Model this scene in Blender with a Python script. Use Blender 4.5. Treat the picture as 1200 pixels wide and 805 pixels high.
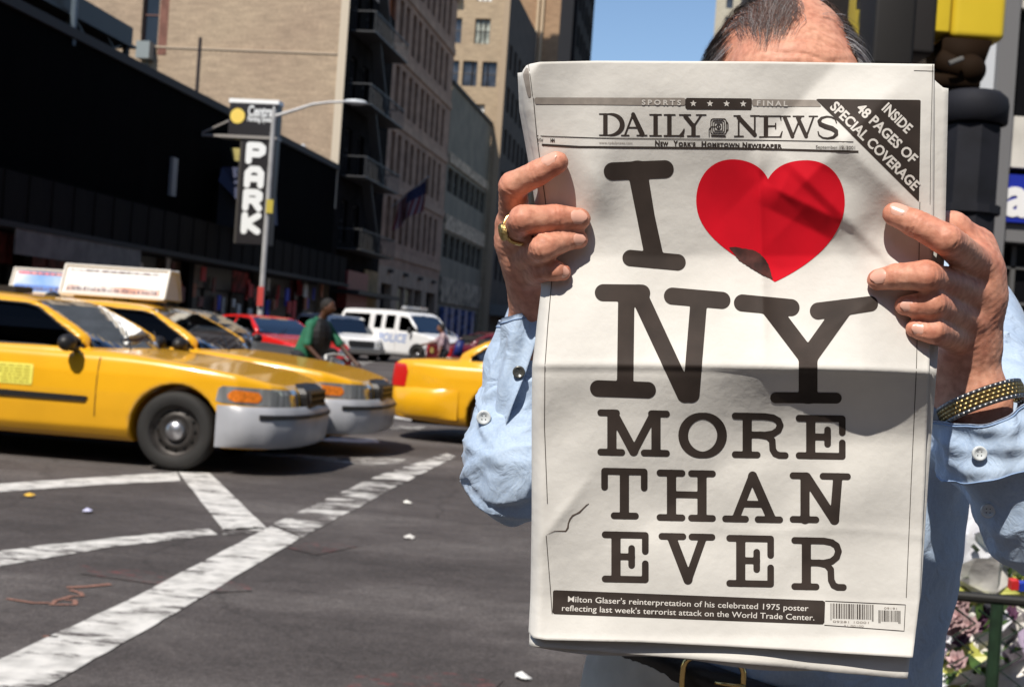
import bpy, bmesh, math, random
import numpy as np
from mathutils import Vector, Matrix, Euler
random.seed(7); np.random.seed(7)
SC = bpy.context.scene
COL = SC.collection
for o in list(bpy.data.objects): bpy.data.objects.remove(o)
pi = math.pi

# ------------------------------------------------------------------ camera
FPX = 1500.0                       # focal length in pixels of the 1200 px wide photograph (45 mm)
ROLL = math.radians(4.0)
PITCH = -0.00567
CAMZ = 1.36
cam_d = bpy.data.cameras.new('camera'); cam = bpy.data.objects.new('camera', cam_d); COL.objects.link(cam)
fw = Vector((0, math.cos(PITCH), math.sin(PITCH)))
up0 = Vector((0, -math.sin(PITCH), math.cos(PITCH))); r0 = Vector((1, 0, 0))
CR = r0 * math.cos(ROLL) + up0 * math.sin(ROLL)
CU = -r0 * math.sin(ROLL) + up0 * math.cos(ROLL)
m = Matrix((CR, CU, -fw)).transposed().to_4x4(); m.translation = Vector((0, 0, CAMZ))
cam.matrix_world = m
cam_d.sensor_width = 36; cam_d.lens = 45; cam_d.clip_start = 0.05; cam_d.clip_end = 3000
cam_d.dof.use_dof = True; cam_d.dof.focus_distance = 0.93; cam_d.dof.aperture_fstop = 17
SC.camera = cam
SC.view_settings.view_transform = 'Standard'; SC.view_settings.look = 'None'
SC.view_settings.gamma = 1; SC.view_settings.exposure = 0.12; SC.view_settings.use_curve_mapping = False
SC.render.engine = 'CYCLES'
SC.cycles.max_bounces = 6; SC.cycles.transparent_max_bounces = 12
SC.cycles.caustics_reflective = False; SC.cycles.caustics_refractive = False

# ------------------------------------------------------------------ sky and sun
SUN_EL = math.radians(50); SUN_LEFT = math.radians(25)     # sun behind the camera, this far to its left
SDIR = Vector((-math.sin(SUN_LEFT) * math.cos(SUN_EL), -math.cos(SUN_LEFT) * math.cos(SUN_EL), math.sin(SUN_EL)))
W = bpy.data.worlds.new('World'); SC.world = W; W.use_nodes = True
nt = W.node_tree; nt.nodes.clear()
sk = nt.nodes.new('ShaderNodeTexSky'); sk.sky_type = 'NISHITA'; sk.sun_disc = False
sk.sun_elevation = SUN_EL; sk.sun_rotation = math.atan2(SDIR.x, SDIR.y)
sk.air_density = 1.0; sk.dust_density = 0.15; sk.ozone_density = 3.0; sk.altitude = 0
bg = nt.nodes.new('ShaderNodeBackground'); bg.inputs[1].default_value = 0.12
wo = nt.nodes.new('ShaderNodeOutputWorld')
nt.links.new(sk.outputs[0], bg.inputs[0]); nt.links.new(bg.outputs[0], wo.inputs[0])
sl = bpy.data.lights.new('sun', 'SUN'); sl.energy = 4.9; sl.angle = math.radians(0.5); sl.color = (1.0, 0.93, 0.83)
so = bpy.data.objects.new('sun', sl); COL.objects.link(so); so.location = (-10, -20, 40)
so.rotation_euler = (-SDIR).to_track_quat('-Z', 'Y').to_euler()

# ------------------------------------------------------------------ layout helpers
def Q(px, py, d):
    """world point seen at photo pixel px,py at view depth d"""
    a = (px - 600) / FPX; b = (402.5 - py) / FPX
    return Vector((0, 0, CAMZ)) + d * (fw + a * CR + b * CU)
def Qn(px, py, d):
    px = np.asarray(px, float); py = np.asarray(py, float); d = np.asarray(d, float)
    a = ((px - 600) / FPX)[..., None]; b = ((402.5 - py) / FPX)[..., None]
    return np.array([0, 0, CAMZ]) + d[..., None] * (np.array(fw) + a * np.array(CR) + b * np.array(CU))
def G(px, py, z=0.0):
    v = fw + ((px - 600) / FPX) * CR + ((402.5 - py) / FPX) * CU
    t = (z - CAMZ) / v.z
    return Vector((0, 0, CAMZ)) + v * t
ALPHA = math.atan(215 / 1500)       # the avenue runs away a little to the right
AD = Vector((math.sin(ALPHA), math.cos(ALPHA), 0)); AN = Vector((math.cos(ALPHA), -math.sin(ALPHA), 0))
def S(lat, s, z=0): return AD * s + AN * lat + Vector((0, 0, z))

# ------------------------------------------------------------------ materials
def lin(c):
    if isinstance(c, str):
        c = [int(c[i:i + 2], 16) / 255 for i in (0, 2, 4)]
    return tuple((x / 12.92 if x <= .04045 else ((x + .055) / 1.055) ** 2.4) for x in c)
MC = {}
def mat(name, col, rough=0.6, metal=0.0, var=0.0, vscale=5.0, bump=0.0, bscale=60.0, spec=0.5, col2=None, stretch=None,
        emit=None, estr=0, sss=0, coat=0, sheen=0, detail=4.0, ramp=(0.35, 0.65)):
    if name in MC: return MC[name]
    M = bpy.data.materials.new(name); M.use_nodes = True
    n = M.node_tree.nodes; l = M.node_tree.links
    b = n['Principled BSDF']
    b.inputs['Base Color'].default_value = (*col, 1); b.inputs['Roughness'].default_value = rough
    b.inputs['Metallic'].default_value = metal; b.inputs['Specular IOR Level'].default_value = spec
    if coat: b.inputs['Coat Weight'].default_value = coat; b.inputs['Coat Roughness'].default_value = 0.05
    if sheen: b.inputs['Sheen Weight'].default_value = sheen
    if sss:
        b.inputs['Subsurface Weight'].default_value = sss
        b.inputs['Subsurface Radius'].default_value = (0.006, 0.002, 0.001); b.inputs['Subsurface Scale'].default_value = 1.0
    if emit: b.inputs['Emission Color'].default_value = (*emit, 1); b.inputs['Emission Strength'].default_value = estr
    tc = n.new('ShaderNodeTexCoord'); src = tc.outputs['Object']
    if stretch:
        mp = n.new('ShaderNodeMapping'); mp.inputs['Scale'].default_value = stretch; l.new(src, mp.inputs[0]); src = mp.outputs[0]
    nz = n.new('ShaderNodeTexNoise'); nz.inputs['Scale'].default_value = vscale; nz.inputs['Detail'].default_value = detail
    l.new(src, nz.inputs['Vector'])
    if var or col2:
        r = n.new('ShaderNodeValToRGB'); c2 = col2 if col2 else tuple(x * (1 - var) for x in col)
        c1 = col if col2 else tuple(min(1, x * (1 + var * .5)) for x in col)
        r.color_ramp.elements[0].position = ramp[0]; r.color_ramp.elements[1].position = ramp[1]
        r.color_ramp.elements[0].color = (*c2, 1); r.color_ramp.elements[1].color = (*c1, 1)
        l.new(nz.outputs['Fac'], r.inputs[0]); l.new(r.outputs[0], b.inputs['Base Color'])
    if bump:
        n2 = n.new('ShaderNodeTexNoise'); n2.inputs['Scale'].default_value = bscale; n2.inputs['Detail'].default_value = 6
        l.new(src, n2.inputs['Vector'])
        bp = n.new('ShaderNodeBump'); bp.inputs['Strength'].default_value = 1.0; bp.inputs['Distance'].default_value = bump
        l.new(n2.outputs['Fac'], bp.inputs['Height']); l.new(bp.outputs[0], b.inputs['Normal'])
    MC[name] = M
    return M
def glass_mat(name, tint, refl=0.5):
    if name in MC: return MC[name]
    M = bpy.data.materials.new(name); M.use_nodes = True
    n = M.node_tree.nodes; l = M.node_tree.links; n.clear()
    out = n.new('ShaderNodeOutputMaterial'); mx = n.new('ShaderNodeMixShader')
    t = n.new('ShaderNodeBsdfTransparent'); t.inputs[0].default_value = (*tint, 1)
    g = n.new('ShaderNodeBsdfGlossy'); g.inputs['Roughness'].default_value = 0.02; g.inputs[0].default_value = (.9, .95, 1, 1)
    f = n.new('ShaderNodeFresnel'); f.inputs[0].default_value = 1.5
    mu = n.new('ShaderNodeMath'); mu.operation = 'MULTIPLY'; mu.inputs[1].default_value = refl * 2; mu.use_clamp = True
    l.new(f.outputs[0], mu.inputs[0]); l.new(mu.outputs[0], mx.inputs[0]); l.new(t.outputs[0], mx.inputs[1]); l.new(g.outputs[0], mx.inputs[2])
    l.new(mx.outputs[0], out.inputs[0]); MC[name] = M
    return M

# ------------------------------------------------------------------ object helpers
def link(o, parent=None):
    COL.objects.link(o)
    if parent is not None: o.parent = parent
    return o
def thing(name, label, cat, loc=(0, 0, 0), rz=0.0, group=None):
    o = bpy.data.objects.new(name, None); o.empty_display_size = .1; COL.objects.link(o)
    o.location = loc; o.rotation_euler = (0, 0, rz); o['label'] = label; o['category'] = cat
    if group: o['group'] = group
    return o
def mesh(name, V, F, mats, smooth=False, mi=None):
    me = bpy.data.meshes.new(name)
    V = np.asarray(V, dtype=np.float32).reshape(-1, 3)
    if isinstance(F, np.ndarray) and F.ndim == 2:
        k = F.shape[1]; nf = len(F)
        me.vertices.add(len(V)); me.vertices.foreach_set('co', V.ravel())
        me.loops.add(nf * k); me.loops.foreach_set('vertex_index', F.astype(np.int32).ravel())
        me.polygons.add(nf); me.polygons.foreach_set('loop_start', np.arange(0, nf * k, k, dtype=np.int32))
        me.update(calc_edges=True)
    else:
        me.from_pydata([tuple(map(float, v)) for v in V], [], [tuple(int(i) for i in f) for f in F]); me.update()
    if not isinstance(mats, (list, tuple)): mats = [mats]
    for x in mats: me.materials.append(x)
    if mi is not None: me.polygons.foreach_set('material_index', np.asarray(mi, dtype=np.int32))
    if smooth: me.polygons.foreach_set('use_smooth', np.ones(len(me.polygons), dtype=bool))
    me.update()
    return me
def part(name, V, F, m_, parent=None, smooth=False, mi=None, world=False, label=None):
    V = np.asarray(V, dtype=float).reshape(-1, 3)
    if world and parent is not None:
        p = parent
        while p is not None:
            if p.rotation_euler.z:
                Mi = np.array((Matrix.Translation(p.location) @ Euler(p.rotation_euler).to_matrix().to_4x4()).inverted())
                V = V @ Mi[:3, :3].T + Mi[:3, 3]
            else: V = V - np.array(p.location)
            p = p.parent
    o = bpy.data.objects.new(name, mesh(name, V, F, m_, smooth, mi)); link(o, parent)
    if label: o['label'] = label
    return o
class MB:
    """collects simple shapes into one mesh"""
    def __init__(s): s.v = []; s.f = []; s.m = []
    def add(s, V, F, mi=0):
        n = len(s.v); s.v += [tuple(map(float, p)) for p in V]; s.f += [tuple(i + n for i in f) for f in F]; s.m += [mi] * len(F)
    def box(s, c, d, R=None, mi=0, taper=1.0, bev=0):
        hx, hy, hz = d[0] / 2, d[1] / 2, d[2] / 2
        V = []
        for z in (-1, 1):
            t = taper if z > 0 else 1
            for x, y in ((-1, -1), (1, -1), (1, 1), (-1, 1)): V.append(Vector((x * hx * t, y * hy * t, z * hz)))
        if R is not None: V = [R @ p for p in V]
        V = [p + Vector(c) for p in V]
        s.add(V, [(0, 3, 2, 1), (4, 5, 6, 7), (0, 1, 5, 4), (1, 2, 6, 5), (2, 3, 7, 6), (3, 0, 4, 7)], mi); return s
    def bb(s, x0, x1, y0, y1, z0, z1, mi=0):
        return s.box(((x0 + x1) / 2, (y0 + y1) / 2, (z0 + z1) / 2), (abs(x1 - x0), abs(y1 - y0), abs(z1 - z0)), None, mi)
    def tube(s, pts, rad, n=8, mi=0, cap=True, closed=False, flat=1.0):
        pts = [Vector(p) for p in pts]; k = len(pts)
        if not isinstance(rad, (list, tuple)): rad = [rad] * k
        V = []; F = []; ref = None
        for i, p in enumerate(pts):
            if closed: t = pts[(i + 1) % k] - pts[i - 1]
            else: t = pts[min(i + 1, k - 1)] - pts[max(i - 1, 0)]
            t = t.normalized() if t.length > 1e-9 else Vector((0, 0, 1))
            if ref is None: ref = Vector((0, 0, 1)) if abs(t.z) < .9 else Vector((1, 0, 0))
            u = (ref - t * ref.dot(t)).normalized(); ref = u; w = t.cross(u)
            for j in range(n):
                a = 2 * pi * j / n; V.append(p + rad[i] * (math.cos(a) * u + math.sin(a) * w * flat))
        for i in range(k if closed else k - 1):
            i2 = (i + 1) % k
            for j in range(n): F.append((i * n + j, i * n + (j + 1) % n, i2 * n + (j + 1) % n, i2 * n + j))
        if cap and not closed: F += [tuple(range(n - 1, -1, -1)), tuple((k - 1) * n + j for j in range(n))]
        s.add(V, F, mi); return s
    def lathe(s, prof, n=32, axis='z', c=(0, 0, 0), mi=0, close=False):
        V = []; F = []; k = len(prof)
        for j in range(n):
            a = 2 * pi * j / n
            for r, h in prof:
                x, y = r * math.cos(a), r * math.sin(a)
                if axis == 'z': p = (x, y, h)
                elif axis == 'y': p = (x, h, y)
                else: p = (h, x, y)
                V.append((p[0] + c[0], p[1] + c[1], p[2] + c[2]))
        kk = k if close else k - 1
        for j in range(n):
            for i in range(kk):
                i2 = (i + 1) % k; F.append((j * k + i, ((j + 1) % n) * k + i, ((j + 1) % n) * k + i2, j * k + i2))
        s.add(V, F, mi); return s
    def ball(s, c, r, n=8, m_=6, sc=(1, 1, 1), mi=0):
        V = [(c[0], c[1], c[2] - r * sc[2])]; F = []
        for i in range(1, m_):
            ph = -pi / 2 + pi * i / m_
            for j in range(n):
                a = 2 * pi * j / n
                V.append((c[0] + r * sc[0] * math.cos(ph) * math.cos(a), c[1] + r * sc[1] * math.cos(ph) * math.sin(a), c[2] + r * sc[2] * math.sin(ph)))
        V.append((c[0], c[1], c[2] + r * sc[2])); L = len(V) - 1
        for j in range(n):
            F.append((0, 1 + (j + 1) % n, 1 + j)); F.append((L, 1 + (m_ - 2) * n + j, 1 + (m_ - 2) * n + (j + 1) % n))
            for i in range(m_ - 2):
                F.append((1 + i * n + j, 1 + i * n + (j + 1) % n, 1 + (i + 1) * n + (j + 1) % n, 1 + (i + 1) * n + j))
        s.add(V, F, mi); return s
    def make(s, name, m_, parent=None, smooth=False, world=False, label=None):
        return part(name, s.v, s.f, m_, parent, smooth, s.m, world, label)
def copy_tree(o, parent=None):
    c = o.copy(); COL.objects.link(c); c.parent = parent
    for ch in list(o.children): copy_tree(ch, c)
    return c

# ------------------------------------------------------------------ implicit surfaces
def smin(a, b, k):
    h = np.clip(.5 + .5 * (b - a) / k, 0, 1); return b + (a - b) * h - k * h * (1 - h)
def smax(a, b, k): return -smin(-a, -b, k)
def cap3(P, a, b, ra, rb):
    a = np.array(a, dtype=np.float32); b = np.array(b, dtype=np.float32); ab = b - a
    t = np.clip(((P - a) @ ab) / max(float(ab @ ab), 1e-12), 0, 1)
    return np.linalg.norm(P - a - t[..., None] * ab, axis=-1) - (ra + (rb - ra) * t)
def ell3(P, c, r):
    q = (P - np.array(c, dtype=np.float32)) / np.array(r, dtype=np.float32)
    k0 = np.linalg.norm(q, axis=-1); k1 = np.linalg.norm(q / np.array(r, dtype=np.float32), axis=-1)
    return k0 * (k0 - 1) / np.maximum(k1, 1e-6)
def surface_nets(f, lo, hi, step):
    n = [max(3, int(math.ceil((hi[i] - lo[i]) / step)) + 1) for i in range(3)]
    ax = [lo[i] + np.arange(n[i]) * step for i in range(3)]
    Vv = np.empty(n, dtype=np.float32); ch = max(1, int(600000 // (n[1] * n[2])))
    for i in range(0, n[0], ch):
        g = np.stack(np.meshgrid(ax[0][i:i + ch], ax[1], ax[2], indexing='ij'), -1).astype(np.float32)
        Vv[i:i + ch] = f(g)
    Sg = Vv < 0
    c = [Sg[a:n[0] - 1 + a, b:n[1] - 1 + b, d:n[2] - 1 + d] for a in (0, 1) for b in (0, 1) for d in (0, 1)]
    cnt = sum(x.astype(np.int8) for x in c)
    act = (cnt > 0) & (cnt < 8); I = np.argwhere(act)
    idx = -np.ones(act.shape, dtype=np.int64); idx[act] = np.arange(len(I))
    acc = np.zeros((len(I), 3)); num = np.zeros(len(I))
    cor = [(a, b, d) for a in (0, 1) for b in (0, 1) for d in (0, 1)]
    vals = {q: Vv[I[:, 0] + q[0], I[:, 1] + q[1], I[:, 2] + q[2]] for q in cor}
    for q in cor:
        for k in range(3):
            if q[k] == 0:
                q2 = list(q); q2[k] = 1; q2 = tuple(q2); a_, b_ = vals[q], vals[q2]
                mk = (a_ < 0) != (b_ < 0); t = np.where(mk, a_ / np.where(mk, a_ - b_, 1), 0)
                p = np.tile(np.array(q, float), (len(I), 1)); p[:, k] += t
                acc[mk] += p[mk]; num[mk] += 1
    Vt = (I + acc / np.maximum(num, 1)[:, None]) * step + np.array(lo)
    Fs = []
    for k in range(3):
        a, b = [(1, 2), (2, 0), (0, 1)][k]
        sl0 = [slice(1, n[j] - 1) for j in range(3)]; sl0[k] = slice(0, n[k] - 1)
        sl1 = list(sl0); sl1[k] = slice(1, n[k])
        s0 = Sg[tuple(sl0)]; s1 = Sg[tuple(sl1)]; E = np.argwhere(s0 != s1)
        if not len(E): continue
        flip = s0[E[:, 0], E[:, 1], E[:, 2]]
        base = E.copy()
        for j in range(3):
            if j != k: base[:, j] += 1
        def cell(da, db):
            q = base.copy(); q[:, a] -= da; q[:, b] -= db; return idx[q[:, 0], q[:, 1], q[:, 2]]
        quad = np.stack([cell(1, 1), cell(0, 1), cell(0, 0), cell(1, 0)], 1)
        quad[~flip] = quad[~flip][:, ::-1]
        Fs.append(quad)
    Fq = np.concatenate(Fs); Fq = Fq[(Fq >= 0).all(1)]
    return Vt, Fq
def wrink(P, sc, seed=0, dirv=None):
    """ridged folds, roughly -1..1"""
    rs = np.random.RandomState(seed); out = 0
    for i in range(4):
        w = rs.randn(3)
        if dirv is not None: w = w * .35 + np.array(dirv) * (1 + .5 * i)
        w = w / np.linalg.norm(w) * sc * (1 + .7 * i)
        u = rs.randn(3) * sc * .6
        out = out + np.sin((P @ w.astype(np.float32)) + 1.7 * np.sin(P @ u.astype(np.float32) + i)) / (1 + .7 * i)
    return out / 2.2

# ------------------------------------------------------------------ 2D filled shapes
def caps2(X, Y, pts, rad):
    d = np.full(X.shape, 1e9)
    if not isinstance(rad, (list, tuple)): rad = [rad] * len(pts)
    for i in range(len(pts) - 1):
        ax, ay = pts[i]; bx, by = pts[i + 1]; ux, uy = bx - ax, by - ay
        t = np.clip(((X - ax) * ux + (Y - ay) * uy) / max(ux * ux + uy * uy, 1e-12), 0, 1)
        d = np.minimum(d, np.hypot(X - ax - t * ux, Y - ay - t * uy) - (rad[i] + (rad[i + 1] - rad[i]) * t))
    return d
def poly2(X, Y, pts):
    d = np.full(X.shape, 1e18); s = np.ones(X.shape); n = len(pts)
    for i in range(n):
        ax, ay = pts[i]; bx, by = pts[i - 1]; ex, ey = bx - ax, by - ay; wx, wy = X - ax, Y - ay
        t = np.clip((wx * ex + wy * ey) / max(ex * ex + ey * ey, 1e-12), 0, 1)
        d = np.minimum(d, (wx - ex * t) ** 2 + (wy - ey * t) ** 2)
        c1 = Y >= ay; c2 = Y < by; c3 = ex * wy > ey * wx
        s = np.where((c1 & c2 & c3) | (~c1 & ~c2 & ~c3), -s, s)
    return s * np.sqrt(d)
def fill2d(f, x0, x1, y0, y1, step):
    nx = int(math.ceil((x1 - x0) / step)) + 1; ny = int(math.ceil((y1 - y0) / step)) + 1
    xs = x0 + np.arange(nx) * step; ys = y0 + np.arange(ny) * step
    X, Y = np.meshgrid(xs, ys, indexing='ij'); Vv = f(X, Y); Vv = np.where(np.abs(Vv) < 1e-7, 1e-7, Vv); ins = Vv < 0
    V = []; F = []; D = {}
    def gv(i, j):
        k = (i, j)
        if k not in D: D[k] = len(V); V.append((xs[i], ys[j]))
        return D[k]
    def ev(i, j, i2, j2):
        if (i2, j2) < (i, j): i, j, i2, j2 = i2, j2, i, j
        k = (i, j, i2, j2)
        if k not in D:
            t = Vv[i, j] / (Vv[i, j] - Vv[i2, j2]); D[k] = len(V)
            V.append((xs[i] + (xs[i2] - xs[i]) * t, ys[j] + (ys[j2] - ys[j]) * t))
        return D[k]
    cn = ins[:-1, :-1].astype(int) + ins[1:, :-1] + ins[1:, 1:] + ins[:-1, 1:]
    for i, j in np.argwhere(cn > 0):
        cs = [(i, j), (i + 1, j), (i + 1, j + 1), (i, j + 1)]
        if cn[i, j] == 4: F.append(tuple(gv(*c) for c in cs)); continue
        pl = []
        for k in range(4):
            a, b = cs[k], cs[(k + 1) % 4]
            if ins[a]: pl.append(gv(*a))
            if ins[a] != ins[b]: pl.append(ev(*a, *b))
        if len(pl) >= 3: F.append(tuple(pl))
    return np.array(V).reshape(-1, 2), F
def solid2(V2, F, place, th):
    """a filled outline given thickness: place(xy, h) -> xyz ; front at h=th, back at h=0"""
    n = len(V2); Vf = place(V2, th); Vb = place(V2, 0.0)
    E = {}
    for f in F:
        for a, b in zip(f, f[1:] + f[:1]): E[(a, b)] = 1
    G_ = [f for f in F] + [tuple(i + n for i in reversed(f)) for f in F]
    for a, b in E:
        if (b, a) not in E: G_.append((b, a, a + n, b + n))
    return np.vstack([Vf, Vb]), G_
def text2d(s, size=1.0, bold=0.0, spacing=1.0, align='CENTER', shear=0.0):
    c = bpy.data.curves.new('t', 'FONT'); c.body = s; c.size = size; c.offset = bold; c.space_character = spacing
    c.align_x = align; c.fill_mode = 'FRONT'; c.shear = shear; c.resolution_u = 3
    o = bpy.data.objects.new('t', c); COL.objects.link(o)
    dg = bpy.context.evaluated_depsgraph_get(); me = bpy.data.meshes.new_from_object(o.evaluated_get(dg))
    V = np.array([v.co[:2] for v in me.vertices]).reshape(-1, 2); F = [tuple(p.vertices) for p in me.polygons]
    bpy.data.objects.remove(o); bpy.data.curves.remove(c); bpy.data.meshes.remove(me)
    return V, F

# ================================================================== THE SETTING: asphalt, paint, pavements
def asphalt_mat():
    M = bpy.data.materials.new('asphalt'); M.use_nodes = True; n = M.node_tree.nodes; l = M.node_tree.links
    b = n['Principled BSDF']; b.inputs['Roughness'].default_value = .88; b.inputs['Specular IOR Level'].default_value = .3
    tc = n.new('ShaderNodeTexCoord')
    def noise(sc, det, st=None, rough=.6):
        x = n.new('ShaderNodeTexNoise'); x.inputs['Scale'].default_value = sc; x.inputs['Detail'].default_value = det; x.inputs['Roughness'].default_value = rough
        if st:
            mp = n.new('ShaderNodeMapping'); mp.inputs['Scale'].default_value = st; mp.inputs['Rotation'].default_value = (0, 0, .14)
            l.new(tc.outputs['Object'], mp.inputs[0]); l.new(mp.outputs[0], x.inputs['Vector'])
        else: l.new(tc.outputs['Object'], x.inputs['Vector'])
        return x
    def ramp(src, stops):
        r = n.new('ShaderNodeValToRGB'); e = r.color_ramp.elements
        e[0].position, e[0].color = stops[0][0], (*stops[0][1], 1); e[1].position, e[1].color = stops[-1][0], (*stops[-1][1], 1)
        for p, c in stops[1:-1]: q = e.new(p); q.color = (*c, 1)
        l.new(src, r.inputs[0]); return r
    big = ramp(noise(.33, 5, (1, 1.9, 1)).outputs['Fac'], [(.36, (.056, .049, .047)), (.5, (.080, .070, .067)), (.64, (.128, .115, .109))])
    med = ramp(noise(5, 9, (1, 1.5, 1), .7).outputs['Fac'], [(.3, (.74,) * 3), (.52, (1.0,) * 3), (.72, (1.22,) * 3)])
    fine = ramp(noise(190, 3).outputs['Fac'], [(.34, (.50,) * 3), (.5, (1,) * 3), (.66, (1.75,) * 3)])
    def mul(a, b_):
        mx = n.new('ShaderNodeMix'); mx.data_type = 'RGBA'; mx.blend_type = 'MULTIPLY'; mx.inputs['Factor'].default_value = 1
        l.new(a, mx.inputs['A']); l.new(b_, mx.inputs['B']); return mx.outputs['Result']
    spk = ramp(noise(38, 8, None, .8).outputs['Fac'], [(.36, (.66,) * 3), (.5, (1,) * 3), (.62, (1.30,) * 3)])
    c = mul(mul(mul(big.outputs[0], med.outputs[0]), fine.outputs[0]), spk.outputs[0])
    vo = n.new('ShaderNodeTexVoronoi'); vo.feature = 'DISTANCE_TO_EDGE'; vo.inputs['Scale'].default_value = .28; vo.inputs['Randomness'].default_value = 1
    nz = noise(1.3, 5); mxv = n.new('ShaderNodeMix'); mxv.data_type = 'RGBA'; mxv.inputs['Factor'].default_value = .35
    l.new(tc.outputs['Object'], mxv.inputs['A']); l.new(nz.outputs['Color'], mxv.inputs['B']); l.new(mxv.outputs['Result'], vo.inputs['Vector'])
    cr = ramp(vo.outputs['Distance'], [(0, (.74,) * 3), (.004, (1,) * 3)]); c = mul(c, cr.outputs[0])
    l.new(c, b.inputs['Base Color'])
    bp = n.new('ShaderNodeBump'); bp.inputs['Distance'].default_value = .004; bp.inputs['Strength'].default_value = .8
    l.new(noise(110, 4).outputs['Fac'], bp.inputs['Height']); l.new(bp.outputs[0], b.inputs['Normal'])
    return M
ASPH = asphalt_mat(); MC['asphalt'] = ASPH
def paint_mat(name, col, wear=.42, sc=3.0):
    """worn road paint: the paint has gone in streaks and chips and shows the asphalt"""
    M = ASPH.copy(); M.name = name; n = M.node_tree.nodes; l = M.node_tree.links; b = n['Principled BSDF']
    src = b.inputs['Base Color'].links[0].from_socket
    tc = n.new('ShaderNodeTexCoord'); mp = n.new('ShaderNodeMapping'); mp.inputs['Rotation'].default_value = (0, 0, -.5); mp.inputs['Scale'].default_value = (1, 2.2, 1)
    l.new(tc.outputs['Object'], mp.inputs[0])
    a = n.new('ShaderNodeTexNoise'); a.inputs['Scale'].default_value = sc; a.inputs['Detail'].default_value = 12; a.inputs['Roughness'].default_value = .72
    l.new(mp.outputs[0], a.inputs['Vector'])
    r = n.new('ShaderNodeValToRGB'); e = r.color_ramp.elements; e[0].position = wear - .035; e[1].position = wear + .05
    e[0].color = (0, 0, 0, 1); e[1].color = (1, 1, 1, 1); l.new(a.outputs['Fac'], r.inputs[0])
    d = n.new('ShaderNodeTexNoise'); d.inputs['Scale'].default_value = 9; d.inputs['Detail'].default_value = 9; l.new(tc.outputs['Object'], d.inputs['Vector'])
    r2 = n.new('ShaderNodeValToRGB'); r2.color_ramp.elements[0].position = .3; r2.color_ramp.elements[1].position = .62
    r2.color_ramp.elements[0].color = (*[x * .62 for x in col], 1); r2.color_ramp.elements[1].color = (*col, 1); l.new(d.outputs['Fac'], r2.inputs[0])
    mx = n.new('ShaderNodeMix'); mx.data_type = 'RGBA'; l.new(r.outputs[0], mx.inputs['Factor']); l.new(src, mx.inputs['A']); l.new(r2.outputs[0], mx.inputs['B'])
    l.new(mx.outputs['Result'], b.inputs['Base Color']); return M
def structure(o): o['kind'] = 'structure'; return o
gx = 900
structure(part('ground', [(-gx, -60, -.004), (gx, -60, -.004), (gx, 1400, -.004), (-gx, 1400, -.004)], [(0, 1, 2, 3)], ASPH))
WHITE_P = paint_mat('road_paint_white', (.72, .70, .66), .425)
WORN_P = paint_mat('road_paint_worn', (.66, .64, .60), .53, 2.2)
def marking(name, pts, m_, z=.0, sub=1):
    P = [G(x, y) for x, y in pts]; return structure(part(name, [(p.x, p.y, z) for p in P], [tuple(range(len(P)))][:], m_))
def strip(name, A, B, m_, n=14, jit=.02, z=0.0):
    """painted band between two pixel polylines A (upper edge) and B (lower edge), with ragged edges"""
    def samp(L, t):
        L = [G(*p) for p in L]; k = t * (len(L) - 1); i = min(int(k), len(L) - 2); return L[i].lerp(L[i + 1], k - i)
    V = []; rs = random.Random(len(name) + n)
    for i in range(n + 1):
        a = samp(A, i / n); b = samp(B, i / n); d = (b - a)
        a = a + d * rs.uniform(-jit, jit); b = b + d * rs.uniform(-jit, jit); V += [(a.x, a.y, z), (b.x, b.y, z)]
    F = [(2 * i, 2 * i + 1, 2 * i + 3, 2 * i + 2) for i in range(n)]
    return structure(part(name, V, F, m_))
strip('crossing_line', [(-60, 572), (0, 566.5), (120, 558.5), (207, 553)], [(-60, 584), (0, 576), (120, 567.5), (212, 563)], WHITE_P, 30, .03)
strip('crossing_line', [(209, 553), (262, 621)], [(246, 554), (313, 619)], WHITE_P, 16, .015)
strip('crossing_line', [(-60, 657), (0, 645), (120, 631), (245, 619)], [(-60, 677), (0, 663), (120, 642), (255, 626)], paint_mat('road_paint_half', (.70, .68, .64), .45, 4), 26, .05)
strip('crossing_line', [(-120, 822), (0, 772), (150, 703), (318, 616)], [(-30, 845), (60, 801), (205, 718), (352, 630)], WHITE_P, 30, .015, .001)
strip('crossing_line', [(320, 613), (440, 558), (524, 531)], [(354, 629), (470, 567), (534, 535)], paint_mat('road_paint_patchy', (.72, .70, .66), .495, 1.5), 20, .03)
strip('lane_line', [(300, 529), (420, 535), (476, 538)], [(300, 533), (410, 543), (462, 547)], WORN_P, 10, .08)
strip('lane_line', [(372, 513), (440, 514)], [(376, 517), (446, 519)], WHITE_P, 6, .1)
strip('lane_line', [(440, 497), (500, 500)], [(430, 501), (488, 504)], WORN_P, 6, .1)
strip('lane_line', [(460, 487), (512, 493), (560, 497)], [(462, 490), (515, 497), (556, 501)], WHITE_P, 8, .1)
strip('lane_line', [(395, 421), (440, 424)], [(380, 425), (425, 428)], WORN_P, 6, .1)
strip('crossing_line', [(255, 620), (300, 617)], [(262, 626), (330, 622)], WORN_P, 8, .1)
ORG = mat('spray_orange', (.30, .15, .11), .9, var=.5, vscale=60); REDP = paint_mat('spray_red', (.24, .065, .065), .58, 9)
def squig(name, pts, wpx, m_):
    P = []
    for (x, y) in pts: P.append(G(x, y))
    V = []; 
    for i, p in enumerate(P):
        t = (P[min(i + 1, len(P) - 1)] - P[max(i - 1, 0)]).normalized(); nn = Vector((-t.y, t.x, 0)) * wpx
        V += [(p.x + nn.x, p.y + nn.y, .001), (p.x - nn.x, p.y - nn.y, .001)]
    structure(part(name, V, [(2 * i, 2 * i + 1, 2 * i + 3, 2 * i + 2) for i in range(len(P) - 1)], m_))
squig('sprayed_mark', [(78, 688), (100, 687), (130, 684)], .018, ORG)
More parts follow.
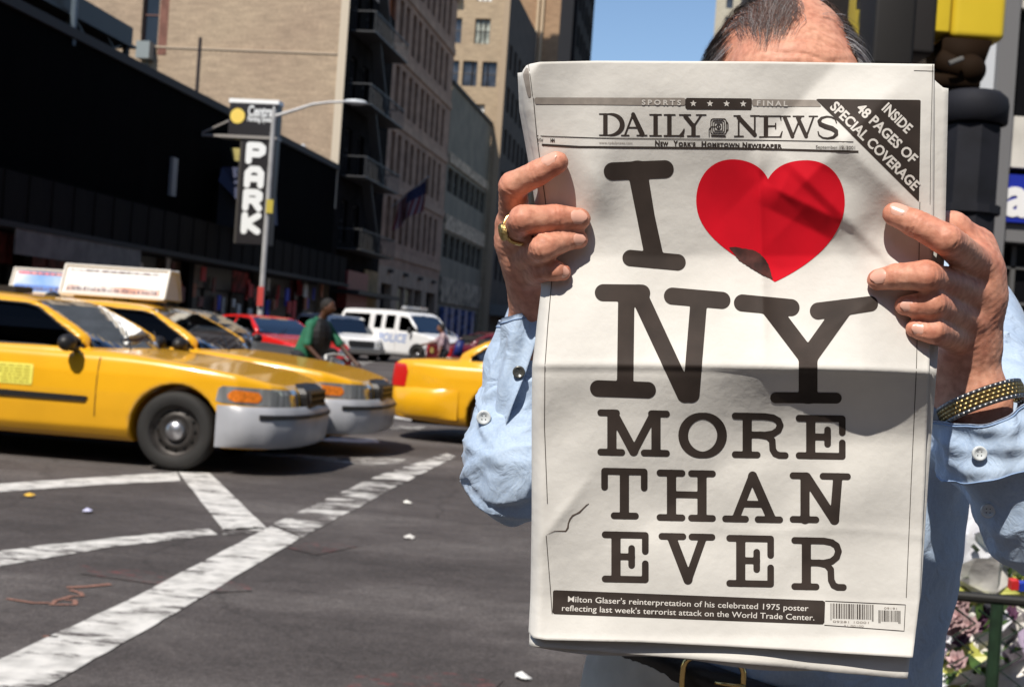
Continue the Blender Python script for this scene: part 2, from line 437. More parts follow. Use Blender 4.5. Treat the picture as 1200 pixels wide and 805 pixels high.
squig('sprayed_mark', [(82, 691), (94, 694), (97, 698), (84, 698), (66, 703), (60, 708), (74, 708), (88, 708), (88, 703), (76, 702)], .012, ORG)
squig('sprayed_mark', [(8, 701), (20, 703), (40, 706), (58, 706)], .012, ORG)
squig('sprayed_mark', [(50, 745), (68, 746)], .012, ORG)
structure(part('sprayed_mark', [tuple(G(*p) + Vector((0, 0, .0006))) for p in [(90, 662), (130, 664), (200, 672), (288, 682), (296, 692), (240, 694), (180, 684), (95, 672)]], [tuple(range(8))], REDP))
structure(part('sprayed_mark', [tuple(G(*p) + Vector((0, 0, .0006))) for p in [(410, 792), (470, 786), (560, 790), (590, 797), (575, 812), (490, 806), (400, 812)]], [tuple(range(7))], REDP))
structure(part('sprayed_mark', [tuple(G(*p) + Vector((0, 0, .0006))) for p in [(330, 640), (380, 634), (420, 640), (370, 650)]], [tuple(range(4))], REDP))
# litter on the road
LIT = [((102, 600), (.55, .55, .75), 'small pale scrap of litter between the white lines'), ((46, 606), (.02, .02, .02), None),
       ((34, 582), (.7, .42, .05), 'small orange scrap of litter nearest the taxi wheel on the left'),
       ((476, 590), (.8, .78, .72), 'white crumpled scrap right of the long diagonal line'), ((480, 631), (.6, .58, .55), 'grey scrap of paper lower on the empty asphalt'),
       ((611, 795), (.8, .8, .78), 'tiny white scrap beside the paper\'s lower corner')]
rs = random.Random(3)
for (pp, c, lb) in LIT:
    if lb is None: continue
    b = MB(); g = G(*pp)
    V = [(rs.uniform(-.045, .045), rs.uniform(-.05, .05), rs.uniform(.004, .03)) for _ in range(9)]
    V = [(0, 0, .03)] + [(.04 * math.cos(a) * rs.uniform(.6, 1.2), .045 * math.sin(a) * rs.uniform(.6, 1.2), rs.uniform(.002, .016)) for a in np.linspace(0, 2 * pi, 9)[:-1]]
    o = part('litter', V, [(0, i, i % 8 + 1) for i in range(1, 9)], mat('litter_%d' % pp[0], c, .8))
    o.location = (g.x, g.y, .001); o['label'] = lb; o['category'] = 'litter'; o['group'] = 'litter on the road'

# pavements along the avenue (kerb 0.14 m)
PAV = mat('pavement', (.16, .15, .14), .9, var=.35, vscale=2, bump=.003, bscale=40)
KERB = mat('kerb_stone', (.24, .23, .22), .85, var=.2, vscale=8)
def pavement(l0, l1, s0, s1, kerb_side):
    e = thing('pavement', '', ''); del e['label']; del e['category']; e['kind'] = 'structure'; e.rotation_euler = (0, 0, -ALPHA)
    k = .18
    if kerb_side > 0: a0, a1, b0, b1 = l0, l1 - k, l1 - k, l1
    else: b0, b1, a0, a1 = l0, l0 + k, l0 + k, l1
    MB().bb(a0, a1, s0, s1, -.1, .135).make('pavement_top', PAV, e)
    MB().bb(b0, b1, s0, s1, -.1, .14).make('kerb', KERB, e)
    # joints between slabs, nearest stretch only
    j = MB()
    for s in np.arange(s0 + 1.5, min(s0 + 45, s1), 1.5): j.bb(a0 + .02, a1 - .02, s - .008, s + .008, .134, .1362)
    for a in np.arange(a0 + 1.5, a1, 1.5): j.bb(a - .008, a + .008, s0 + .02, min(s0 + 45, s1), .134, .1364)
    j.make('slab_joint', mat('joint_dark', (.05, .05, .05), .9), e)
pavement(-18.3, -15.2, 24, 300, 1)
pavement(9.5, 13.5, 10, 300, -1)

# ================================================================== BUILDINGS
PANE = mat('window_dark', (.012, .014, .018), .12, var=.5, vscale=.6, spec=.6)
FRAME = mat('window_frame', (.035, .03, .028), .5)
def facade(parent, o, u, W, H, cols, rows, wall, depth=.25, pane=PANE, frame=FRAME, win_name='window', skip=None, sub=True, special=None, fw_=.07):
    """wall with real openings; u = horizontal unit vector on the wall, outward = u x z. returns nothing"""
    o = np.array(o, float); u = np.array(u, float); zz = np.array((0, 0, 1.)); nn = np.cross(u, zz)
    xs = sorted({0., W} | {x for c in cols for x in c}); zs = sorted({0., H} | {z for r in rows for z in r})
    def iswin(xa, xb, za, zb):
        for ci, c in enumerate(cols):
            if xa >= c[0] - 1e-6 and xb <= c[1] + 1e-6:
                for ri, r in enumerate(rows):
                    if za >= r[0] - 1e-6 and zb <= r[1] + 1e-6 and not (skip and skip(ci, ri)): return True
        return False
    V = []; F = []
    def q(*p):
        n = len(V); V.extend([tuple(o + u * a + zz * b + nn * c) for a, b, c in p]); F.append((n, n + 1, n + 2, n + 3))
    for i in range(len(xs) - 1):
        za = None
        for j in range(len(zs) - 1):
            if iswin(xs[i], xs[i + 1], zs[j], zs[j + 1]):
                a, b, c, d = xs[i], xs[i + 1], zs[j], zs[j + 1]
                q((a, c, 0), (b, c, 0), (b, c, -depth), (a, c, -depth)); q((a, d, -depth), (b, d, -depth), (b, d, 0), (a, d, 0))
                q((a, c, -depth), (a, d, -depth), (a, d, 0), (a, c, 0)); q((b, c, 0), (b, d, 0), (b, d, -depth), (b, c, -depth))
            else: q((xs[i], zs[j], 0), (xs[i + 1], zs[j], 0), (xs[i + 1], zs[j + 1], 0), (xs[i], zs[j + 1], 0))
    part('wall', V, F, wall, parent)
    cache = {}
    for ci, c in enumerate(cols):
        for ri, r in enumerate(rows):
            if skip and skip(ci, ri): continue
            w, h = c[1] - c[0], r[1] - r[0]; key = (round(w, 3), round(h, 3))
            if key not in cache:
                t = min(fw_, w * .12); b = MB(); R = Matrix(((u[0], -nn[0], 0), (u[1], -nn[1], 0), (0, 0, 1)))
                def bx(cx, cz, sx, sz, y0=0, sy=.06): b.box(R @ Vector((cx, y0, cz)), (sx, sy, sz), R)
                bx(t / 2, h / 2, t, h); bx(w - t / 2, h / 2, t, h); bx(w / 2, t / 2, w - 2 * t, t); bx(w / 2, h - t / 2, w - 2 * t, t)
                if h > 1.4: bx(w / 2, h * .52, w - 2 * t, t * .8, .008)
                fm = mesh('window', b.v, b.f, frame)
                pb = []; 
                for a, z in ((0, 0), (w, 0), (w, h), (0, h)): pb.append(tuple(R @ Vector((a, .03, z))))
                pm = mesh('pane', pb, [(0, 1, 2, 3)], pane); cache[key] = (fm, pm)
            fm, pm = cache[key]
            p = o + u * c[0] + zz * r[0] - nn * (depth - .035)
            f = bpy.data.objects.new(win_name, fm); link(f, parent); f.location = p
            g = bpy.data.objects.new('pane', pm); link(g, f)
            if special and (ci, ri) in special:
                g.data = pm.copy(); g.data.materials.clear(); g.data.materials.append(special[(ci, ri)])
X = (1, 0, 0); Y = (0, 1, 0)
def bthing(label, s0, lat=-18, name='building', group=None):
    return thing(name, label, 'building', S(lat, s0), -ALPHA, group)

# ---- low black building with the parking sign ------------------------------------
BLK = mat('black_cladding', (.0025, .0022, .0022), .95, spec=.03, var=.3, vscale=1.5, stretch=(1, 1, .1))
BLK2 = mat('dark_awning_metal', (.010, .008, .0065), .85, spec=.1, var=.4, vscale=4, stretch=(6, 6, .3))
b1 = bthing('low black clad building with a dark street front and shops beneath, beside the tan tower', 24)
b1.location = S(-18, 24)
L1 = 37.0; H1 = 8.9
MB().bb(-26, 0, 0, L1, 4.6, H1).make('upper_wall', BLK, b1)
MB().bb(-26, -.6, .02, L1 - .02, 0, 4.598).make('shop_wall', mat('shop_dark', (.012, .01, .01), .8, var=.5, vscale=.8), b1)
MB().bb(-.1, .12, -.05, L1 + .02, H1 - .02, H1 + .25).make('parapet', mat('parapet_dark', (.02, .013, .01), .7), b1)
# corrugated canopy band, its ribs picked out nearest the camera
cv = MB().bb(.0, .9, .006, .594, 3.35, 4.6).make('canopy_panel', BLK2, b1)
for i in range(1, int(L1 / .6)): q = cv.copy(); COL.objects.link(q); q.parent = b1; q.location = (.03 if i % 2 else 0, i * .6, 0)
MB().bb(.05, 1.0, .03, L1 - .03, 3.2, 3.347).make('canopy_soffit', mat('soffit', (.02, .018, .016), .8), b1)
PALE = mat('shop_panel_pale', (.15, .135, .12), .7, var=.3, vscale=2)
rs = random.Random(11)
shopc = [mat('shop_red', (.30, .03, .03), .6, var=.7, vscale=3), mat('shop_maroon', (.14, .03, .025), .6, var=.6, vscale=4), PALE,
         mat('shop_blue', (.05, .07, .28), .6, var=.5, vscale=4), mat('shop_brown', (.13, .08, .05), .6, var=.5, vscale=4), mat('shop_black', (.008, .008, .008), .4)]
s = .3
while s < L1 - 2:
    w = rs.uniform(1.6, 3.0); k = rs.choice([0, 1, 1, 4, 5, 5, 5]) if s > 14 else rs.choice([1, 1, 0, 2])
    MB().bb(-.55, -.35, s, s + w, 2.35, 3.18).make('shop_sign', shopc[k], b1)
    MB().bb(-.58, -.42, s + .1, s + w - .1, .3, 2.3).make('shop_window', shopc[5] if rs.random() < .75 else shopc[4], b1)
    if s > 12:
        for q in range(rs.randint(2, 6)):
            c = s + rs.uniform(.1, w); z = rs.uniform(1.5, 2.9)
            MB().box((-.1 + rs.uniform(-.15, .3), c, z), (.06, rs.uniform(.2, .55), rs.uniform(.3, .8))).make('hanging_goods', rs.choice(
                [mat('goods_red', (.5, .04, .04), .7), mat('goods_blue', (.06, .08, .5), .7), mat('goods_pale', (.6, .58, .55), .7), mat('goods_rust', (.34, .12, .06), .7), shopc[1]]), b1)
    s += w + .12
for s in (3, 8.2, 19.5, 27, 33): MB().bb(-.3, .0, s, s + .45, .1, 3.2).make('pillar', PALE if s > 25 else BLK2, b1)
MB().bb(.92, .97, 6.0, 13.3, 2.55, 3.34).make('awning_panel', PALE, b1)
# wall parts above the canopy
MB().bb(0.0, .12, 17.2, 17.6, 5.3, 6.6).make('wall_lamp', mat('lamp_grey', (.22, .22, .22), .5), b1)
rv = MB().tube([(-.6, 20.5, H1 + .2), (-.6, 20.5, H1 + 2.5)], .07, 8).make('roof_pipe', mat('rust_dark', (.03, .02, .018), .6), b1)
MB().tube([(-1, 34.5, H1), (-1, 34.5, H1 + .55)], .1, 8).ball((-1, 34.5, H1 + .7), .14).tube([(-1, 34.7, H1), (-1, 35.2, H1 + .4)], .18, 8).make('roof_vent', mat('vent_pale', (.5, .5, .5), .5), b1)

# rooftop billboard frame
bb = thing('rooftop_billboard', 'black steel billboard frame seen from behind on the low black roof', 'billboard', S(-18.6, 24, H1), -ALPHA)
BS = mat('billboard_steel', (.012, .012, .014), .5)
sp = MB()
V = [(.3, 3, .80), (.3, 14.4, .80), (.3, 14.4, 1.35), (.3, 3, 1.45)]
V2 = [(-1.3, y, z) for _, y, z in V]
part('panel', V + V2, [(0, 1, 2, 3), (7, 6, 5, 4), (0, 4, 5, 1), (1, 5, 6, 2), (2, 6, 7, 3), (3, 7, 4, 0)], BS, bb)
for y in (3.2, 6.8, 10.6, 14.2): MB().tube([(.2, y, -.1), (.2, y, .82)], .12, 6).make('leg', BS, bb)
for y in (6.8, 10.6): MB().tube([(.2, y, .8), (.2, y + 1.5, -.05)], .08, 6).make('brace', BS, bb)
MB().tube([(.2, 14.0, .75), (.2, 12.2, .0)], .05, 6).make('brace', BS, bb)
MB().tube([(.2, 12.6, .8), (.2, 14.0, .15)], .05, 6).make('brace', BS, bb)
MB().bb(-1.4, .4, 2.8, 14.5, .70, .795).make('walkway', BS, bb)
MB().tube([(.55, 10.1, -.2), (.55, 10.1, 3.2)], .10, 8).make('pipe', mat('pipe_blue', (.10, .13, .16), .4), bb)

# ---- tall tan building ------------------------------------------------------------
def tan_mat(name, c, c2, brick=(12., 1)):
    M = bpy.data.materials.new(name); M.use_nodes = True; n = M.node_tree.nodes; l = M.node_tree.links; b = n['Principled BSDF']
    b.inputs['Roughness'].default_value = .9; tc = n.new('ShaderNodeTexCoord')
    def nz(sc, det, st): 
        mp = n.new('ShaderNodeMapping'); mp.inputs['Scale'].default_value = st; l.new(tc.outputs['Object'], mp.inputs[0])
        x = n.new('ShaderNodeTexNoise'); x.inputs['Scale'].default_value = sc; x.inputs['Detail'].default_value = det; l.new(mp.outputs[0], x.inputs['Vector']); return x
    def rp(x, p0, a, p1, bb_):
        r = n.new('ShaderNodeValToRGB'); e = r.color_ramp.elements; e[0].position = p0; e[0].color = (*a, 1); e[1].position = p1; e[1].color = (*bb_, 1); l.new(x, r.inputs[0]); return r.outputs[0]
    base = rp(nz(.22, 5, (1, 1, 1.2)).outputs['Fac'], .35, c2, .65, c)
    streak = rp(nz(1.1, 6, (1, 1, 5)).outputs['Fac'], .3, (.78,) * 3, .7, (1.15,) * 3)
    grain = rp(nz(7, 6, (1, 1, 2.6)).outputs['Fac'], .3, (.75,) * 3, .7, (1.22,) * 3)
    def mul(a, b_):
        mx = n.new('ShaderNodeMix'); mx.data_type = 'RGBA'; mx.blend_type = 'MULTIPLY'; mx.inputs['Factor'].default_value = 1; l.new(a, mx.inputs['A']); l.new(b_, mx.inputs['B']); return mx.outputs['Result']
    l.new(mul(mul(base, streak), grain), b.inputs['Base Color']); return M
TAN = tan_mat('tan_brick', (.42, .32, .22), (.36, .265, .185)); TAND = tan_mat('brown_brick', (.075, .055, .044), (.055, .04, .034))
b2 = bthing('tall building with a big blank sunlit tan brick side wall above the black building', 61)
L2 = 9.5; H2 = 18.6
RUST = mat('bricked_window', (.20, .09, .065), .9, var=.3, vscale=3)
# side wall towards the camera (outward -y): u = +x, from lat -30 to -18
facade(b2, (-34, 0, 0), X, 34, H2, [(21.7, 22.55), (23.35, 24.25)], [(11.9, 13.5), (14.2, 18.1)], TAN, .3, sub=True,
       skip=lambda c, r: (c == 0 and r == 1), special={(0, 0): RUST, (1, 0): mat('pane_pale', (.35, .35, .33), .4, var=.4, vscale=3)}, frame=mat('frame_rust', (.16, .07, .05), .7))
MB().bb(24.3 - 34, 24.75 - 34, -.02, .2, 14.2, 18.1).make('bricked_jamb', RUST, b2)
MB().box((-34 + 23.8, -.35, 14.3), (.7, .6, .85)).tube([(-10.2, -.05, 13.9), (-10.2, -.05, 13.4)], .05, 6).make('air_conditioner', mat('ac_grey', (.22, .25, .25), .6), b2)
MB().bb(-.35, .06, -.06, .0, 7, H2).make('corner_strip', mat('corner_pale', (.55, .47, .36), .8), b2)
MB().bb(-34, -.4, -.05, -.002, 14.55, 14.64).make('ledge', mat('ledge_pale', (.47, .37, .27), .8), b2)
DKW = mat('street_face_shade', (.012, .0095, .009), .95, spec=.05, var=.5, vscale=1.2)  # sunless street face: its shade is put into the wall colour
cols = [(1.2, 2.3), (3.5, 4.6), (6.0, 7.1)]; rows = [(5.5 + 3.6 * i, 7.6 + 3.6 * i) for i in range(4)]
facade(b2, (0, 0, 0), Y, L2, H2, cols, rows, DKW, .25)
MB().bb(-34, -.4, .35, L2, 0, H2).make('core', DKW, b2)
# fire escape: landings, rails, ladders
FE = mat('fire_escape_iron', (.05, .05, .052), .5)
for i in range(4):
    z = 5.1 + 3.6 * i
    f = MB().bb(.02, 1.25, .7, 7.9, z, z + .06)
    for y in np.arange(.7, 7.95, .45): f.bb(1.2, 1.23, y, y + .03, z + .06, z + 1.0)
    f.bb(1.19, 1.25, .7, 7.93, z + 1.0, z + 1.05); f.bb(.02, 1.19, .7, .75, z + 1.0, z + 1.05); f.bb(.02, 1.19, 7.88, 7.93, z + 1.0, z + 1.05)
    lad = MB().box((.75, 4.2, z + 1.86), (.5, .08, 4.6), Euler((math.radians(38), 0, 0)).to_matrix())
    fo = f.make('fire_escape', FE, b2); lad.make('stair', FE, fo)
MB().bb(-.2, 1.4, .4, 9.2, 2.9, 3.1).make('canopy', mat('canopy_black', (.012, .01, .01), .6), b2)
MB().bb(-.1, .5, 1.5, 5.5, 2.2, 4.1).make('shop_sign', mat('red_sign', (.24, .03, .03), .5, var=.4, vscale=6), b2, label='dark red hanging shop sign')
o = MB(); Vt, Ft = text2d('OPEN', .55); 
MB().bb(.02, .1, 6.2, 9.2, .4, 4.4).make('door_surround', mat('door_surround', (.30, .20, .09), .8, var=.3, vscale=2), b2)

# ---- brown office building with paired slit windows -------------------------------
b3 = bthing('brown office block with rows of narrow dark slit windows and a flag', 70.5)
L3 = 17; H3 = 25.6
cols = []; y = .9
for i in range(9): cols.append((y, y + .95)); y += 1.78 if i % 2 else 1.55
rows = [(6.4 + 3.75 * i, 8.9 + 3.75 * i) for i in range(5)]
BRN = mat('brown_stone', (.33, .205, .14), .85, var=.25, vscale=.8, stretch=(1, 1, 2)); 
facade(b3, (0, 0, 4.9), Y, L3, H3 - 4.9, cols, [(a - 4.9, b - 4.9) for a, b in rows], BRN, .45, frame=mat('slit_frame', (.01, .008, .007), .9, spec=.1))
for i in range(6): MB().bb(.001, .10, .02, L3 - .02, 5.5 + 3.75 * i, 5.95 + 3.75 * i).make('band_course', mat('band_brown', (.37, .24, .165), .85, var=.2, vscale=1), b3)
MB().bb(-22, -.5, .02, L3, 0, H3).make('core', BRN, b3)
MB().bb(-22, -.46, -.01, .02, 0, H3 - .02).make('side_wall', mat('dark_reflected_wall', (.07, .075, .085), .9, var=.3, vscale=1), b3)  # unseen invented side, coloured dark for the taxi windscreens to mirror
STB = mat('base_stone', (.34, .25, .18), .8, var=.25, vscale=1.5)
facade(b3, (0, 0, 0), Y, L3, 4.897, [(.8, 3.4), (5.0, 11.8), (13.2, 16.2)], [(.05, 3.9)], STB, .5, pane=mat('lobby_dark', (.01, .01, .012), .3))
for y in (7.0, 9.5): MB().bb(-.3, -.05, y, y + .3, .05, 3.88).make('door_pier', STB, b3)
for y in (2.2, 6.2, 10.4, 14.6): MB().bb(.001, .25, y, y + .5, 4.55, 4.75).make('bracket', mat('bracket', (.05, .04, .035), .8), b3)
fl = thing('flag', 'stars and stripes hanging from a slanted pole on the brown office block', 'flag', S(-18, 72.6, 8.6), -ALPHA); fl.scale = (.66, .66, .66)
MB().tube([(-.5, 0, -.8), (3.0, 0, 2.4)], .05, 8).ball((3.05, 0, 2.45), .1).make('flag_pole', mat('pole_grey', (.3, .3, .3), .4), fl)
# draped cloth hanging from the pole: rows down the drop
def flagpt(u, v):
    a = Vector((2.95 - 2.5 * u, 0, 2.35 - 2.3 * u)); dz = -2.9 * v * (1 - .12 * u)
    return Vector((a.x - .35 * v + .16 * math.sin(7 * u + 2 * v), .28 * math.sin(9 * u + 1.5 * v) * (.3 + v), a.z + dz))
NU, NV = 26, 26; V = [flagpt(i / NU, j / NV) for i in range(NU + 1) for j in range(NV + 1)]; F = []; mi = []
for i in range(NU):
    for j in range(NV):
        F.append((i * (NV + 1) + j, (i + 1) * (NV + 1) + j, (i + 1) * (NV + 1) + j + 1, i * (NV + 1) + j + 1))
        canton = i < NU * .54 and j < NV * .42
        mi.append(2 if canton else (i // 2) % 2)
part('flag_cloth', V, F, [mat('flag_red', (.12, .008, .014), .8), mat('flag_white', (.20, .16, .18), .8), mat('flag_blue', (.006, .009, .05), .8)], fl, True, mi)
st = MB()
for a in range(3):
    for k in range(5):
        p = flagpt((.08 + .1 * k), .07 + .12 * a) + Vector((.03, -.03, 0)); st.ball(p, .035, 5, 3)
st.make('stars', mat('flag_white', (.28, .26, .28), .8), fl)['kind'] = 'stuff'

# ---- low grey building with strip windows -----------------------------------------
b4 = bthing('lower grey slab building with dark window strips between the brown block and tan tower', 87.6)
L4 = 17.2; H4 = 18.6
GRY = mat('grey_slab', (.19, .165, .12), .8, var=.2, vscale=.6)
facade(b4, (0, 0, 0), Y, L4, H4, [(.6, 2.6), (2.9, 4.9), (5.2, 7.2), (7.5, 9.5), (9.8, 11.8), (12.1, 14.1), (14.4, 16.5)], [(.2, 3.0), (6.6, 8.3), (11.2, 12.9)], GRY, .3, pane=mat('pane_grey', (.02, .022, .024), .2, var=.6, vscale=2))
MB().bb(-22, -.35, .02, L4, 0, H4 - .1).make('core', GRY, b4)
MB().bb(-.2, .15, 0, L4, H4, H4 + .25).make('coping', mat('coping', (.05, .045, .04), .8), b4)
MB().bb(.001, .14, .3, L4 - .3, 13.2, 13.9).make('band', mat('band_pale', (.48, .37, .26), .8, var=.6, vscale=2.5), b4)
MB().bb(.001, .14, .3, L4 - .3, 8.5, 9.6).make('band', mat('band_pale', (.48, .37, .26), .8, var=.6, vscale=2.5), b4)
MB().bb(.001, .14, .3, L4 - .3, 3.4, 5.2).make('shop_sign', mat('sign_dim', (.28, .23, .17), .7, var=.8, vscale=1.3), b4)
for y in (1, 3.4, 6.2, 9, 12): MB().bb(.001, .35, y, y + 1.3, .6, 3.1).make('shop_display', mat('display_blue', (.07, .10, .26), .5, var=.7, vscale=3), b4)

# ---- tan tower whose lit front looks over the grey slab ----------------------------
b5 = bthing('tall tan tower with sunlit windows and an air conditioner above the grey slab building', 104.9, -17.15)
L5 = 17; H5 = 30.5
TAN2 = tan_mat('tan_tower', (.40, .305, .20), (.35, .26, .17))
LP = mat('pane_light', (.34, .36, .31), .3, var=.5, vscale=2); WP = mat('pane_white', (.75, .75, .72), .5); BP = mat('pane_bluegrey', (.05, .06, .08), .15, var=.6, vscale=1)
rows = [(18.3 + 3.55 * i, 20.4 + 3.55 * i) for i in range(11)]
facade(b5, (-22, 0, 0), X, 22, H5, [(16.9, 18.05), (18.35, 19.6), (20.0, 21.25), (19.15, 20.45)], rows, TAN2, .3, pane=BP,
       skip=lambda c, r: (r == 1 and c == 3) or (r != 1 and c in (1, 2)) or (r == 0 and c == 0), special={(3, 2): LP, (3, 0): WP, (3, 3): WP, (0, 3): WP}, frame=mat('frame_dusk', (.10, .085, .07), .6))
rows = [(6 + 3.55 * i, 8.1 + 3.55 * i) for i in range(6)]
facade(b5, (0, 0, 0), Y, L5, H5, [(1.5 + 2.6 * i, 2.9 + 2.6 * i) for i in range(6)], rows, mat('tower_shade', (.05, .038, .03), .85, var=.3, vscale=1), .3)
MB().bb(-22, -.4, .35, L5, 0, H5 - .1).make('core', TAN2, b5)
MB().box((-22 + 17.4, -.3, 29.3), (1.0, .8, .55)).make('air_conditioner', mat('ac_pale', (.5, .5, .5), .6), b5)
MB().bb(-.5, .0, -.08, .0, 0, H5).make('corner_pier', mat('tan_pier', (.36, .27, .18), .8), b5)
MB().bb(-.1, 1.5, .4, 13, 3.0, 3.9).make('canopy', mat('canopy_pale', (.17, .17, .16), .7), b5, label='pale grey street canopy')

# ---- further buildings --------------------------------------------------------------
b6b = thing('building', 'far orange brick block with cream corner pipes beside the black tower', 'building', S(-15.4, 125), -ALPHA)
MB().bb(-18.5, -.3, .35, 14, 0, 62).make('core', mat('orange_core', (.10, .07, .05), .9), b6b)
facade(b6b, (-18.5, 0, 0), X, 18.5, 62, [(15.2, 16.2)], [(44 + 4 * i, 46.4 + 4 * i) for i in range(4)], tan_mat('tan_orange', (.36, .235, .14), (.32, .20, .12)), .3, pane=BP)
for x in (-2.2, -1.75): MB().bb(x - .13, x + .13, -.35, -.05, 8, 62).make('pipe', mat('pipe_cream', (.5, .38, .25), .7), b6b)
MB().bb(-.6, .5, -1.0, .0, 27.9, 28.3).bb(.2, .5, -1.0, 0, 24.5, 27.9).make('balcony', mat('balcony_cream', (.55, .40, .22), .7), b6b)
b7 = bthing('black far tower edging the blue sky above the newspaper', 140, -15.4)
MB().bb(-20, -.3, .3, 19, 0, 70).make('core', mat('tower_black', (.012, .011, .012), .8, var=.5, vscale=.3, spec=.1), b7)
facade(b7, (0, 0, 0), Y, 19, 70, [(1.5 + 3.6 * i, 3.6 + 3.6 * i) for i in range(5)], [(10 + 4 * i, 12.4 + 4 * i) for i in range(14)], mat('tower_black', (.012, .011, .012), .8), .3)
facade(b7, (-12, 0, 0), X, 12, 70, [(1.5 + 2.6 * i, 3.2 + 2.6 * i) for i in range(4)], [(10 + 4 * i, 12.4 + 4 * i) for i in range(14)], mat('tower_black_front', (.018, .016, .018), .7, var=.4, vscale=.4, spec=.1), .3)
pb = Q(834, 100, 280); b8 = thing('building', 'slim cream tower far down the avenue beside the head of the newspaper man', 'building', (pb.x, pb.y, 0), -ALPHA)
CREAM = tan_mat('cream_stone', (.46, .42, .33), (.42, .37, .28))
facade(b8, (-.3, 0, 0), X, 26, 100, [(2.2 + 3.2 * i, 3.7 + 3.2 * i) for i in range(7)], [(8 + 4 * i, 10.2 + 4 * i) for i in range(22)], CREAM, .3, pane=BP)
MB().bb(-.3, 25.7, .35, 20, 0, 99.9).make('core', CREAM, b8)
# right side of the avenue, unseen, invented and kept low for sky in the windscreens
for i, (s0, s1, H, c) in enumerate([(75, 100, 13, (.30, .24, .18)), (101, 140, 10.5, (.20, .17, .15)), (141, 200, 19, (.26, .21, .17))]):
    bR = thing('building', ['tan block on the right of the avenue behind the man and the signal', 'low brown block behind the man on the right', 'taller brown block far down on the right of the avenue'][i], 'building', S(14, s0), -ALPHA)
    MB().bb(.3, 20, .35, s1 - s0, 0, H - .1).make('core', mat('right_core_%d' % i, c, .85), bR)
    facade(bR, (20, 0, 0), (-1, 0, 0), 1e-3 + 0.0, H, [], [], mat('right_core_%d' % i, c, .85), .2) if False else None
    facade(bR, (0, 0, 0), X, 20, H, [(1.5 + 3 * k, 3 + 3 * k) for k in range(6)], [(5 + 4 * k, 7 + 4 * k) for k in range(int((H - 6) / 4))], mat('right_wall_%d' % i, c, .85, var=.2, vscale=.5), .25, pane=BP)

# ---- corner shop on the right with blue sign -----------------------------------------
pR = Q(1151, 430, 14.0); b9 = thing('building', 'shop front at the right edge with white bands, black windows and a blue sign', 'building', (pR.x, pR.y, 0), 0)
WB = mat('shop_white_band', (.62, .60, .55), .5, var=.15, vscale=3); DK = mat('shop_black_glass', (.006, .006, .007), .15)
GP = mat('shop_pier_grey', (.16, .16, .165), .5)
# scale here: 107 px per metre
MB().bb(.0, 9, .4, 12, 0, 9).make('core', DK, b9)
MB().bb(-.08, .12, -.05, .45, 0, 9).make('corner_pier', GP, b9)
MB().bb(-.42, -.08, .05, .45, 2.6, 9).make('corner_pier', mat('pier_pale', (.55, .58, .62), .5), b9)  # paler pier standing left of the grey one
MB().bb(.13, 9, .1, .395, 5.35, 6.2).make('white_band', WB, b9)
MB().bb(.13, 9, .2, .395, 4.17, 5.345).make('upper_window', DK, b9)
MB().bb(.13, 9, .1, .395, 3.6, 4.16).make('white_band', WB, b9)
MB().bb(.0, 9, .1, .395, 2.78, 2.98).make('sign_trim', GP, b9)
for z in (2.1, 2.5): MB().bb(.0, 9, .3, .395, z, z + .03).make('window_bar', mat('bar_grey', (.10, .10, .10), .5), b9)
for x in (.35, 1.6, 2.9, 4.2): MB().bb(x, x + .05, .3, .39, .3, 2.75).make('window_bar', mat('bar_grey', (.10, .10, .10), .5), b9)
sgn = thing('shop_sign', 'blue shop sign with white lettering cut off by the right edge', 'sign', (pR.x + .02, pR.y, 2.99), 0)
MB().bb(.0, 3.4, .04, .1, 0, .52).make('sign_panel', mat('sign_blue', (.015, .03, .33), .35), sgn)

# unseen street canyon blocks, added around the camera to cut the sky fill
CB = mat('canyon_brick', (.16, .115, .085), .9, var=.3, vscale=.4); CB2 = mat('canyon_stone', (.20, .18, .155), .9, var=.25, vscale=.4)
def canyon(label, lat, s0, w, l, H, m_, face):
    e = thing('building', label, 'building', S(lat, s0), -ALPHA)
    MB().bb(0 if face == 'l' else .35, w - (.35 if face == 'r' else 0), .35, l - .35, 0, H - .1).make('core', m_, e)
    rows = [(4.5 + 4 * k, 6.9 + 4 * k) for k in range(int((H - 6) / 4))]; cl = lambda L: [(2 + 4.5 * k, 3.8 + 4.5 * k) for k in range(int((L - 3) / 4.5))]
    if face == 'r': facade(e, (w, 0, 0), Y, l, H, cl(l), rows, m_, .3)
    if face == 'l': facade(e, (0, l, 0), (0, -1, 0), l, H, cl(l), rows, m_, .3)
    facade(e, (w, l, 0), (-1, 0, 0), w, H, cl(w), rows, m_, .3)
    if s0 > 0: facade(e, (0, 0, 0), X, w, H, cl(w), rows, m_, .3)
canyon('unseen brick block added behind the viewer on the left to cut sky light', -44, -75, 26, 62, 26, CB, 'r')
canyon('unseen tall stone block added behind the viewer on the right to cut sky light', 13.5, -75, 26, 70, 48, CB2, 'l')
canyon('unseen stone block added on the right beyond the corner shop to cut sky light', 15.5, 30, 24, 42, 13, CB2, 'l')
canyon('unseen brick block added far behind the viewer to cut sky light', -30, -130, 60, 25, 40, CB, 'x')
V2, F2 = text2d('at', .62, .022)
V2 = V2 - np.array([V2[:, 0].min(), 0]); V2[:, 0] += .10; V2[:, 1] += .08
Vt, Ft = solid2(V2, F2, lambda p, h: np.stack([p[:, 0], .04 - h + 0 * p[:, 0], p[:, 1]], 1), .012)
part('lettering', Vt, Ft, mat('letter_white', (.8, .8, .8), .5), sgn)

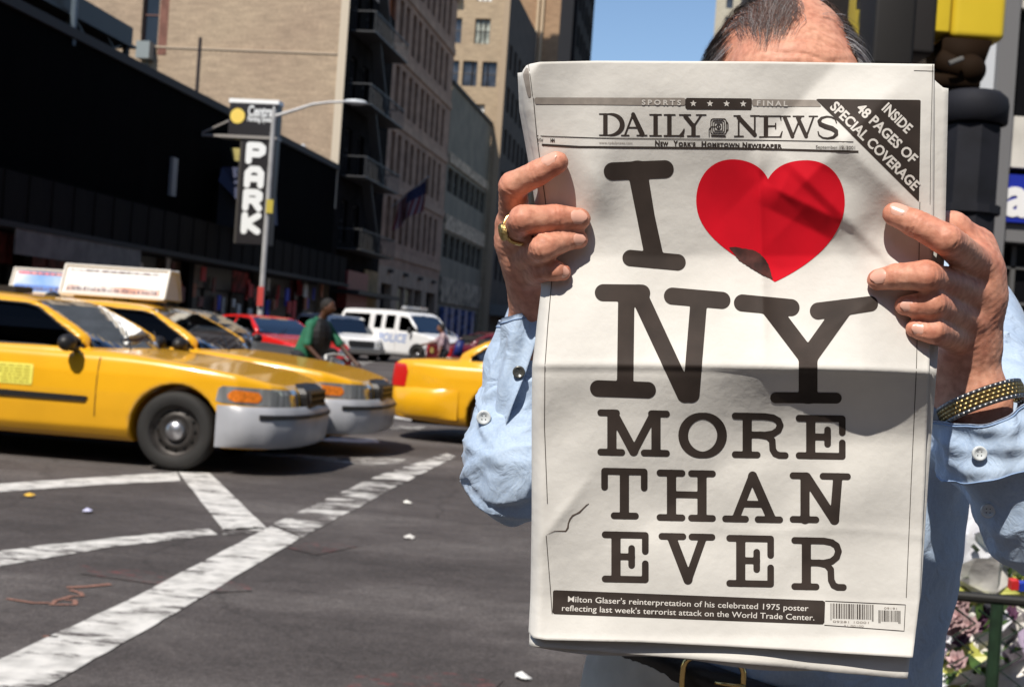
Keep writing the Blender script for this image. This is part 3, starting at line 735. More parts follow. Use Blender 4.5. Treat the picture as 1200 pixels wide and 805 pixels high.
# ================================================================== PARK SIGN
ps = thing('parking_sign', 'tall black hanging sign with white letters PARK under a yellow dot sign box', 'sign', S(-16.87, 44.0, .13), -ALPHA)
SB = mat('sign_black', (.012, .010, .012), .45); SW = mat('sign_white', (.82, .84, .84), .5); SY = mat('sign_yellow', (.85, .62, .12), .5)
SG = mat('sign_frame', (.30, .28, .26), .5)
ss = 1 / (FPX / (44.0))          # metres per pixel here
# sign lies in x(lateral)/z ; its left edge at px 262
def sx(px): return (px - 262) * ss * 1.0 - .15
z0 = 1.36 + (372 - 385) * 0
def zz_(py): return CAMZ + (373 - py) * ss
MB().bb(sx(262), sx(323), -.25, .25, zz_(157), zz_(118)).make('sign_box', SB, ps)
MB().bb(sx(261), sx(324), -.27, .27, zz_(117.8), zz_(113)).make('top_light_box', mat('sign_lightbox', (.9, .9, .88), .4), ps)
MB().bb(sx(250), sx(324), -.28, .28, zz_(160.5), zz_(157.2)).make('frame_bar', SG, ps)
MB().bb(sx(281), sx(323), -.22, .22, zz_(288), zz_(160.7)).make('column_box', SB, ps)
MB().bb(sx(278), sx(281) - .004, -.2, .2, zz_(288), zz_(160.7)).make('column_edge', mat('sign_edge', (.05, .045, .04), .5), ps)
MB().tube([(sx(262) - .05, -.2, zz_(159)), (-1.4, -.2, zz_(159))], .05, 6).tube([(-1.3, -.2, zz_(159)), (sx(262), -.2, zz_(140))], .04, 6).make('bracket', SG, ps)
def front(y): return lambda p, h: np.stack([p[:, 0], y - h + 0 * p[:, 0], p[:, 1]], 1)
def flat(name, f, b, step, y, th, m_, parent):
    V2, F2 = fill2d(f, *b, step); V, F = solid2(V2, F2, front(y), th); return part(name, V, F, m_, parent)
cx, cz = sx(273), zz_(134); flat('yellow_dot', lambda X_, Y_: np.hypot(X_ - cx, Y_ - cz) - .27, (cx - .4, cx + .4, cz - .4, cz + .4), .03, -.25, .02, SY, ps)
for s_, zc, sz, bo in (('Central', 133, .52, .014), ('Parking System', 139.5, .26, .007)):
    V2, F2 = text2d(s_, sz, bo, align='LEFT'); w = V2[:, 0].max() - V2[:, 0].min(); V2[:, 0] = (V2[:, 0] - V2[:, 0].min()) * ((sx(319) - sx(286)) / w) + sx(286); V2[:, 1] += zz_(zc)
    V, F = solid2(V2, F2, front(-.25), .015); part('lettering', V, F, SW, ps)
def boxletter(ch, cxp, cyp, w, h, st):
    L = {'P': [[(0, 1), (0, 0), (.75, 0), (1, .15), (1, .42), (.75, .56), (0, .56)]],
         'A': [[(0, 1), (0, .25), (.25, 0), (.75, 0), (1, .25), (1, 1)], [(0, .6), (1, .6)]],
         'R': [[(0, 1), (0, 0), (.75, 0), (1, .12), (1, .38), (.75, .52), (0, .52)], [(.55, .52), (1, 1)]],
         'K': [[(0, 0), (0, 1)], [(1, 0), (.1, .52), (1, 1)]]}[ch]
    r = st / 2
    def mp(u, v): return (sx(cxp - w / 2 + r / 1 + u * (w - 2 * r)), zz_(cyp - h / 2 + r + v * (h - 2 * r)))
    def f(X_, Y_):
        d = np.full(X_.shape, 1e9)
        for l_ in L: d = np.minimum(d, caps2(X_, Y_, [mp(*q) for q in l_], r * ss))
        return d
    b = (sx(cxp - w / 2 - 2), sx(cxp + w / 2 + 2), zz_(cyp + h / 2 + 2), zz_(cyp - h / 2 - 2))
    flat('letter', f, b, .03, -.22, .03, SW, ps)
for ch, cy in zip('PARK', (178, 207, 235, 263)): boxletter(ch, 299, cy, 25, 27, 8)
yb = thing('yellow_awning', 'small yellow awning under the sign box by the black building', 'awning', S(-17.6, 45.6, 0), -ALPHA)
part('awning_cloth', [(0, 0, zz_(160)), (1.05, 0, zz_(160)), (1.0, 0, zz_(176)), (.15, 0, zz_(176)), (0, .9, zz_(160)), (1.05, .9, zz_(160)), (1.0, .7, zz_(176)), (.15, .7, zz_(176))],
     [(0, 3, 2, 1), (4, 5, 6, 7), (0, 1, 5, 4), (3, 7, 6, 2), (0, 4, 7, 3), (1, 2, 6, 5)], mat('awning_yellow', (.42, .36, .12), .7, var=.2, vscale=3), yb)
bl = thing('blue_awning', 'dark blue slanted shop awning with white stripes behind the letters', 'awning', S(-17.7, 45.2, 0), -ALPHA)
BA = mat('awning_blue', (.035, .045, .10), .7)
part('awning_cloth', [(0, 0, zz_(186)), (1.3, 0, zz_(186)), (1.5, -.3, zz_(250)), (0, -.3, zz_(205)), (0, 2.2, zz_(186)), (1.3, 2.2, zz_(186)), (1.5, 2.2, zz_(250)), (0, 2.2, zz_(205))],
     [(0, 3, 2, 1), (4, 5, 6, 7), (0, 1, 5, 4), (3, 7, 6, 2), (0, 4, 7, 3), (1, 2, 6, 5)], BA, bl)
for k in range(3):
    z = zz_(191 + 9 * k); x0 = .62 + .10 * k
    MB().bb(x0, 1.25, -.20 - .045 * k, -.05, z - .07, z + .07).make('white_stripe', SW, bl)
MB().bb(-.2, 1.2, .3, .6, zz_(262), zz_(186.5)).make('panel', mat('panel_dim', (.03, .03, .035), .7), bl)

# ================================================================== STREET LAMP
lp_ = G(305, 418); d_l = 43.0; sl_ = FPX / d_l
base = Q(301, 425, d_l); lampe = thing('street_lamp', 'tall grey street lamp with a curved arm in front of the parking sign', 'street lamp', (base.x, base.y, 0), 0)
lampe.scale = (.915, .915, .915)
LG = mat('lamp_pole_grey', (.42, .42, .42), .45, var=.15, vscale=2)
H = 9.15
MB().lathe([(.17, 0.0), (.17, .3), (.12, .45), (.10, 3), (.085, H), (.0, H + .02)], 12).make('pole', LG, lampe)
arm = [(0, 0, H - .25), (.7, 0, H + .02), (1.4, 0, H + .30), (2.0, 0, H + .42), (2.6, 0, H + .48)]
MB().tube(arm, [.07, .06, .055, .05, .045], 8).make('arm', LG, lampe)
MB().ball((2.95, 0, H + .49), .4, 14, 8, (1.1, .45, .26)).make('lamp_head', mat('lamp_head', (.6, .63, .65), .35), lampe, True)
MB().box((.1, -.14, 5.6), (.25, .03, .5)).make('small_sign', mat('small_yellow', (.5, .4, .05), .6), lampe)
MB().box((.0, -.2, 2.3), (.22, .03, .7)).make('small_sign', mat('small_red', (.5, .05, .04), .6), lampe, label='small red sign low on the pole')

# ================================================================== CARS
def poly_sdf_grid(pts, A, B):
    X_, Y_ = np.meshgrid(A, B, indexing='ij'); return poly2(X_, Y_, pts)
def car_field(P, prof, cab, front, cfront, plan, cplan, k=.06):
    """signed distance of a closed car body at points P (…,3) from side, front and plan outlines"""
    x, y, z = P[..., 0], np.abs(P[..., 1]), P[..., 2]
    lo = smax(smax(poly2(x, z, prof), poly2(y, z, front), k), poly2(x, y, plan), k)
    ca = smax(smax(poly2(x, z, cab), poly2(y, z, cfront), k), poly2(x, y, cplan), k)
    return smin(lo, ca, .02), ca
def grid_eval(prof, cab, front, cfront, plan, cplan, k=.06):
    """same, but separable outlines evaluated on 2D grids: returns f(P) valid on regular grids only"""
    def f(P):
        xs, ys, zs = P[:, 0, 0, 0], P[0, :, 0, 1], P[0, 0, :, 2]; ya = np.abs(ys)
        s1 = poly_sdf_grid(prof, xs, zs)[:, None, :]; s2 = poly_sdf_grid(front, ya, zs)[None]; s3 = poly_sdf_grid(plan, xs, ya)[:, :, None]
        c1 = poly_sdf_grid(cab, xs, zs)[:, None, :]; c2 = poly_sdf_grid(cfront, ya, zs)[None]; c3 = poly_sdf_grid(cplan, xs, ya)[:, :, None]
        lo = smax(smax(s1, s2, k), s3, k); ca = smax(smax(c1, c2, k), c3, k)
        return smin(lo, ca, .02), ca
    return f
def mirror_poly(p):  # half-width outline -> closed against y=0 with overshoot
    return p
def sedan_dims():
    prof = [(2.50, .22), (2.66, .27), (2.70, .36), (2.70, .50), (2.665, .60), (2.645, .72), (2.58, .785), (2.25, .865), (1.8, .925), (1.3, .975), (1.0, .995), (.6, .985), (-1.0, 1.0), (-1.8, 1.03), (-2.2, 1.02), (-2.52, .985), (-2.62, .93), (-2.665, .75), (-2.70, .62), (-2.715, .42), (-2.66, .32), (-2.5, .27), (-1.8, .22), (1.9, .20)]
    cab = [(1.12, .93), (1.06, .985), (.70, 1.195), (.32, 1.385), (.12, 1.43), (-.3, 1.452), (-.8, 1.445), (-1.15, 1.405), (-1.50, 1.26), (-1.93, 1.01), (-1.95, .9), (1.1, .85)]
    front = [(-.5, .15), (.86, .2), (.945, .33), (.975, .5), (.985, .64), (.97, .80), (.93, .93), (.84, 1.03), (.5, 1.10), (-.5, 1.12)]
    cfront = [(-.5, .8), (.92, .84), (.895, .99), (.80, 1.20), (.69, 1.375), (.58, 1.44), (.3, 1.475), (-.5, 1.48)]
    plan = [(2.73, -.5), (2.715, .25), (2.66, .58), (2.52, .80), (2.25, .93), (1.7, .985), (-1.9, .985), (-2.35, .93), (-2.6, .80), (-2.70, .60), (-2.73, .2), (-2.73, -.5)]
    cplan = [(1.14, -.5), (1.10, .3), (.98, .62), (.80, .90), (.5, .93), (-1.5, .93), (-1.78, .78), (-1.92, .4), (-1.97, -.5)]
    return prof, cab, front, cfront, plan, cplan
def van_dims():
    prof = [(2.60, .30), (2.72, .42), (2.72, .66), (2.68, .95), (2.55, 1.08), (2.25, 1.14), (1.75, 1.22), (1.5, 1.25), (-2.6, 1.25), (-2.72, 1.2), (-2.75, .5), (-2.7, .36), (-2.4, .30)]
    cab = [(1.95, 1.1), (1.85, 1.19), (1.10, 1.93), (.9, 2.02), (-.5, 2.09), (-2.2, 2.08), (-2.5, 2.03), (-2.72, 1.3), (-2.73, 1.1)]
    front = [(-.5, .25), (.92, .28), (1.0, .45), (1.01, .9), (1.0, 1.2), (.9, 1.3), (-.5, 1.32)]
    cfront = [(-.5, 1), (1.0, 1.05), (.985, 1.3), (.90, 1.85), (.80, 2.03), (.5, 2.10), (-.5, 2.11)]
    plan = [(2.75, -.5), (2.72, .5), (2.6, .82), (2.3, .97), (1.6, 1.01), (-2.55, 1.01), (-2.75, .9), (-2.77, -.5)]
    cplan = [(1.98, -.5), (1.9, .5), (1.7, .85), (1.3, .99), (-2.55, 1.0), (-2.73, .88), (-2.76, -.5)]
    return prof, cab, front, cfront, plan, cplan
def wheel(parent, x, y, r, side, name='wheel', seg=36, capc=(.45, .45, .47), w=.215):
    """side=+1: outer face towards +y"""
    e = MB(); k = side; h = w / 2
    e.lathe([(r * .66, h * .92), (r * .72, h), (r * .88, h * 1.02), (r * .965, h * .86), (r, h * .6), (r, -h * .6), (r * .965, -h * .86), (r * .88, -h), (r * .66, -h * .9)], seg, 'y')
    o = e.make(name, mat('tyre_rubber', (.017, .016, .015), .75, bump=.002, bscale=50, var=.3, vscale=5), parent, True)
    if side < 0: o.rotation_euler = (0, 0, pi)
    o.location = (x, y, r)
    t = MB()
    t.lathe([(r * .675, h * .90), (r * .64, h * .80), (r * .60, h * .35), (r * .50, h * .30), (r * .44, h * .55), (r * .36, h * .62), (r * .30, h * .45), (.001, h * .45)], seg, 'y')
    t.make('rim', mat('steel_rim', (.05, .045, .042), .5, metal=.5, var=.3, vscale=10), o, True)
    c = MB(); c.lathe([(r * .27, h * .46), (r * .25, h * .8), (r * .2, h * .98), (.001, h * 1.02)], 20, 'y')
    c.make('hub_cap', mat('hub_cap_%d' % int(capc[0] * 100), capc, .3, metal=.9), o, True)
    hb = MB()
    for i in range(12):
        a = 2 * pi * i / 12; hb.ball((r * .47 * math.cos(a), h * .40, r * .47 * math.sin(a)), .020, 6, 4, (1, .6, 1))
    hb.make('rim_hole', mat('hole_black', (.004, .004, .004), .9), o, True)
    return o
def make_car(kind, dims, paint, wheels, wr, side_win, ws, rw, step=.02, arch=.06, interior=True, glass=None, cutz=None, lower_mat=None):
    """body shell with real window openings, wheel arches and a hollow cabin"""
    prof, cab, front, cfront, plan, cplan = dims; gf = grid_eval(*dims)
    zc = cutz
    def body(P):
        F, ca = gf(P); xs, ys, zs = P[:, 0, 0, 0], P[0, :, 0, 1], P[0, 0, :, 2]
        hol = smax(ca + .055, -(P[..., 2] - zc + .0), .01)           # cabin cavity
        F = np.maximum(F, -hol)
        for pw in side_win:
            s = poly_sdf_grid(pw, xs, zs)[:, None, :]; F = np.maximum(F, -np.maximum(s, .45 - np.abs(P[..., 1])))
        for (pw, x0, x1) in (ws, rw):                                  # windscreens: outline in (y,z)
            s = poly_sdf_grid(pw, np.abs(ys), zs)[None]; F = np.maximum(F, -np.maximum(s, np.maximum(x0 - P[..., 0], P[..., 0] - x1)))
        for wx in wheels:
            s = np.hypot(P[..., 0] - wx, P[..., 2] - wr) - (wr + arch); F = smax(F, -np.maximum(s, .62 - np.abs(P[..., 1])), .012)
        return F
    V, Fq = surface_nets(body, (-2.86, -1.08, .12), (2.86, 1.08, max(p[1] for p in cab) + .1), step)
    return V, Fq
def on_surface(dims, pts, dirv, tmax=2.5, off=.0, n=240):
    """push points along dirv until they meet the closed body, then back off by off"""
    P = np.array(pts, float); d = np.array(dirv, float); d /= np.linalg.norm(d)
    t = np.zeros(len(P)); hit = np.zeros(len(P), bool)
    for _ in range(n):
        q = P + t[:, None] * d; f, _c = car_field(q, *dims); hit |= f < .002; t += np.where(hit, 0, np.clip(f * .6, .002, .2)); 
        if hit.all(): break
    return P + (t - off)[:, None] * d
def patch(dims, poly, plane, dirv, off, th, m_, name, parent, step=.03, start=1.6):
    """panel hugging the body: outline poly in plane 'xz' (side), 'yz' (front/rear) or diag corner"""
    xs = [p[0] for p in poly]; ys = [p[1] for p in poly]
    V2, F2 = fill2d(lambda A, B: poly2(A, B, poly), min(xs) - step, max(xs) + step, min(ys) - step, max(ys) + step, step)
    d = np.array(dirv, float); d /= np.linalg.norm(d)
    if plane == 'xz': P = np.stack([V2[:, 0], 0 * V2[:, 0] - d[1] * start, V2[:, 1]], 1)
    elif plane == 'yz': P = np.stack([0 * V2[:, 0] - d[0] * 3.2, V2[:, 0], V2[:, 1]], 1)
    else:   # corner: abscissa runs along the direction perpendicular to d in plan
        u = np.array([-d[1], d[0], 0.]); o = np.array(plane); P = o - d * 1.5 + V2[:, :1] * u + V2[:, 1:] * np.array([0, 0, 1.])
    A = on_surface(dims, P, d, off=off); 
    V = np.vstack([A + d * -0.0, A + d * th]); n = len(A); E = set()
    for f in F2:
        for a, b in zip(f, f[1:] + f[:1]): E.add((a, b))
    FF = [f for f in F2] + [tuple(i + n for i in reversed(f)) for f in F2] + [(b, a, a + n, b + n) for a, b in E if (b, a) not in E]
    bm = bmesh.new(); bv = [bm.verts.new(v) for v in V]
    for f in FF:
        try: bm.faces.new([bv[i] for i in f])
        except ValueError: pass
    bmesh.ops.recalc_face_normals(bm, faces=bm.faces)
    me = bpy.data.meshes.new(name); bm.to_mesh(me); bm.free(); me.materials.append(m_)
    o = bpy.data.objects.new(name, me); link(o, parent); return o
YEL = mat('taxi_yellow', (.80, .405, .012), .25, coat=.6, var=.05, vscale=3)
TRIM = mat('black_trim', (.012, .011, .011), .5); CHR = mat('chrome', (.6, .6, .62), .15, metal=1)
BUMP = mat('bumper_grey', (.36, .37, .40), .38, var=.12, vscale=4)
GLS = glass_mat('car_glass', (.14, .20, .25), 1.5); GLD = glass_mat('car_glass_dark', (.05, .05, .05), .16)
AMB = mat('amber_lens', (.75, .20, .02), .15, var=.3, vscale=30); CLR = mat('clear_lens', (.40, .42, .43), .16, metal=.55, coat=1, var=.35, vscale=9, spec=.8, stretch=(1, 4, .3), detail=1); REDL = mat('red_lens', (.60, .012, .012), .12, coat=.5)
INT = mat('car_interior', (.03, .028, .026), .8)
SED = sedan_dims(); SWIN = [
    [(.84, 1.00), (.80, 1.06), (.34, 1.325), (.22, 1.35), (-.26, 1.365), (-.26, .995)],
    [(-.36, .995), (-.36, 1.365), (-.80, 1.355), (-1.06, 1.30), (-1.20, 1.18), (-1.22, 1.0)],
    [(-1.30, 1.02), (-1.28, 1.17), (-1.17, 1.30), (-1.36, 1.25), (-1.62, 1.07), (-1.62, 1.03)]]
WS = ([(-.4, 1.005), (.79, 1.005), (.635, 1.375), (-.4, 1.405)], .25, 1.3); RW = ([(-.4, 1.05), (.74, 1.05), (.60, 1.35), (-.4, 1.38)], -2.2, -1.18)
SV, SF = make_car('sedan', SED, None, (1.73, -1.22), .345, SWIN, WS, RW, .02, .055, cutz=.72)
def sheet_yz(dims, half, x_sign, off, name, parent, m_):
    poly = half + [(-p[0], p[1]) for p in reversed(half)]
    return patch(dims, poly, 'yz', (-x_sign, 0, 0), off, .004, m_, name, parent, .06)
def hollow_part(o): return o
def build_sedan(name, label, cat, paint, taxi=False, ad=None, group=None, front_seatperson=False, bump=BUMP, rear_bump=None, full=True):
    e = thing(name, label, cat, group=group)
    part('body', SV, SF, [paint], e, True)
    gl = GLS
    for s in (-1, 1):
        for wi, pw in enumerate(SWIN):
            q = [(x + (.012 if x > np.mean([p[0] for p in pw]) else -.012), z + (.012 if z > 1.15 else -.012)) for x, z in pw]
            if taxi and s < 0 and wi == 0: gg = GLD
            else: gg = gl
            patch(SED, q, 'xz', (0, -s, 0), -.022, .004, gg, 'side_window', e, .08)
            # dark rubber line round the opening
            ring = [(p[0], p[1]) for p in pw]
            P3 = on_surface(SED, [(x, s * 1.6, z) for x, z in ring], (0, -s, 0), off=.000)
            MB().tube([tuple(p) for p in P3], .011, 5, closed=True).make('window_seal', TRIM, e)
    sheet_yz(SED, [(0, 1.0), (.80, 1.0), (.65, 1.385), (0, 1.41)], 1, -.018, 'windscreen', e, gl)
    sheet_yz(SED, [(0, 1.04), (.75, 1.04), (.61, 1.36), (0, 1.39)], -1, -.018, 'rear_window', e, gl)
    for i, (wx) in enumerate((1.73, -1.22)):
        for s in (-1, 1): wheel(e, wx, s * .835, .345, s)
    # underbody
    MB().bb(-2.4, 2.4, -.6, .6, .2, .3).make('underbody', mat('under_black', (.008, .008, .008), .9), e)
    if not full: return e
    # interior
    sb = MB()
    for yy in (-.38, .38): sb.box((-.1, yy, .82), (.5, .5, .25)).box((-.42, yy, 1.02), (.16, .5, .58), Euler((0, -.2, 0)).to_matrix()).box((-.50, yy, 1.33), (.1, .26, .12))
    sb.make('front_seat', INT, e)
    MB().box((-1.25, 0, .80), (.5, 1.3, .2)).box((-1.5, 0, 1.02), (.2, 1.3, .55)).make('rear_seat', INT, e)
    MB().box((.85, 0, .9), (.5, 1.4, .14)).make('dashboard', INT, e)
    MB().tube([(.42 + .07 * math.cos(t), .38 + .18 * math.sin(t), 1.02 + .17 * math.cos(t)) for t in np.linspace(0, 2 * pi, 17)[:-1]], .014, 6, closed=True).make('steering_wheel', TRIM, e)
    # seams, trim, lamps
    for s in (-1, 1):
        for seam in ([(1.02, .42), (1.03, .93)], [(-.31, .34), (-.31, .98)], [(-1.2, .62), (-1.17, .8), (-1.24, .98)]):
            L = []
            for a, b in zip(seam[:-1], seam[1:]):
                for t in np.linspace(0, 1, 7): L.append((a[0] + (b[0] - a[0]) * t, s * 1.6, a[1] + (b[1] - a[1]) * t))
            P3 = on_surface(SED, L, (0, -s, 0), off=.0); MB().tube([tuple(p) for p in P3], .005, 4).make('door_seam', mat('seam_dark', (.03, .012, .004), .7), e)
        patch(SED, [(.98, .545), (.965, .59), (-.27, .60), (-.27, .545)], 'xz', (0, -s, 0), .018, .03, TRIM, 'side_moulding', e, .04)
        patch(SED, [(-.35, .545), (-.35, .60), (-.95, .60), (-1.0, .545)], 'xz', (0, -s, 0), .018, .03, TRIM, 'side_moulding', e, .04)
        for hx in (-.05, -.98): patch(SED, [(hx - .12, .86), (hx - .12, .895), (hx + .06, .895), (hx + .06, .86)], 'xz', (0, -s, 0), .022, .02, mat('handle_dark', (.08, .06, .05), .4), 'door_handle', e, .03)
        # mirror
        mr = MB().ball((.78, s * 1.06, 1.04), .10, 10, 7, (.75, 1.05, .75)).tube([(.80, s * .90, .985), (.78, s * 1.0, 1.0)], .03, 6)
        mr.make('side_mirror', TRIM, e, True)
        # sharp triangle behind the mirror
        # head and tail lamps wrapped on the corners
        d = (-.78, -s * .62, 0); u = 1 if s > 0 else -1
        o = np.array([2.50, s * .72, 0.])
        def cp(poly): return [(p[0] * s, p[1]) for p in poly]
        patch(SED, cp([(-.44, .62), (-.42, .765), (.33, .745), (.37, .60), (.0, .60)]), tuple(o), d, .004, .02, CLR, 'headlight', e, .035)
        patch(SED, cp([(-.12, .632), (-.13, .72), (-.34, .738), (-.38, .68), (-.35, .635)]), tuple(o), d, .010, .02, AMB, 'turn_signal', e, .03)
        o2 = np.array([-2.55, s * .78, 0.]); d2 = (.72, -s * .70, 0)
        patch(SED, cp([(-.20, .66), (-.24, .90), (-.1, .945), (.16, .935), (.20, .84), (.17, .66)]), tuple(o2), d2, .010, .02, REDL, 'tail_light', e, .03)
    # grille
    g = patch(SED, [(-.31, .50), (-.335, .70), (-.30, .765), (-.22, .79), (.22, .79), (.30, .765), (.335, .70), (.31, .50)], 'yz', (-1, 0, 0), .065, .10, TRIM, 'grille', e, .03)
    gb = MB()
    for k in range(9): gb.box((2.715, -.26 + .065 * k, .635), (.05, .012, .21))
    for k in range(4): gb.box((2.72, 0, .55 + .055 * k), (.045, .54, .01))
    gb.make('grille_bars', mat('grille_bar', (.035, .03, .028), .35), g)['kind'] = 'stuff'
    # bumpers: wrap strips by offsetting the body's plan
    def bumper(x_sign, z0, z1, m_, nm, band=True):
        prof2 = [(.0, z0), (.035, z0 + .04), (.055, (z0 + z1) / 2), (.05, z1 - .05), (.01, z1)]
        ang = []
        pl = [(1.72, .99), (2.1, .965), (2.35, .91), (2.52, .81), (2.64, .62), (2.70, .38), (2.72, 0)]
        pl = pl + [(a, -b) for a, b in reversed(pl[:-1])]
        if x_sign < 0: pl = [(-a * 1.003, b) for a, b in pl]

        pl = [p for p in pl if abs(p[0]) > (2.08 if x_sign > 0 else 1.7)]
        V = []; F = []; n = len(prof2)
        # refine
        L = [];
        for a, b in zip(pl[:-1], pl[1:]):
            for t in (0, .25, .5, .75): L.append((a[0] + (b[0] - a[0]) * t, a[1] + (b[1] - a[1]) * t))
        L.append(pl[-1])
        for i, (x, y) in enumerate(L):
            a = L[max(i - 1, 0)]; b = L[min(i + 1, len(L) - 1)]; t = Vector((b[0] - a[0], b[1] - a[1], 0)).normalized()
            nn = Vector((-t.y, t.x, 0)); 
            if nn.dot(Vector((x, y, 0))) < 0: nn = -nn
            tp = min(1, i / 3, (len(L) - 1 - i) / 3)
            for o_, z in prof2: V.append((x + nn.x * (o_ * tp + .004 * (tp > 0) - .01 * (tp <= 0)), y + nn.y * (o_ * tp - .01 * (tp <= 0)), z))
        for i in range(len(L) - 1):
            for j in range(n - 1): F.append((i * n + j, (i + 1) * n + j, (i + 1) * n + j + 1, i * n + j + 1))
        bo = part(nm, V, F, m_, e, True)
        if band:
            pts = []
            for i, (x, y) in enumerate(L[6:-6]):
                a = L[max(i + 5, 0)]; b = L[min(i + 7, len(L) - 1)]; t = Vector((b[0] - a[0], b[1] - a[1], 0)).normalized(); nn = Vector((-t.y, t.x, 0))
                if nn.dot(Vector((x, y, 0))) < 0: nn = -nn
                pts.append((x + nn.x * .052, y + nn.y * .052, z1 - .085))
            MB().tube(pts, .022, 6).make('bumper_strip', TRIM, bo)
    bumper(1, .24, .60, bump, 'front_bumper'); bumper(-1, .30, .66, rear_bump or paint, 'rear_bumper', False)
    MB().box((-2.70, 0, .80), (.012, .31, .155)).make('number_plate', mat('plate', (.45, .33, .10), .5), e)
    for yy in (-.35, .35): MB().tube([(1.06, yy, 1.0), (.84, yy + .40, 1.155)], .008, 5).make('wiper', TRIM, e)
    if taxi:
        # fare card on the front doors, lettered in thin lines
        for s in (-1, 1):
            st = patch(SED, [(.12, .65), (.12, .83), (.45, .83), (.45, .65)], 'xz', (0, -s, 0), .006, .004, mat('fare_card', (.80, .74, .12), .5), 'fare_card', e, .02)
            lb_ = MB(); rs = random.Random(5)
            for k in range(6):
                z = .81 - .027 * k; x = .42; P3 = on_surface(SED, [(x, s * 1.6, z)], (0, -s, 0), off=.009)[0]
                while x > .17:
                    w = rs.uniform(.02, .07); lb_.box((x - w / 2, P3[1], z), (w, .003, .009)); x -= w + .015
            lb_.make('fare_print', mat('fare_print', (.50, .42, .05), .6), st)['kind'] = 'stuff'
        MB().box((-.25, 0, 1.475), (.18, .34, .06)).make('roof_lamp_base', TRIM, e)
    return e
def roof_ad(e, txt, colA, colB, colC, dx=0, length=1.25):
    """rooftop advertising sign of a taxi: long wedge box with printed faces"""
    L = length; MB().box((-.35 + dx, 0, 1.475), (L * .8, .30, .04)).make('sign_base', mat('ad_base', (.55, .50, .42), .5), e)
    V = []
    for x in (-L / 2, L / 2):
        for y, z in ((-.24, 1.49), (-.12, 1.80), (.12, 1.80), (.24, 1.49)): V.append((x * (1 if z < 1.6 else .97) - .35 + dx, y, z))
    box = part('roof_sign', V, [(0, 1, 2, 3), (7, 6, 5, 4), (0, 4, 5, 1), (1, 5, 6, 2), (2, 6, 7, 3), (3, 7, 4, 0)], mat('ad_box', (.72, .70, .66), .35), e)
    for s in (-1, 1):
        def pl(u, v, o=.006): # u 0..1 along, v 0..1 up
            y = -.24 + .12 * v; z = 1.49 + .31 * v; return (-L / 2 * (1 - .03 * v) * (1 - 2 * u) * 1.0 - .35 + dx, s * (-(y) + o) if s > 0 else y - o, z + .001)
        def quad(u0, u1, v0, v1, m_, o, nm):
            P = [pl(u0, v0, o), pl(u1, v0, o), pl(u1, v1, o), pl(u0, v1, o)]
            if s > 0: P = P[::-1]
            return part(nm, P, [(0, 1, 2, 3)], m_, box)
        quad(.03, .97, .06, .94, colA, .004, 'ad_face'); quad(.045, .955, .10, .34, colB, .007, 'ad_print'); quad(.045, .955, .80, .90, colC, .007, 'ad_print')
        t = MB(); rs = random.Random(9); u = .06
        while u < .93:
            w = rs.uniform(.012, .03); P = [pl(u, .13, .010), pl(u + w, .13, .010), pl(u + w, .13 + rs.uniform(.08, .17), .010), pl(u, .13 + rs.uniform(.08, .17), .010)]
            t.add(P if s < 0 else P[::-1], [(0, 1, 2, 3)]); u += w + rs.uniform(.006, .02)
        u = .2
        while u < .8:
            w = rs.uniform(.02, .06); P = [pl(u, .82, .010), pl(u + w, .82, .010), pl(u + w, .88, .010), pl(u, .88, .010)]
            t.add(P if s < 0 else P[::-1], [(0, 1, 2, 3)]); u += w + rs.uniform(.02, .06)
        t.make('ad_lettering', mat('ad_dark', (.10, .06, .08), .5), box)['kind'] = 'stuff'
    fr = MB()
    for x in (-L / 2 - .35 + dx, L / 2 - .35 + dx): fr.tube([(x, -.245, 1.49), (x * 1.0, -.125, 1.805), (x, .125, 1.805), (x, .245, 1.49)], .018, 6)
    for y, z in ((-.245, 1.49), (-.125, 1.805), (.125, 1.805), (.245, 1.49)): fr.tube([(-L / 2 - .35 + dx, y, z), (L / 2 - .35 + dx, y, z)], .016, 6)
    fr.make('sign_frame', mat('ad_frame', (.70, .68, .63), .3), box)
def place(o, px, py, depth, yaw, lx=0, ly=0):
    """put the car so that local point (lx,ly,0) stands on the ground under pixel px at that depth"""
    g = Q(px, py, depth); R = Matrix.Rotation(yaw, 3, 'Z'); q = R @ Vector((lx, ly, 0))
    o.location = (g.x - q.x, g.y - q.y, 0); o.rotation_euler = (0, 0, yaw)
TG = 'yellow taxis at the crossing'
ta = build_sedan('taxi', 'nearest yellow taxi at the left edge with a yellow fare card on its door', 'taxi', YEL, True, group=TG)
tb = build_sedan('taxi', 'second yellow taxi behind the nearest one, carrying a white rooftop advert', 'taxi', YEL, True, group=TG)
tc_ = build_sedan('taxi', 'yellow taxi seen by its red tail light, driving behind the man\'s elbow', 'taxi', YEL, True, group=TG)
td = build_sedan('taxi', 'taxi hidden behind the left two, showing a pink and blue rooftop advert', 'taxi', YEL, True, group=TG)
place(ta, 204, 500, 11.0, math.radians(-5.5), 1.73, -.94)
place(tb, 336, 480, 13.0, math.radians(-6), 1.9, -.94)
place(tc_, 483, 480, 15.6, math.radians(-12), -2.3, -.94)
place(td, 215, 470, 15.9, math.radians(-9), 1.9, -.94)
WHT = mat('ad_white', (.80, .80, .78), .35)
roof_ad(tb, '', WHT, mat('ad_orange', (.62, .28, .18), .5, col2=(.6, .6, .6), vscale=6), mat('ad_greyish', (.45, .44, .45), .5, var=.6, vscale=14), dx=.02, length=1.18)
roof_ad(td, '', mat('ad_blue', (.10, .28, .62), .4, col2=(.75, .8, .85), vscale=1.2), mat('ad_blue2', (.08, .2, .6), .4), mat('ad_pink', (.75, .08, .16), .4, col2=(.8, .35, .2), vscale=4), dx=-.05, length=1.1)
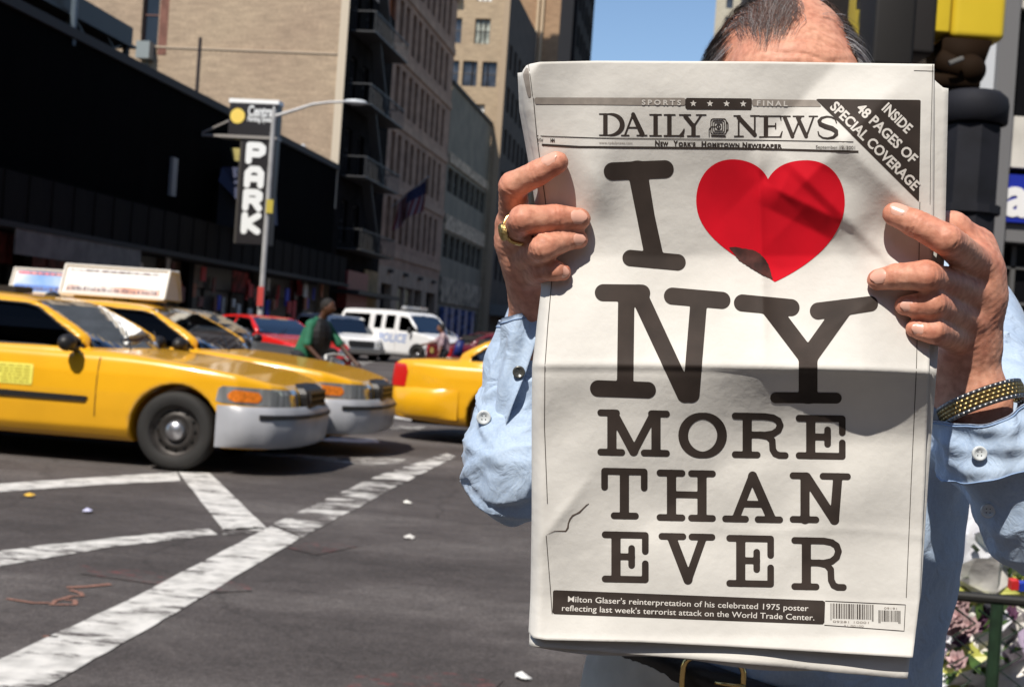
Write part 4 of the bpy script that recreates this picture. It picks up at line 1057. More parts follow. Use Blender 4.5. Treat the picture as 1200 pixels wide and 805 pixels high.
MB().box((-.62, 0, 1.53), (.14, .22, .10)).make('roof_lamp', mat('orange_lamp', (.75, .16, .02), .4), ta)
# other cars share the sedan body
def sedan_copy(label, paint, px, py, depth, yaw, lx=0, ly=-.9, group='cars further down the street', cat='car', name='parked_car'):
    e = build_sedan(name, label, cat, paint, False, None, group, bump=paint, full=True); place(e, px, py, depth, yaw, lx, ly); return e
P_RED = mat('paint_red', (.62, .015, .012), .25, coat=.6); P_DK = mat('paint_dark', (.02, .022, .026), .25, coat=.6); P_MAR = mat('paint_maroon', (.12, .01, .015), .25, coat=.6)
P_WH = mat('paint_white', (.74, .74, .74), .3, coat=.4); P_GR = mat('paint_grey', (.10, .11, .12), .25, coat=.6)
sedan_copy('dark grey car behind the second taxi, its windscreen above the yellow roof', P_GR, 330, 430, 18.5, math.radians(-20), 2.4)
sedan_copy('bright red car with pale windscreen left of the man in green', P_RED, 343, 410, 30, math.radians(-48), 2.5, -.8)
sedan_copy('dark red car with lit rear lamps between the plaid shirt man and the tall newspaper', P_MAR, 532, 420, 36, math.radians(20), -2.3)
sedan_copy('dark car behind the third taxi at the edge of the blue sleeve', P_DK, 575, 420, 44, math.radians(35), -2.0)
sedan_copy('white car mostly hidden behind the nose of the police van', P_WH, 512, 405, 70, math.radians(-55), 1.5)
# ---- vans
VAN = van_dims(); VW = [[(1.62, 1.27), (1.55, 1.35), (1.12, 1.78), (.70, 1.82), (.70, 1.27)], [(.45, 1.32), (.45, 1.85), (-.05, 1.86), (-.05, 1.32)], [(-.28, 1.32), (-.28, 1.86), (-.66, 1.86), (-.66, 1.32)], [(-.95, 1.32), (-.95, 1.87), (-2.38, 1.85), (-2.52, 1.32)]]
VWS = ([(-.4, 1.24), (.88, 1.24), (.80, 1.86), (-.4, 1.92)], .95, 2.1); VRW = ([(-.4, 1.3), (.75, 1.3), (.70, 1.85), (-.4, 1.88)], -2.9, -2.3)
VV, VF = make_car('van', VAN, None, (1.75, -1.75), .37, VW, VWS, VRW, .025, .06, cutz=.95)
def build_van(name, label, paint, police=False, group=None):
    e = thing(name, label, 'van', group=group); part('body', VV, VF, [paint], e, True)
    for s in (-1, 1):
        for pw in VW: patch(VAN, pw, 'xz', (0, -s, 0), -.02, .004, GLD, 'side_window', e, .1)
        for wx in (1.75, -1.75): wheel(e, wx, s * .88, .37, s, seg=24)
        patch(VAN, [(p[0] * s, p[1]) for p in [(-.2, .66), (-.2, .86), (.16, .86), (.16, .66)]], (2.6, s * .8, 0), (-.8, -s * .6, 0), .006, .02, CLR, 'headlight', e, .05)
        MB().ball((1.45, s * 1.16, 1.30), .13, 8, 6, (.5, .8, 1)).tube([(1.45, s * 1.0, 1.25), (1.45, s * 1.12, 1.27)], .03, 6).make('side_mirror', TRIM, e, True)
        for x in (.58, -.82): 
            P3 = on_surface(VAN, [(x, s * 1.6, z) for z in np.linspace(.4, 1.25, 6)], (0, -s, 0)); MB().tube([tuple(p) for p in P3], .008, 4).make('door_seam', mat('seam_grey', (.15, .15, .16), .6), e)
        if police:
            for z0, z1, c in ((1.16, 1.215, (.10, .22, .55)), (.70, .73, (.35, .45, .7))):
                patch(VAN, [(2.3 if z0 < 1 else 2.0, z0), (2.3 if z0 < 1 else 2.0, z1), (-2.6, z1), (-2.6, z0)], 'xz', (0, -s, 0), .006, .004, mat('stripe_%d' % int(z0 * 100), c, .4), 'stripe', e, .1)
    sheet_yz(VAN, [(0, 1.22), (.90, 1.22), (.82, 1.87), (0, 1.93)], 1, -.015, 'windscreen', e, GLS)
    sheet_yz(VAN, [(0, 1.29), (.76, 1.29), (.71, 1.86), (0, 1.89)], -1, -.015, 'rear_window', e, GLD)
    patch(VAN, [(-.52, .62), (-.55, .92), (.55, .92), (.52, .62)], 'yz', (-1, 0, 0), .02, .03, TRIM, 'grille', e, .08)
    MB().box((2.80, 0, .48), (.12, 1.9, .18)).make('front_bumper', mat('van_bumper', (.12, .12, .12), .4), e)
    MB().box((-2.80, 0, .48), (.10, 1.9, .16)).make('rear_bumper', mat('van_bumper', (.12, .12, .12), .4), e)
    MB().bb(-2.5, 2.5, -.6, .6, .26, .34).make('underbody', mat('under_black', (.008, .008, .008), .9), e)
    for yy in (-.4, .4): MB().box((.55, yy, 1.25), (.2, .5, .8)).make('seat', INT, e)
    if police:
        lb_ = MB().box((.6, 0, 2.14), (.28, 1.3, .05)); lbo = lb_.make('light_bar', mat('bar_base', (.3, .3, .3), .4), e)
        for yy, c in ((-.42, (.4, .42, .45)), (0, (.5, .5, .5)), (.42, (.42, .38, .36))): MB().box((.6, yy, 2.21), (.25, .38, .09)).make('lamp', mat('bar_lamp_%d' % int(c[0] * 100), c, .2), lbo)
        V2, F2 = text2d('POLICE', .46, .012, shear=.2); w = V2[:, 0].max() - V2[:, 0].min(); V2[:, 0] -= V2[:, 0].mean()
        for s in (-1, 1):
            P3 = on_surface(VAN, [(-s * x + .42, s * 1.6, z + .82) for x, z in V2], (0, -s, 0), off=.008)
            part('lettering', P3, [f if s < 0 else f[::-1] for f in F2], mat('letter_blue', (.28, .36, .58), .4), e)
    return e
pv = build_van('police_van', 'white police van with blue stripes and lettering parked across the street', P_WH, True)
place(pv, 487, 424, 49.5, math.radians(-38), 1.75, -1.0)
wv = build_van('parked_van', 'white van mostly hidden behind the man in green', P_WH, False)
place(wv, 342, 410, 54, math.radians(-62), -2.7, -1.0); wv.scale = (1, 1, .84)

# ================================================================== PEOPLE IN THE STREET
def figure(name, label, J, skin, shirt, trousers, loc, yaw, group='people in the street', hair=(.01, .008, .007), sleeve=.45, step=.014, extra=None):
    """J: joint positions (local, x = facing direction). one continuous body, with clothing over it"""
    e = thing(name, label, 'person', loc, yaw, group)
    def seg(P, L):
        d = None
        for a, b, ra, rb in L:
            q = cap3(P, J.get(a, a) if isinstance(a, str) else a, J.get(b, b) if isinstance(b, str) else b, ra, rb)
            d = q if d is None else smin(d, q, .03)
        return d
    def lerp(a, b, t): return tuple(np.array(J[a]) + (np.array(J[b]) - np.array(J[a])) * t)
    limbs = [('head', 'neck', .062, .05), ('neck', 'chest', .055, .11), ('chest', 'hip', .125, .12)]
    for s in 'lr': limbs += [('sh' + s, 'el' + s, .048, .036), ('el' + s, 'ha' + s, .036, .025), ('hip' + s, 'kn' + s, .075, .05), ('kn' + s, 'ft' + s, .048, .035), ('neck', 'sh' + s, .05, .05)]
    def body(P):
        d = seg(P, limbs); h = np.array(J['head']); d = smin(d, ell3(P, tuple(h + [.01, 0, .02]), (.098, .076, .115)), .02)
        d = smin(d, ell3(P, tuple(h + [.11, 0, -.01]), (.022, .016, .02)), .012)                 # nose
        for y in (-.078, .078): d = smin(d, ell3(P, tuple(h + [0, y, 0]), (.02, .01, .03)), .008)
        for s in 'lr':                                                                          # hands: palm, fingers and thumb
            a = np.array(J['el' + s]); b = np.array(J['ha' + s]); u = (b - a) / np.linalg.norm(b - a); w = np.cross(u, [0, 1., .2]); w /= np.linalg.norm(w); v = np.cross(u, w)
            d = smin(d, cap3(P, b, b + u * .06, .028, .032), .015)
            for k in range(4): 
                r = b + u * .07 + v * (k - 1.5) * .021; d = smin(d, cap3(P, r, r + u * (.05, .065, .06, .045)[k] + w * .03, .010, .008), .006)
            d = smin(d, cap3(P, b + u * .02 - v * .03, b + u * .07 - v * .055 + w * .02, .013, .010), .008)
            f = np.array(J['ft' + s]); d = smin(d, cap3(P, f, f + np.array([.14, 0, -.03]), .038, .032), .02)
        return d
    pts = np.array([J[k] for k in J]); lo = pts.min(0) - .24; hi = pts.max(0) + .24
    V, F = surface_nets(body, lo, hi, step); part('body', V, F, [skin], e, True)
    def sh(P):
        L = [('neck', 'chest', .085, .135), ('chest', 'hip', .155, .15), ('neck', 'shl', .07, .07), ('neck', 'shr', .07, .07)]
        d = seg(P, L)
        for s in 'lr': d = smin(d, cap3(P, J['sh' + s], lerp('sh' + s, 'el' + s, sleeve * 2 if sleeve < .5 else 1), .070, .062), .04)
        n = np.array(J['neck']); d = np.maximum(d, -(cap3(P, n + [0, 0, .01], np.array(J['head']), .072, .08)))
        d = d + .006 * wrink(P, 14, 3); return np.maximum(d, -(d + .02)) if False else d
    V, F = surface_nets(sh, lo, hi, step); part('shirt', V, F, [shirt], e, True)
    def tr(P):
        d = seg(P, [('hip', 'hipl', .14, .10), ('hip', 'hipr', .14, .10), ('hipl', 'knl', .10, .07), ('hipr', 'knr', .10, .07), ('knl', 'ftl', .068, .06), ('knr', 'ftr', .068, .06)])
        return d + .005 * wrink(P, 12, 4)
    V, F = surface_nets(tr, lo, hi, step); part('trousers', V, F, [trousers], e, True)
    def hr(P):
        h = np.array(J['head']); d = ell3(P, tuple(h + [-.005, 0, .035]), (.105, .085, .108)); return np.maximum(d, -(P[..., 2] - h[2] - .035 + .9 * (P[..., 0] - h[0] - .02) * -1 - 0) if False else np.maximum(d, (P[..., 0] - h[0] - .045) - .9 * (P[..., 2] - h[2] - .05)))
    V, F = surface_nets(hr, np.array(J['head']) - .16, np.array(J['head']) + .18, .012); part('hair', V, F, [mat('hair_black', hair, .8)], e, True)
    hx = np.array(J['head']); ey = MB()
    for y in (-.032, .032): ey.ball(hx + [.098, y, .012], .011, 6, 4)
    ey.make('eye', mat('eye_dark', (.05, .04, .04), .3), e)
    return e
SK_D = mat('skin_dark', (.075, .032, .018), .5, spec=.5); SK_M = mat('skin_brown', (.20, .09, .055), .5)
GRN = mat('shirt_green', (.015, .13, .07), .8, var=.3, vscale=5); PLD = mat('shirt_plaid', (.50, .38, .38), .8, col2=(.20, .12, .16), vscale=17, ramp=(.48, .52), detail=1)
DKT = mat('trousers_dark', (.012, .013, .018), .8)
J1 = dict(head=(.24, 0, 1.56), neck=(.14, 0, 1.39), chest=(.05, 0, 1.20), hip=(-.08, 0, .92), shl=(.12, .20, 1.32), shr=(.12, -.20, 1.32), ell=(.34, .25, 1.07), elr=(.14, -.31, 1.05),
          hal=(.58, .24, .86), har=(.42, -.26, .80), hipl=(-.10, .10, .88), hipr=(-.10, -.10, .88), knl=(.18, .13, .55), knr=(.05, -.13, .48), ftl=(.12, .14, .17), ftr=(-.10, -.14, .05))
gp = Q(362, 420, 17.5); m1 = figure('person', 'man in a green shirt with a dark bag leaning forward over the handlebars', J1, SK_D, GRN, DKT, (gp.x, gp.y, 0), math.radians(-22))
# dark shoulder bag / vest on his front and back
bg_ = MB(); bg_.ball((.17, -.04, 1.16), .235, 14, 10, (.62, .95, 1.15)).tube([(.1, .12, 1.42), (-.06, -.05, 1.25), (.05, -.17, 1.0)], .02, 6)
bo = bg_.make('messenger_bag', mat('bag_black', (.006, .006, .007), .6), None); bo['label'] = 'black bag strapped against the front of the man in green'; bo['category'] = 'bag'
bo.location = (gp.x, gp.y, 0); bo.rotation_euler = (0, 0, math.radians(-22))
# bicycle
def bicycle():
    e = thing('bicycle', 'bicycle with pale handlebars under the leaning man in green', 'bicycle', (gp.x, gp.y, 0), math.radians(-22))
    FRM = mat('bike_frame', (.5, .5, .48), .4, metal=.4)
    MB().tube([(-.15, 0, .88), (-.25, 0, .32)], .016, 8).tube([(-.15, 0, .78), (.36, 0, .82)], .015, 8).tube([(-.25, 0, .32), (.36, 0, .80)], .017, 8).tube([(-.25, 0, .32), (-.62, 0, .34)], .01, 8).tube([(-.17, 0, .72), (-.62, 0, .34)], .01, 8).make('frame', FRM, e)
    MB().tube([(.36, 0, .90), (.34, 0, .80), (.47, 0, .34)], .014, 8).make('fork', FRM, e)
    MB().tube([(.44, -.3, .87), (.40, -.24, .93), (.38, 0, .95), (.40, .24, .93), (.44, .3, .87)], .016, 8).make('handlebar', mat('bar_pale', (.75, .75, .72), .4), e)
    MB().ball((-.17, 0, .93), .09, 10, 6, (1.4, .8, .35)).make('saddle', TRIM, e)
    for x in (-.62, .47):
        w = MB().tube([(x + .33 * math.cos(a), 0, .34 + .33 * math.sin(a)) for a in np.linspace(0, 2 * pi, 29)[:-1]], .014, 6, closed=True); wo = w.make('wheel', TRIM, e)
        sp = MB()
        for k in range(14): a = 2 * pi * k / 14; sp.tube([(x, 0, .34), (x + .33 * math.cos(a), 0, .34 + .33 * math.sin(a))], .002, 3)
        sp.make('spokes', FRM, wo)['kind'] = 'stuff'
    MB().tube([(-.25 - .02, .09, .2), (-.23, .09, .44)], .012, 6).box((-.27, .13, .19), (.09, .08, .02)).box((-.23, -.13, .45), (.09, .08, .02)).make('crank', FRM, e)
bicycle()
J2 = dict(head=(.10, 0, 1.42), neck=(.05, 0, 1.27), chest=(.02, 0, 1.12), hip=(-.02, 0, .84), shl=(.04, .18, 1.24), shr=(.04, -.18, 1.24), ell=(.06, .24, .98), elr=(.24, -.22, 1.06),
          hal=(.12, .24, .76), har=(.50, -.16, .98), hipl=(-.02, .09, .80), hipr=(-.02, -.09, .80), knl=(.08, .1, .44), knr=(.0, -.1, .44), ftl=(.05, .1, .05), ftr=(-.05, -.1, .05))
g2 = Q(519, 420, 34); figure('person', 'man in a plaid shirt and dark cap reaching one arm out beside the police van', J2, SK_M, PLD, DKT, (g2.x, g2.y, 0), math.radians(185))
bgb = MB(); bgb.box((0, 0, .93), (.26, .20, .42), Euler((.1, .15, 0)).to_matrix(), 0, .75); bgb.tube([(0, 0, 1.15), (-.1, .02, 1.3)], .02, 6)
g3 = Q(537, 420, 35); bl_ = bgb.make('duffel_bag', mat('bag_blue', (.015, .03, .18), .5, var=.5, vscale=8), None, True); bl_.location = (g3.x, g3.y, 0); bl_['label'] = 'blue bag slung at the back of the plaid shirt man'; bl_['category'] = 'bag'
# drivers of the two left taxis
def driver(tx, label, skin, shirt):
    J = dict(head=(-.05, 0, .62), neck=(-.08, 0, .46), chest=(-.10, 0, .32), hip=(-.14, 0, .06), shl=(-.06, .19, .42), shr=(-.06, -.19, .42), ell=(.12, .24, .22), elr=(.14, -.22, .24), hal=(.36, .12, .36), har=(.36, -.12, .38),
             hipl=(-.12, .1, .04), hipr=(-.12, -.1, .04), knl=(.36, .12, .12), knr=(.36, -.12, .12), ftl=(.62, .12, -.18), ftr=(.62, -.12, -.18))
    R = Matrix.Rotation(tx.rotation_euler.z, 3, 'Z'); p = Vector(tx.location) + R @ Vector((-.0, .38, .72))
    return figure('person', label, J, skin, shirt, DKT, tuple(p), tx.rotation_euler.z, 'taxi drivers', step=.018)
driver(ta, 'driver seated at the wheel of the nearest taxi in a pale shirt', SK_M, mat('shirt_pale', (.55, .45, .32), .8))
driver(tb, 'driver seated at the wheel of the taxi with the white advert', SK_D, mat('shirt_driver_grey', (.20, .20, .22), .8))

# ================================================================== TRAFFIC SIGNAL ON THE RIGHT
ds = 6.2; k_ = ds / FPX
tb0 = Q(1095, 756, ds)
sg = thing('traffic_signal', 'yellow traffic signal heads on a thick dark post right of the man\'s head', 'traffic signal', (tb0.x, tb0.y, 0), 0)
TY = mat('signal_yellow', (.72, .53, .035), .35, var=.06, vscale=3); TB = mat('signal_black', (.010, .009, .009), .6); TP = mat('signal_post', (.013, .014, .020), .75, spec=.25, var=.35, vscale=6); TBR = mat('signal_bracket', (.014, .007, .003), .8, spec=.1)
def L3_(px, py, d=ds): v = Q(px, py, d); return v - Vector(sg.location)
MB().lathe([(.24, 0), (.24, .12), (.17, .25), (.15, .6), (.142, 2.47), (.142, 2.52)], 8, mi=0).make('post', TP, sg)
MB().lathe([(.145, 2.53), (.163, 2.535), (.166, 2.62), (.158, 2.66), (.13, 2.685), (.06, 2.695), (.001, 2.697)], 16).make('post_cap', TP, sg, True)
for z in (1.3, 2.1): MB().lathe([(.144, z), (.158, z), (.158, z + .04), (.144, z + .04)], 16).make('clamp', TP, sg)
def rbox(name, c, d, r, m_, parent=sg):
    bm = bmesh.new(); bmesh.ops.create_cube(bm, size=1)
    for v in bm.verts: v.co = Vector((v.co.x * d[0], v.co.y * d[1], v.co.z * d[2]))
    bmesh.ops.bevel(bm, geom=list(bm.edges), offset=r, segments=4, affect='EDGES', profile=.5)
    for v in bm.verts: v.co += Vector(c)
    V = [tuple(v.co) for v in bm.verts]; F = [[v.index for v in f.verts] for f in (bm.verts.ensure_lookup_table() or bm.verts.index_update() or bm.faces)]; bm.free()
    return part(name, V, F, m_, parent, True)
# main housing: px 1115-1178 wide, bottom at y 45
a = L3_(1114, 45); b = L3_(1177, 45); W1 = b.x - a.x
zb = a.z + .0
hs = rbox('signal_housing', ((a.x + b.x) / 2, .17 , zb + .55), (W1, .34, 1.10), .035, TY)
a2 = L3_(1084, 45); rbox('signal_door', ((a2.x + a.x) / 2 - .004, .17, zb + .56), (a.x - a2.x - .012, .34, 1.08), .012, TY)
for i in range(3):                       # visors and lenses face left
    z = zb + .22 + .34 * i; V = []; F = []; n = 16
    for j in range(n + 1):
        t = -.3 + (pi + .6) * j / n
        for (x, rr) in ((0, .125), (-.27, .13), (-.27, .125), (0, .12)): V.append((a2.x - .003 + x, .17 + rr * math.cos(t), z + rr * math.sin(t)))
    for j in range(n):
        for q in range(4): F.append((j * 4 + q, j * 4 + (q + 1) % 4, (j + 1) * 4 + (q + 1) % 4, (j + 1) * 4 + q))
    part('visor', V, F, TB, sg, True)
    MB().ball((a2.x - .005, .17, z), .105, 16, 8, (.25, 1, 1)).make('lens', mat('lens_%d' % i, [(.02, .12, .07), (.3, .16, .01), (.22, .012, .01)][i], .2), sg, True)
# bracket under the housing and arm to the post
MB().box(((a.x + b.x) / 2 - .05, .15, zb - .08), (.17, .24, .15), None, 0, 1.35).ball(L3_(1136, 83), .078, 14, 10).tube([L3_(1098, 70), L3_(1142, 92)], .055, 10).tube([L3_(1040, 92), L3_(1145, 100)], .045, 10).make('bracket', TBR, sg, True)
MB().tube([L3_(1104, 80) + Vector((0, -.1, 0)), L3_(1120, 74) + Vector((0, -.1, 0))], .012, 6).make('cable', mat('cable_pale', (.12, .12, .12), .5), sg)
# black pedestrian signal in front with a hood, and a yellow housing behind it
a3 = L3_(1061, 82, ds); a4 = L3_(1094, 82, ds); 
rbox('pedestrian_signal', (a4.x - .165, .12, zb + .38), (.30, .30, .95), .02, mat('ped_black', (.016, .014, .014), .55))
a5 = L3_(1003, 78, ds + .4); rbox('signal_housing', (a5.x + .10, .45, a5.z + .02 + .6), (.24, .30, 1.10), .03, TY)
a6 = L3_(1017, 74, ds); rbox('signal_back', (a6.x + .10, .1, a6.z + .53), (.20, .30, 1.1), .02, TB)
MB().tube([L3_(1030, 95) + Vector((0, .2, 0)), L3_(1145, 100)], .04, 8).make('mount_arm', TBR, sg)

# ================================================================== FENCE AND MEMORIAL FLOWERS
df = 3.3; fL = Q(1060, 800, df); fence = thing('chain_link_fence', 'low green chain link fence with a dark top rail at the lower right', 'fence', (fL.x, df, 0), math.radians(-6))
GF = mat('fence_green', (.012, .03, .014), .45, var=.4, vscale=20)
fz = 1.36 - (700 - 434) / FPX * df
MB().tube([(-.28, 0, fz), (1.9, 0, fz)], .0135, 10).make('top_rail', mat('rail_dark', (.012, .012, .010), .5), fence)
MB().tube([(-.28, 0, .07), (1.9, 0, .07)], .014, 8).make('bottom_rail', GF, fence)
for x in (-.27, (Q(1161, 760, df).x - fL.x), 1.4): MB().tube([(x, -.01, 0), (x, -.01, fz - .012)], .0165, 10).make('post', GF, fence)
w_ = MB(); stp = .060
def ztube(pts, r): w_.tube(pts, r, 4, cap=False)
n = int(2.2 / stp)
for i in range(n + 1):
    x0 = -.28 + i * stp; pts = []; z = .075; k = 0
    while z < fz - .02: pts.append((x0 + (stp / 2 - .002 if k % 2 else -stp / 2 + .002) , .004 if k % 2 else -.004, z)); z += stp * .62; k += 1
    ztube(pts, .0034)
    
w_.make('chain_mesh', GF, fence)['kind'] = 'stuff'
# flowers
rs = random.Random(21)
CEL = mat('cellophane', (.82, .83, .88), .18, var=.25, vscale=9, spec=.8, bump=.004, bscale=25)
LEAF = mat('leaf_green', (.05, .10, .02), .6, var=.5, vscale=20)
FC = {'white': (.75, .74, .70), 'red': (.22, .05, .04), 'yellow': (.55, .52, .32), 'pink': (.52, .36, .36), 'purple': (.14, .06, .12), 'orange': (.45, .22, .10)}
def bouquet(px, py, d, label, cname, tilt, az, wrap=CEL, L=.42, R=.13):
    d += .22; p = Q(px, py, d); R *= 1.12; e = thing('flower_bouquet', label, 'bouquet', tuple(p), az, 'bouquets laid behind the fence')
    ax = Vector((math.sin(tilt), 0, math.cos(tilt))); u = Vector((0, 1, 0)); v = ax.cross(u)
    V = []; F = []; n = 22; m_ = 7
    for j in range(m_ + 1):
        t = j / m_
        for i in range(n):
            a = 2 * pi * i / n; r = .022 + (R - .022) * t ** 1.2; r *= 1 + .16 * math.sin(5 * a + j) * t + rs.uniform(-.10, .10) * t
            q = ax * (L * (t - .5) + rs.uniform(-.01, .01) + (.05 * math.sin(3 * a) if j == m_ else 0)) + (u * math.cos(a) + v * math.sin(a)) * r; V.append(tuple(q))
    for j in range(m_):
        for i in range(n): F.append((j * n + i, j * n + (i + 1) % n, (j + 1) * n + (i + 1) % n, (j + 1) * n + i))
    part('wrapping', V, F, wrap, e)
    fm = MB(); c = FC[cname]; heads = []
    for k in range(9):
        a = rs.uniform(0, 2 * pi); r = R * .75 * math.sqrt(rs.random()); hc = ax * (L * .5 + rs.uniform(-.01, .05)) + (u * math.cos(a) + v * math.sin(a)) * r
        mb = MB()
        for ring, (nr, rr, lift) in enumerate(((7, .034, .0), (6, .024, .012), (4, .012, .02))):
            for q in range(nr):
                b = 2 * pi * q / nr + ring * .4; dr = u * math.cos(b) + v * math.sin(b); td = u * -math.sin(b) + v * math.cos(b)
                P = [hc + ax * (lift - .012), hc + dr * rr * .6 + td * .011 + ax * lift, hc + dr * rr + ax * (lift + .012), hc + dr * rr * .6 - td * .011 + ax * lift]; mb.add(P, [(0, 1, 2, 3)])
        mb.make('flower', mat('petal_' + cname, c, .6, var=.3, vscale=30), e)
    lf = MB()
    for k in range(26):
        a = rs.uniform(0, 2 * pi); dr = u * math.cos(a) + v * math.sin(a); b0 = ax * (L * rs.uniform(.1, .5)) + dr * R * .5; tip = b0 + dr * rs.uniform(.05, .12) + ax * rs.uniform(.0, .1); td = (tip - b0).cross(ax).normalized() * .014
        lf.add([b0, (b0 + tip) / 2 + td, tip, (b0 + tip) / 2 - td], [(0, 1, 2, 3)])
    lf.make('leaves', LEAF, e)['kind'] = 'stuff'
    MB().tube([tuple(ax * (-L * .28) + (u * math.cos(a) + v * math.sin(a)) * .05) for a in np.linspace(0, 2 * pi, 13)[:-1]], .008, 5, closed=True).make('ribbon', mat('ribbon_' + cname, c, .5), e)
YW = mat('wrap_yellow_green', (.42, .43, .10), .4, var=.3, vscale=6); PW = mat('wrap_paper', (.76, .74, .70), .6, var=.3, vscale=12, bump=.003, bscale=30); LW = mat('wrap_lilac', (.50, .40, .56), .4, var=.3, vscale=7)
bouquet(1143, 672, 3.55, 'white wrapped bouquet standing above the rail next to the dark shirt', 'white', .3, .3)
bouquet(1165, 684, 3.75, 'lilac wrapped bouquet above the rail, pointing right', 'purple', 1.0, -.4, LW)
bouquet(1150, 694, 3.50, 'bouquet in yellow green paper lying along the top rail', 'yellow', 1.45, .1, YW, .45, .05)
bouquet(1192, 686, 3.60, 'clear wrapped bouquet above the rail beside the red and blue packet', 'white', -.5, .2)
bouquet(1135, 730, 3.65, 'white paper bouquet behind the mesh left of the fence post', 'white', -.3, .5, PW, .45, .17)
bouquet(1120, 770, 3.6, 'orange flower bouquet low behind the mesh by the dark shirt', 'orange', .8, .2, PW)
bouquet(1145, 775, 3.55, 'pink flowers in clear wrap low behind the mesh left of the post', 'pink', -1.0, .8)
bouquet(1185, 730, 3.7, 'clear wrapped bouquet behind the mesh right of the fence post', 'white', .4, -.2, CEL, .5, .18)
bouquet(1186, 775, 3.6, 'dark purple bouquet behind the mesh right of the fence post', 'purple', -.9, .6, LW)
bouquet(1175, 800, 3.5, 'yellow flowers low right behind the mesh', 'yellow', 1.1, .1, PW)
bouquet(1100, 800, 3.55, 'yellow wrapped flowers low behind the mesh near the belt', 'yellow', 1.3, .3, YW)
bouquet(1215, 745, 3.8, 'white paper bouquet leaning at the right picture edge', 'pink', -.2, .2, PW, .5, .16)
g5 = Q(1199, 676, 3.4); pk = MB().box((0, 0, 0), (.10, .04, .05)); pk.add([], []); pko = thing('packet', 'small red and blue packet on the flowers above the rail', 'packet', (g5.x, g5.y, g5.z - .02), .1)
MB().box((.03, 0, 0), (.085, .02, .022), Euler((.2, -.1, 0)).to_matrix()).make('blue_end', mat('packet_blue', (.02, .05, .42), .4), pko); MB().box((-.026, 0, 0), (.02, .022, .026), Euler((.2, -.1, 0)).to_matrix()).make('red_end', mat('packet_red', (.65, .03, .03), .4), pko)
# bed of fallen petals, stems and paper under the bouquets
bd = MB(); cols_ = [LEAF, mat('petal_white', FC['white'], .6), mat('petal_red', FC['red'], .6), mat('petal_yellow', FC['yellow'], .6), PW, mat('soil_brown', (.06, .04, .025), .9)]
for k in range(2600):
    x = rs.uniform(1.05, 3.0); y = rs.uniform(3.36, 4.9); z = rs.uniform(.01, .28) * (1 - abs(y - 4) * .5); mi_ = rs.choice([0, 0, 1, 1, 2, 3, 4, 4, 5, 5]); l = rs.uniform(.02, .07)
    d = Vector((rs.uniform(-1, 1), rs.uniform(-1, 1), rs.uniform(-.5, .9))).normalized(); t = d.cross(Vector((rs.uniform(-1, 1), rs.uniform(-1, 1), rs.uniform(-1, 1)))).normalized() * l * .35; c = Vector((x, y, z))
    bd.add([c - d * l, c + t, c + d * l, c - t], [(0, 1, 2, 3)], mi_)
bdo = bd.make('flower_litter', cols_, None); bdo['kind'] = 'stuff'; bdo['label'] = 'loose petals, stems and paper heaped on the ground behind the fence'; bdo['category'] = 'flowers'

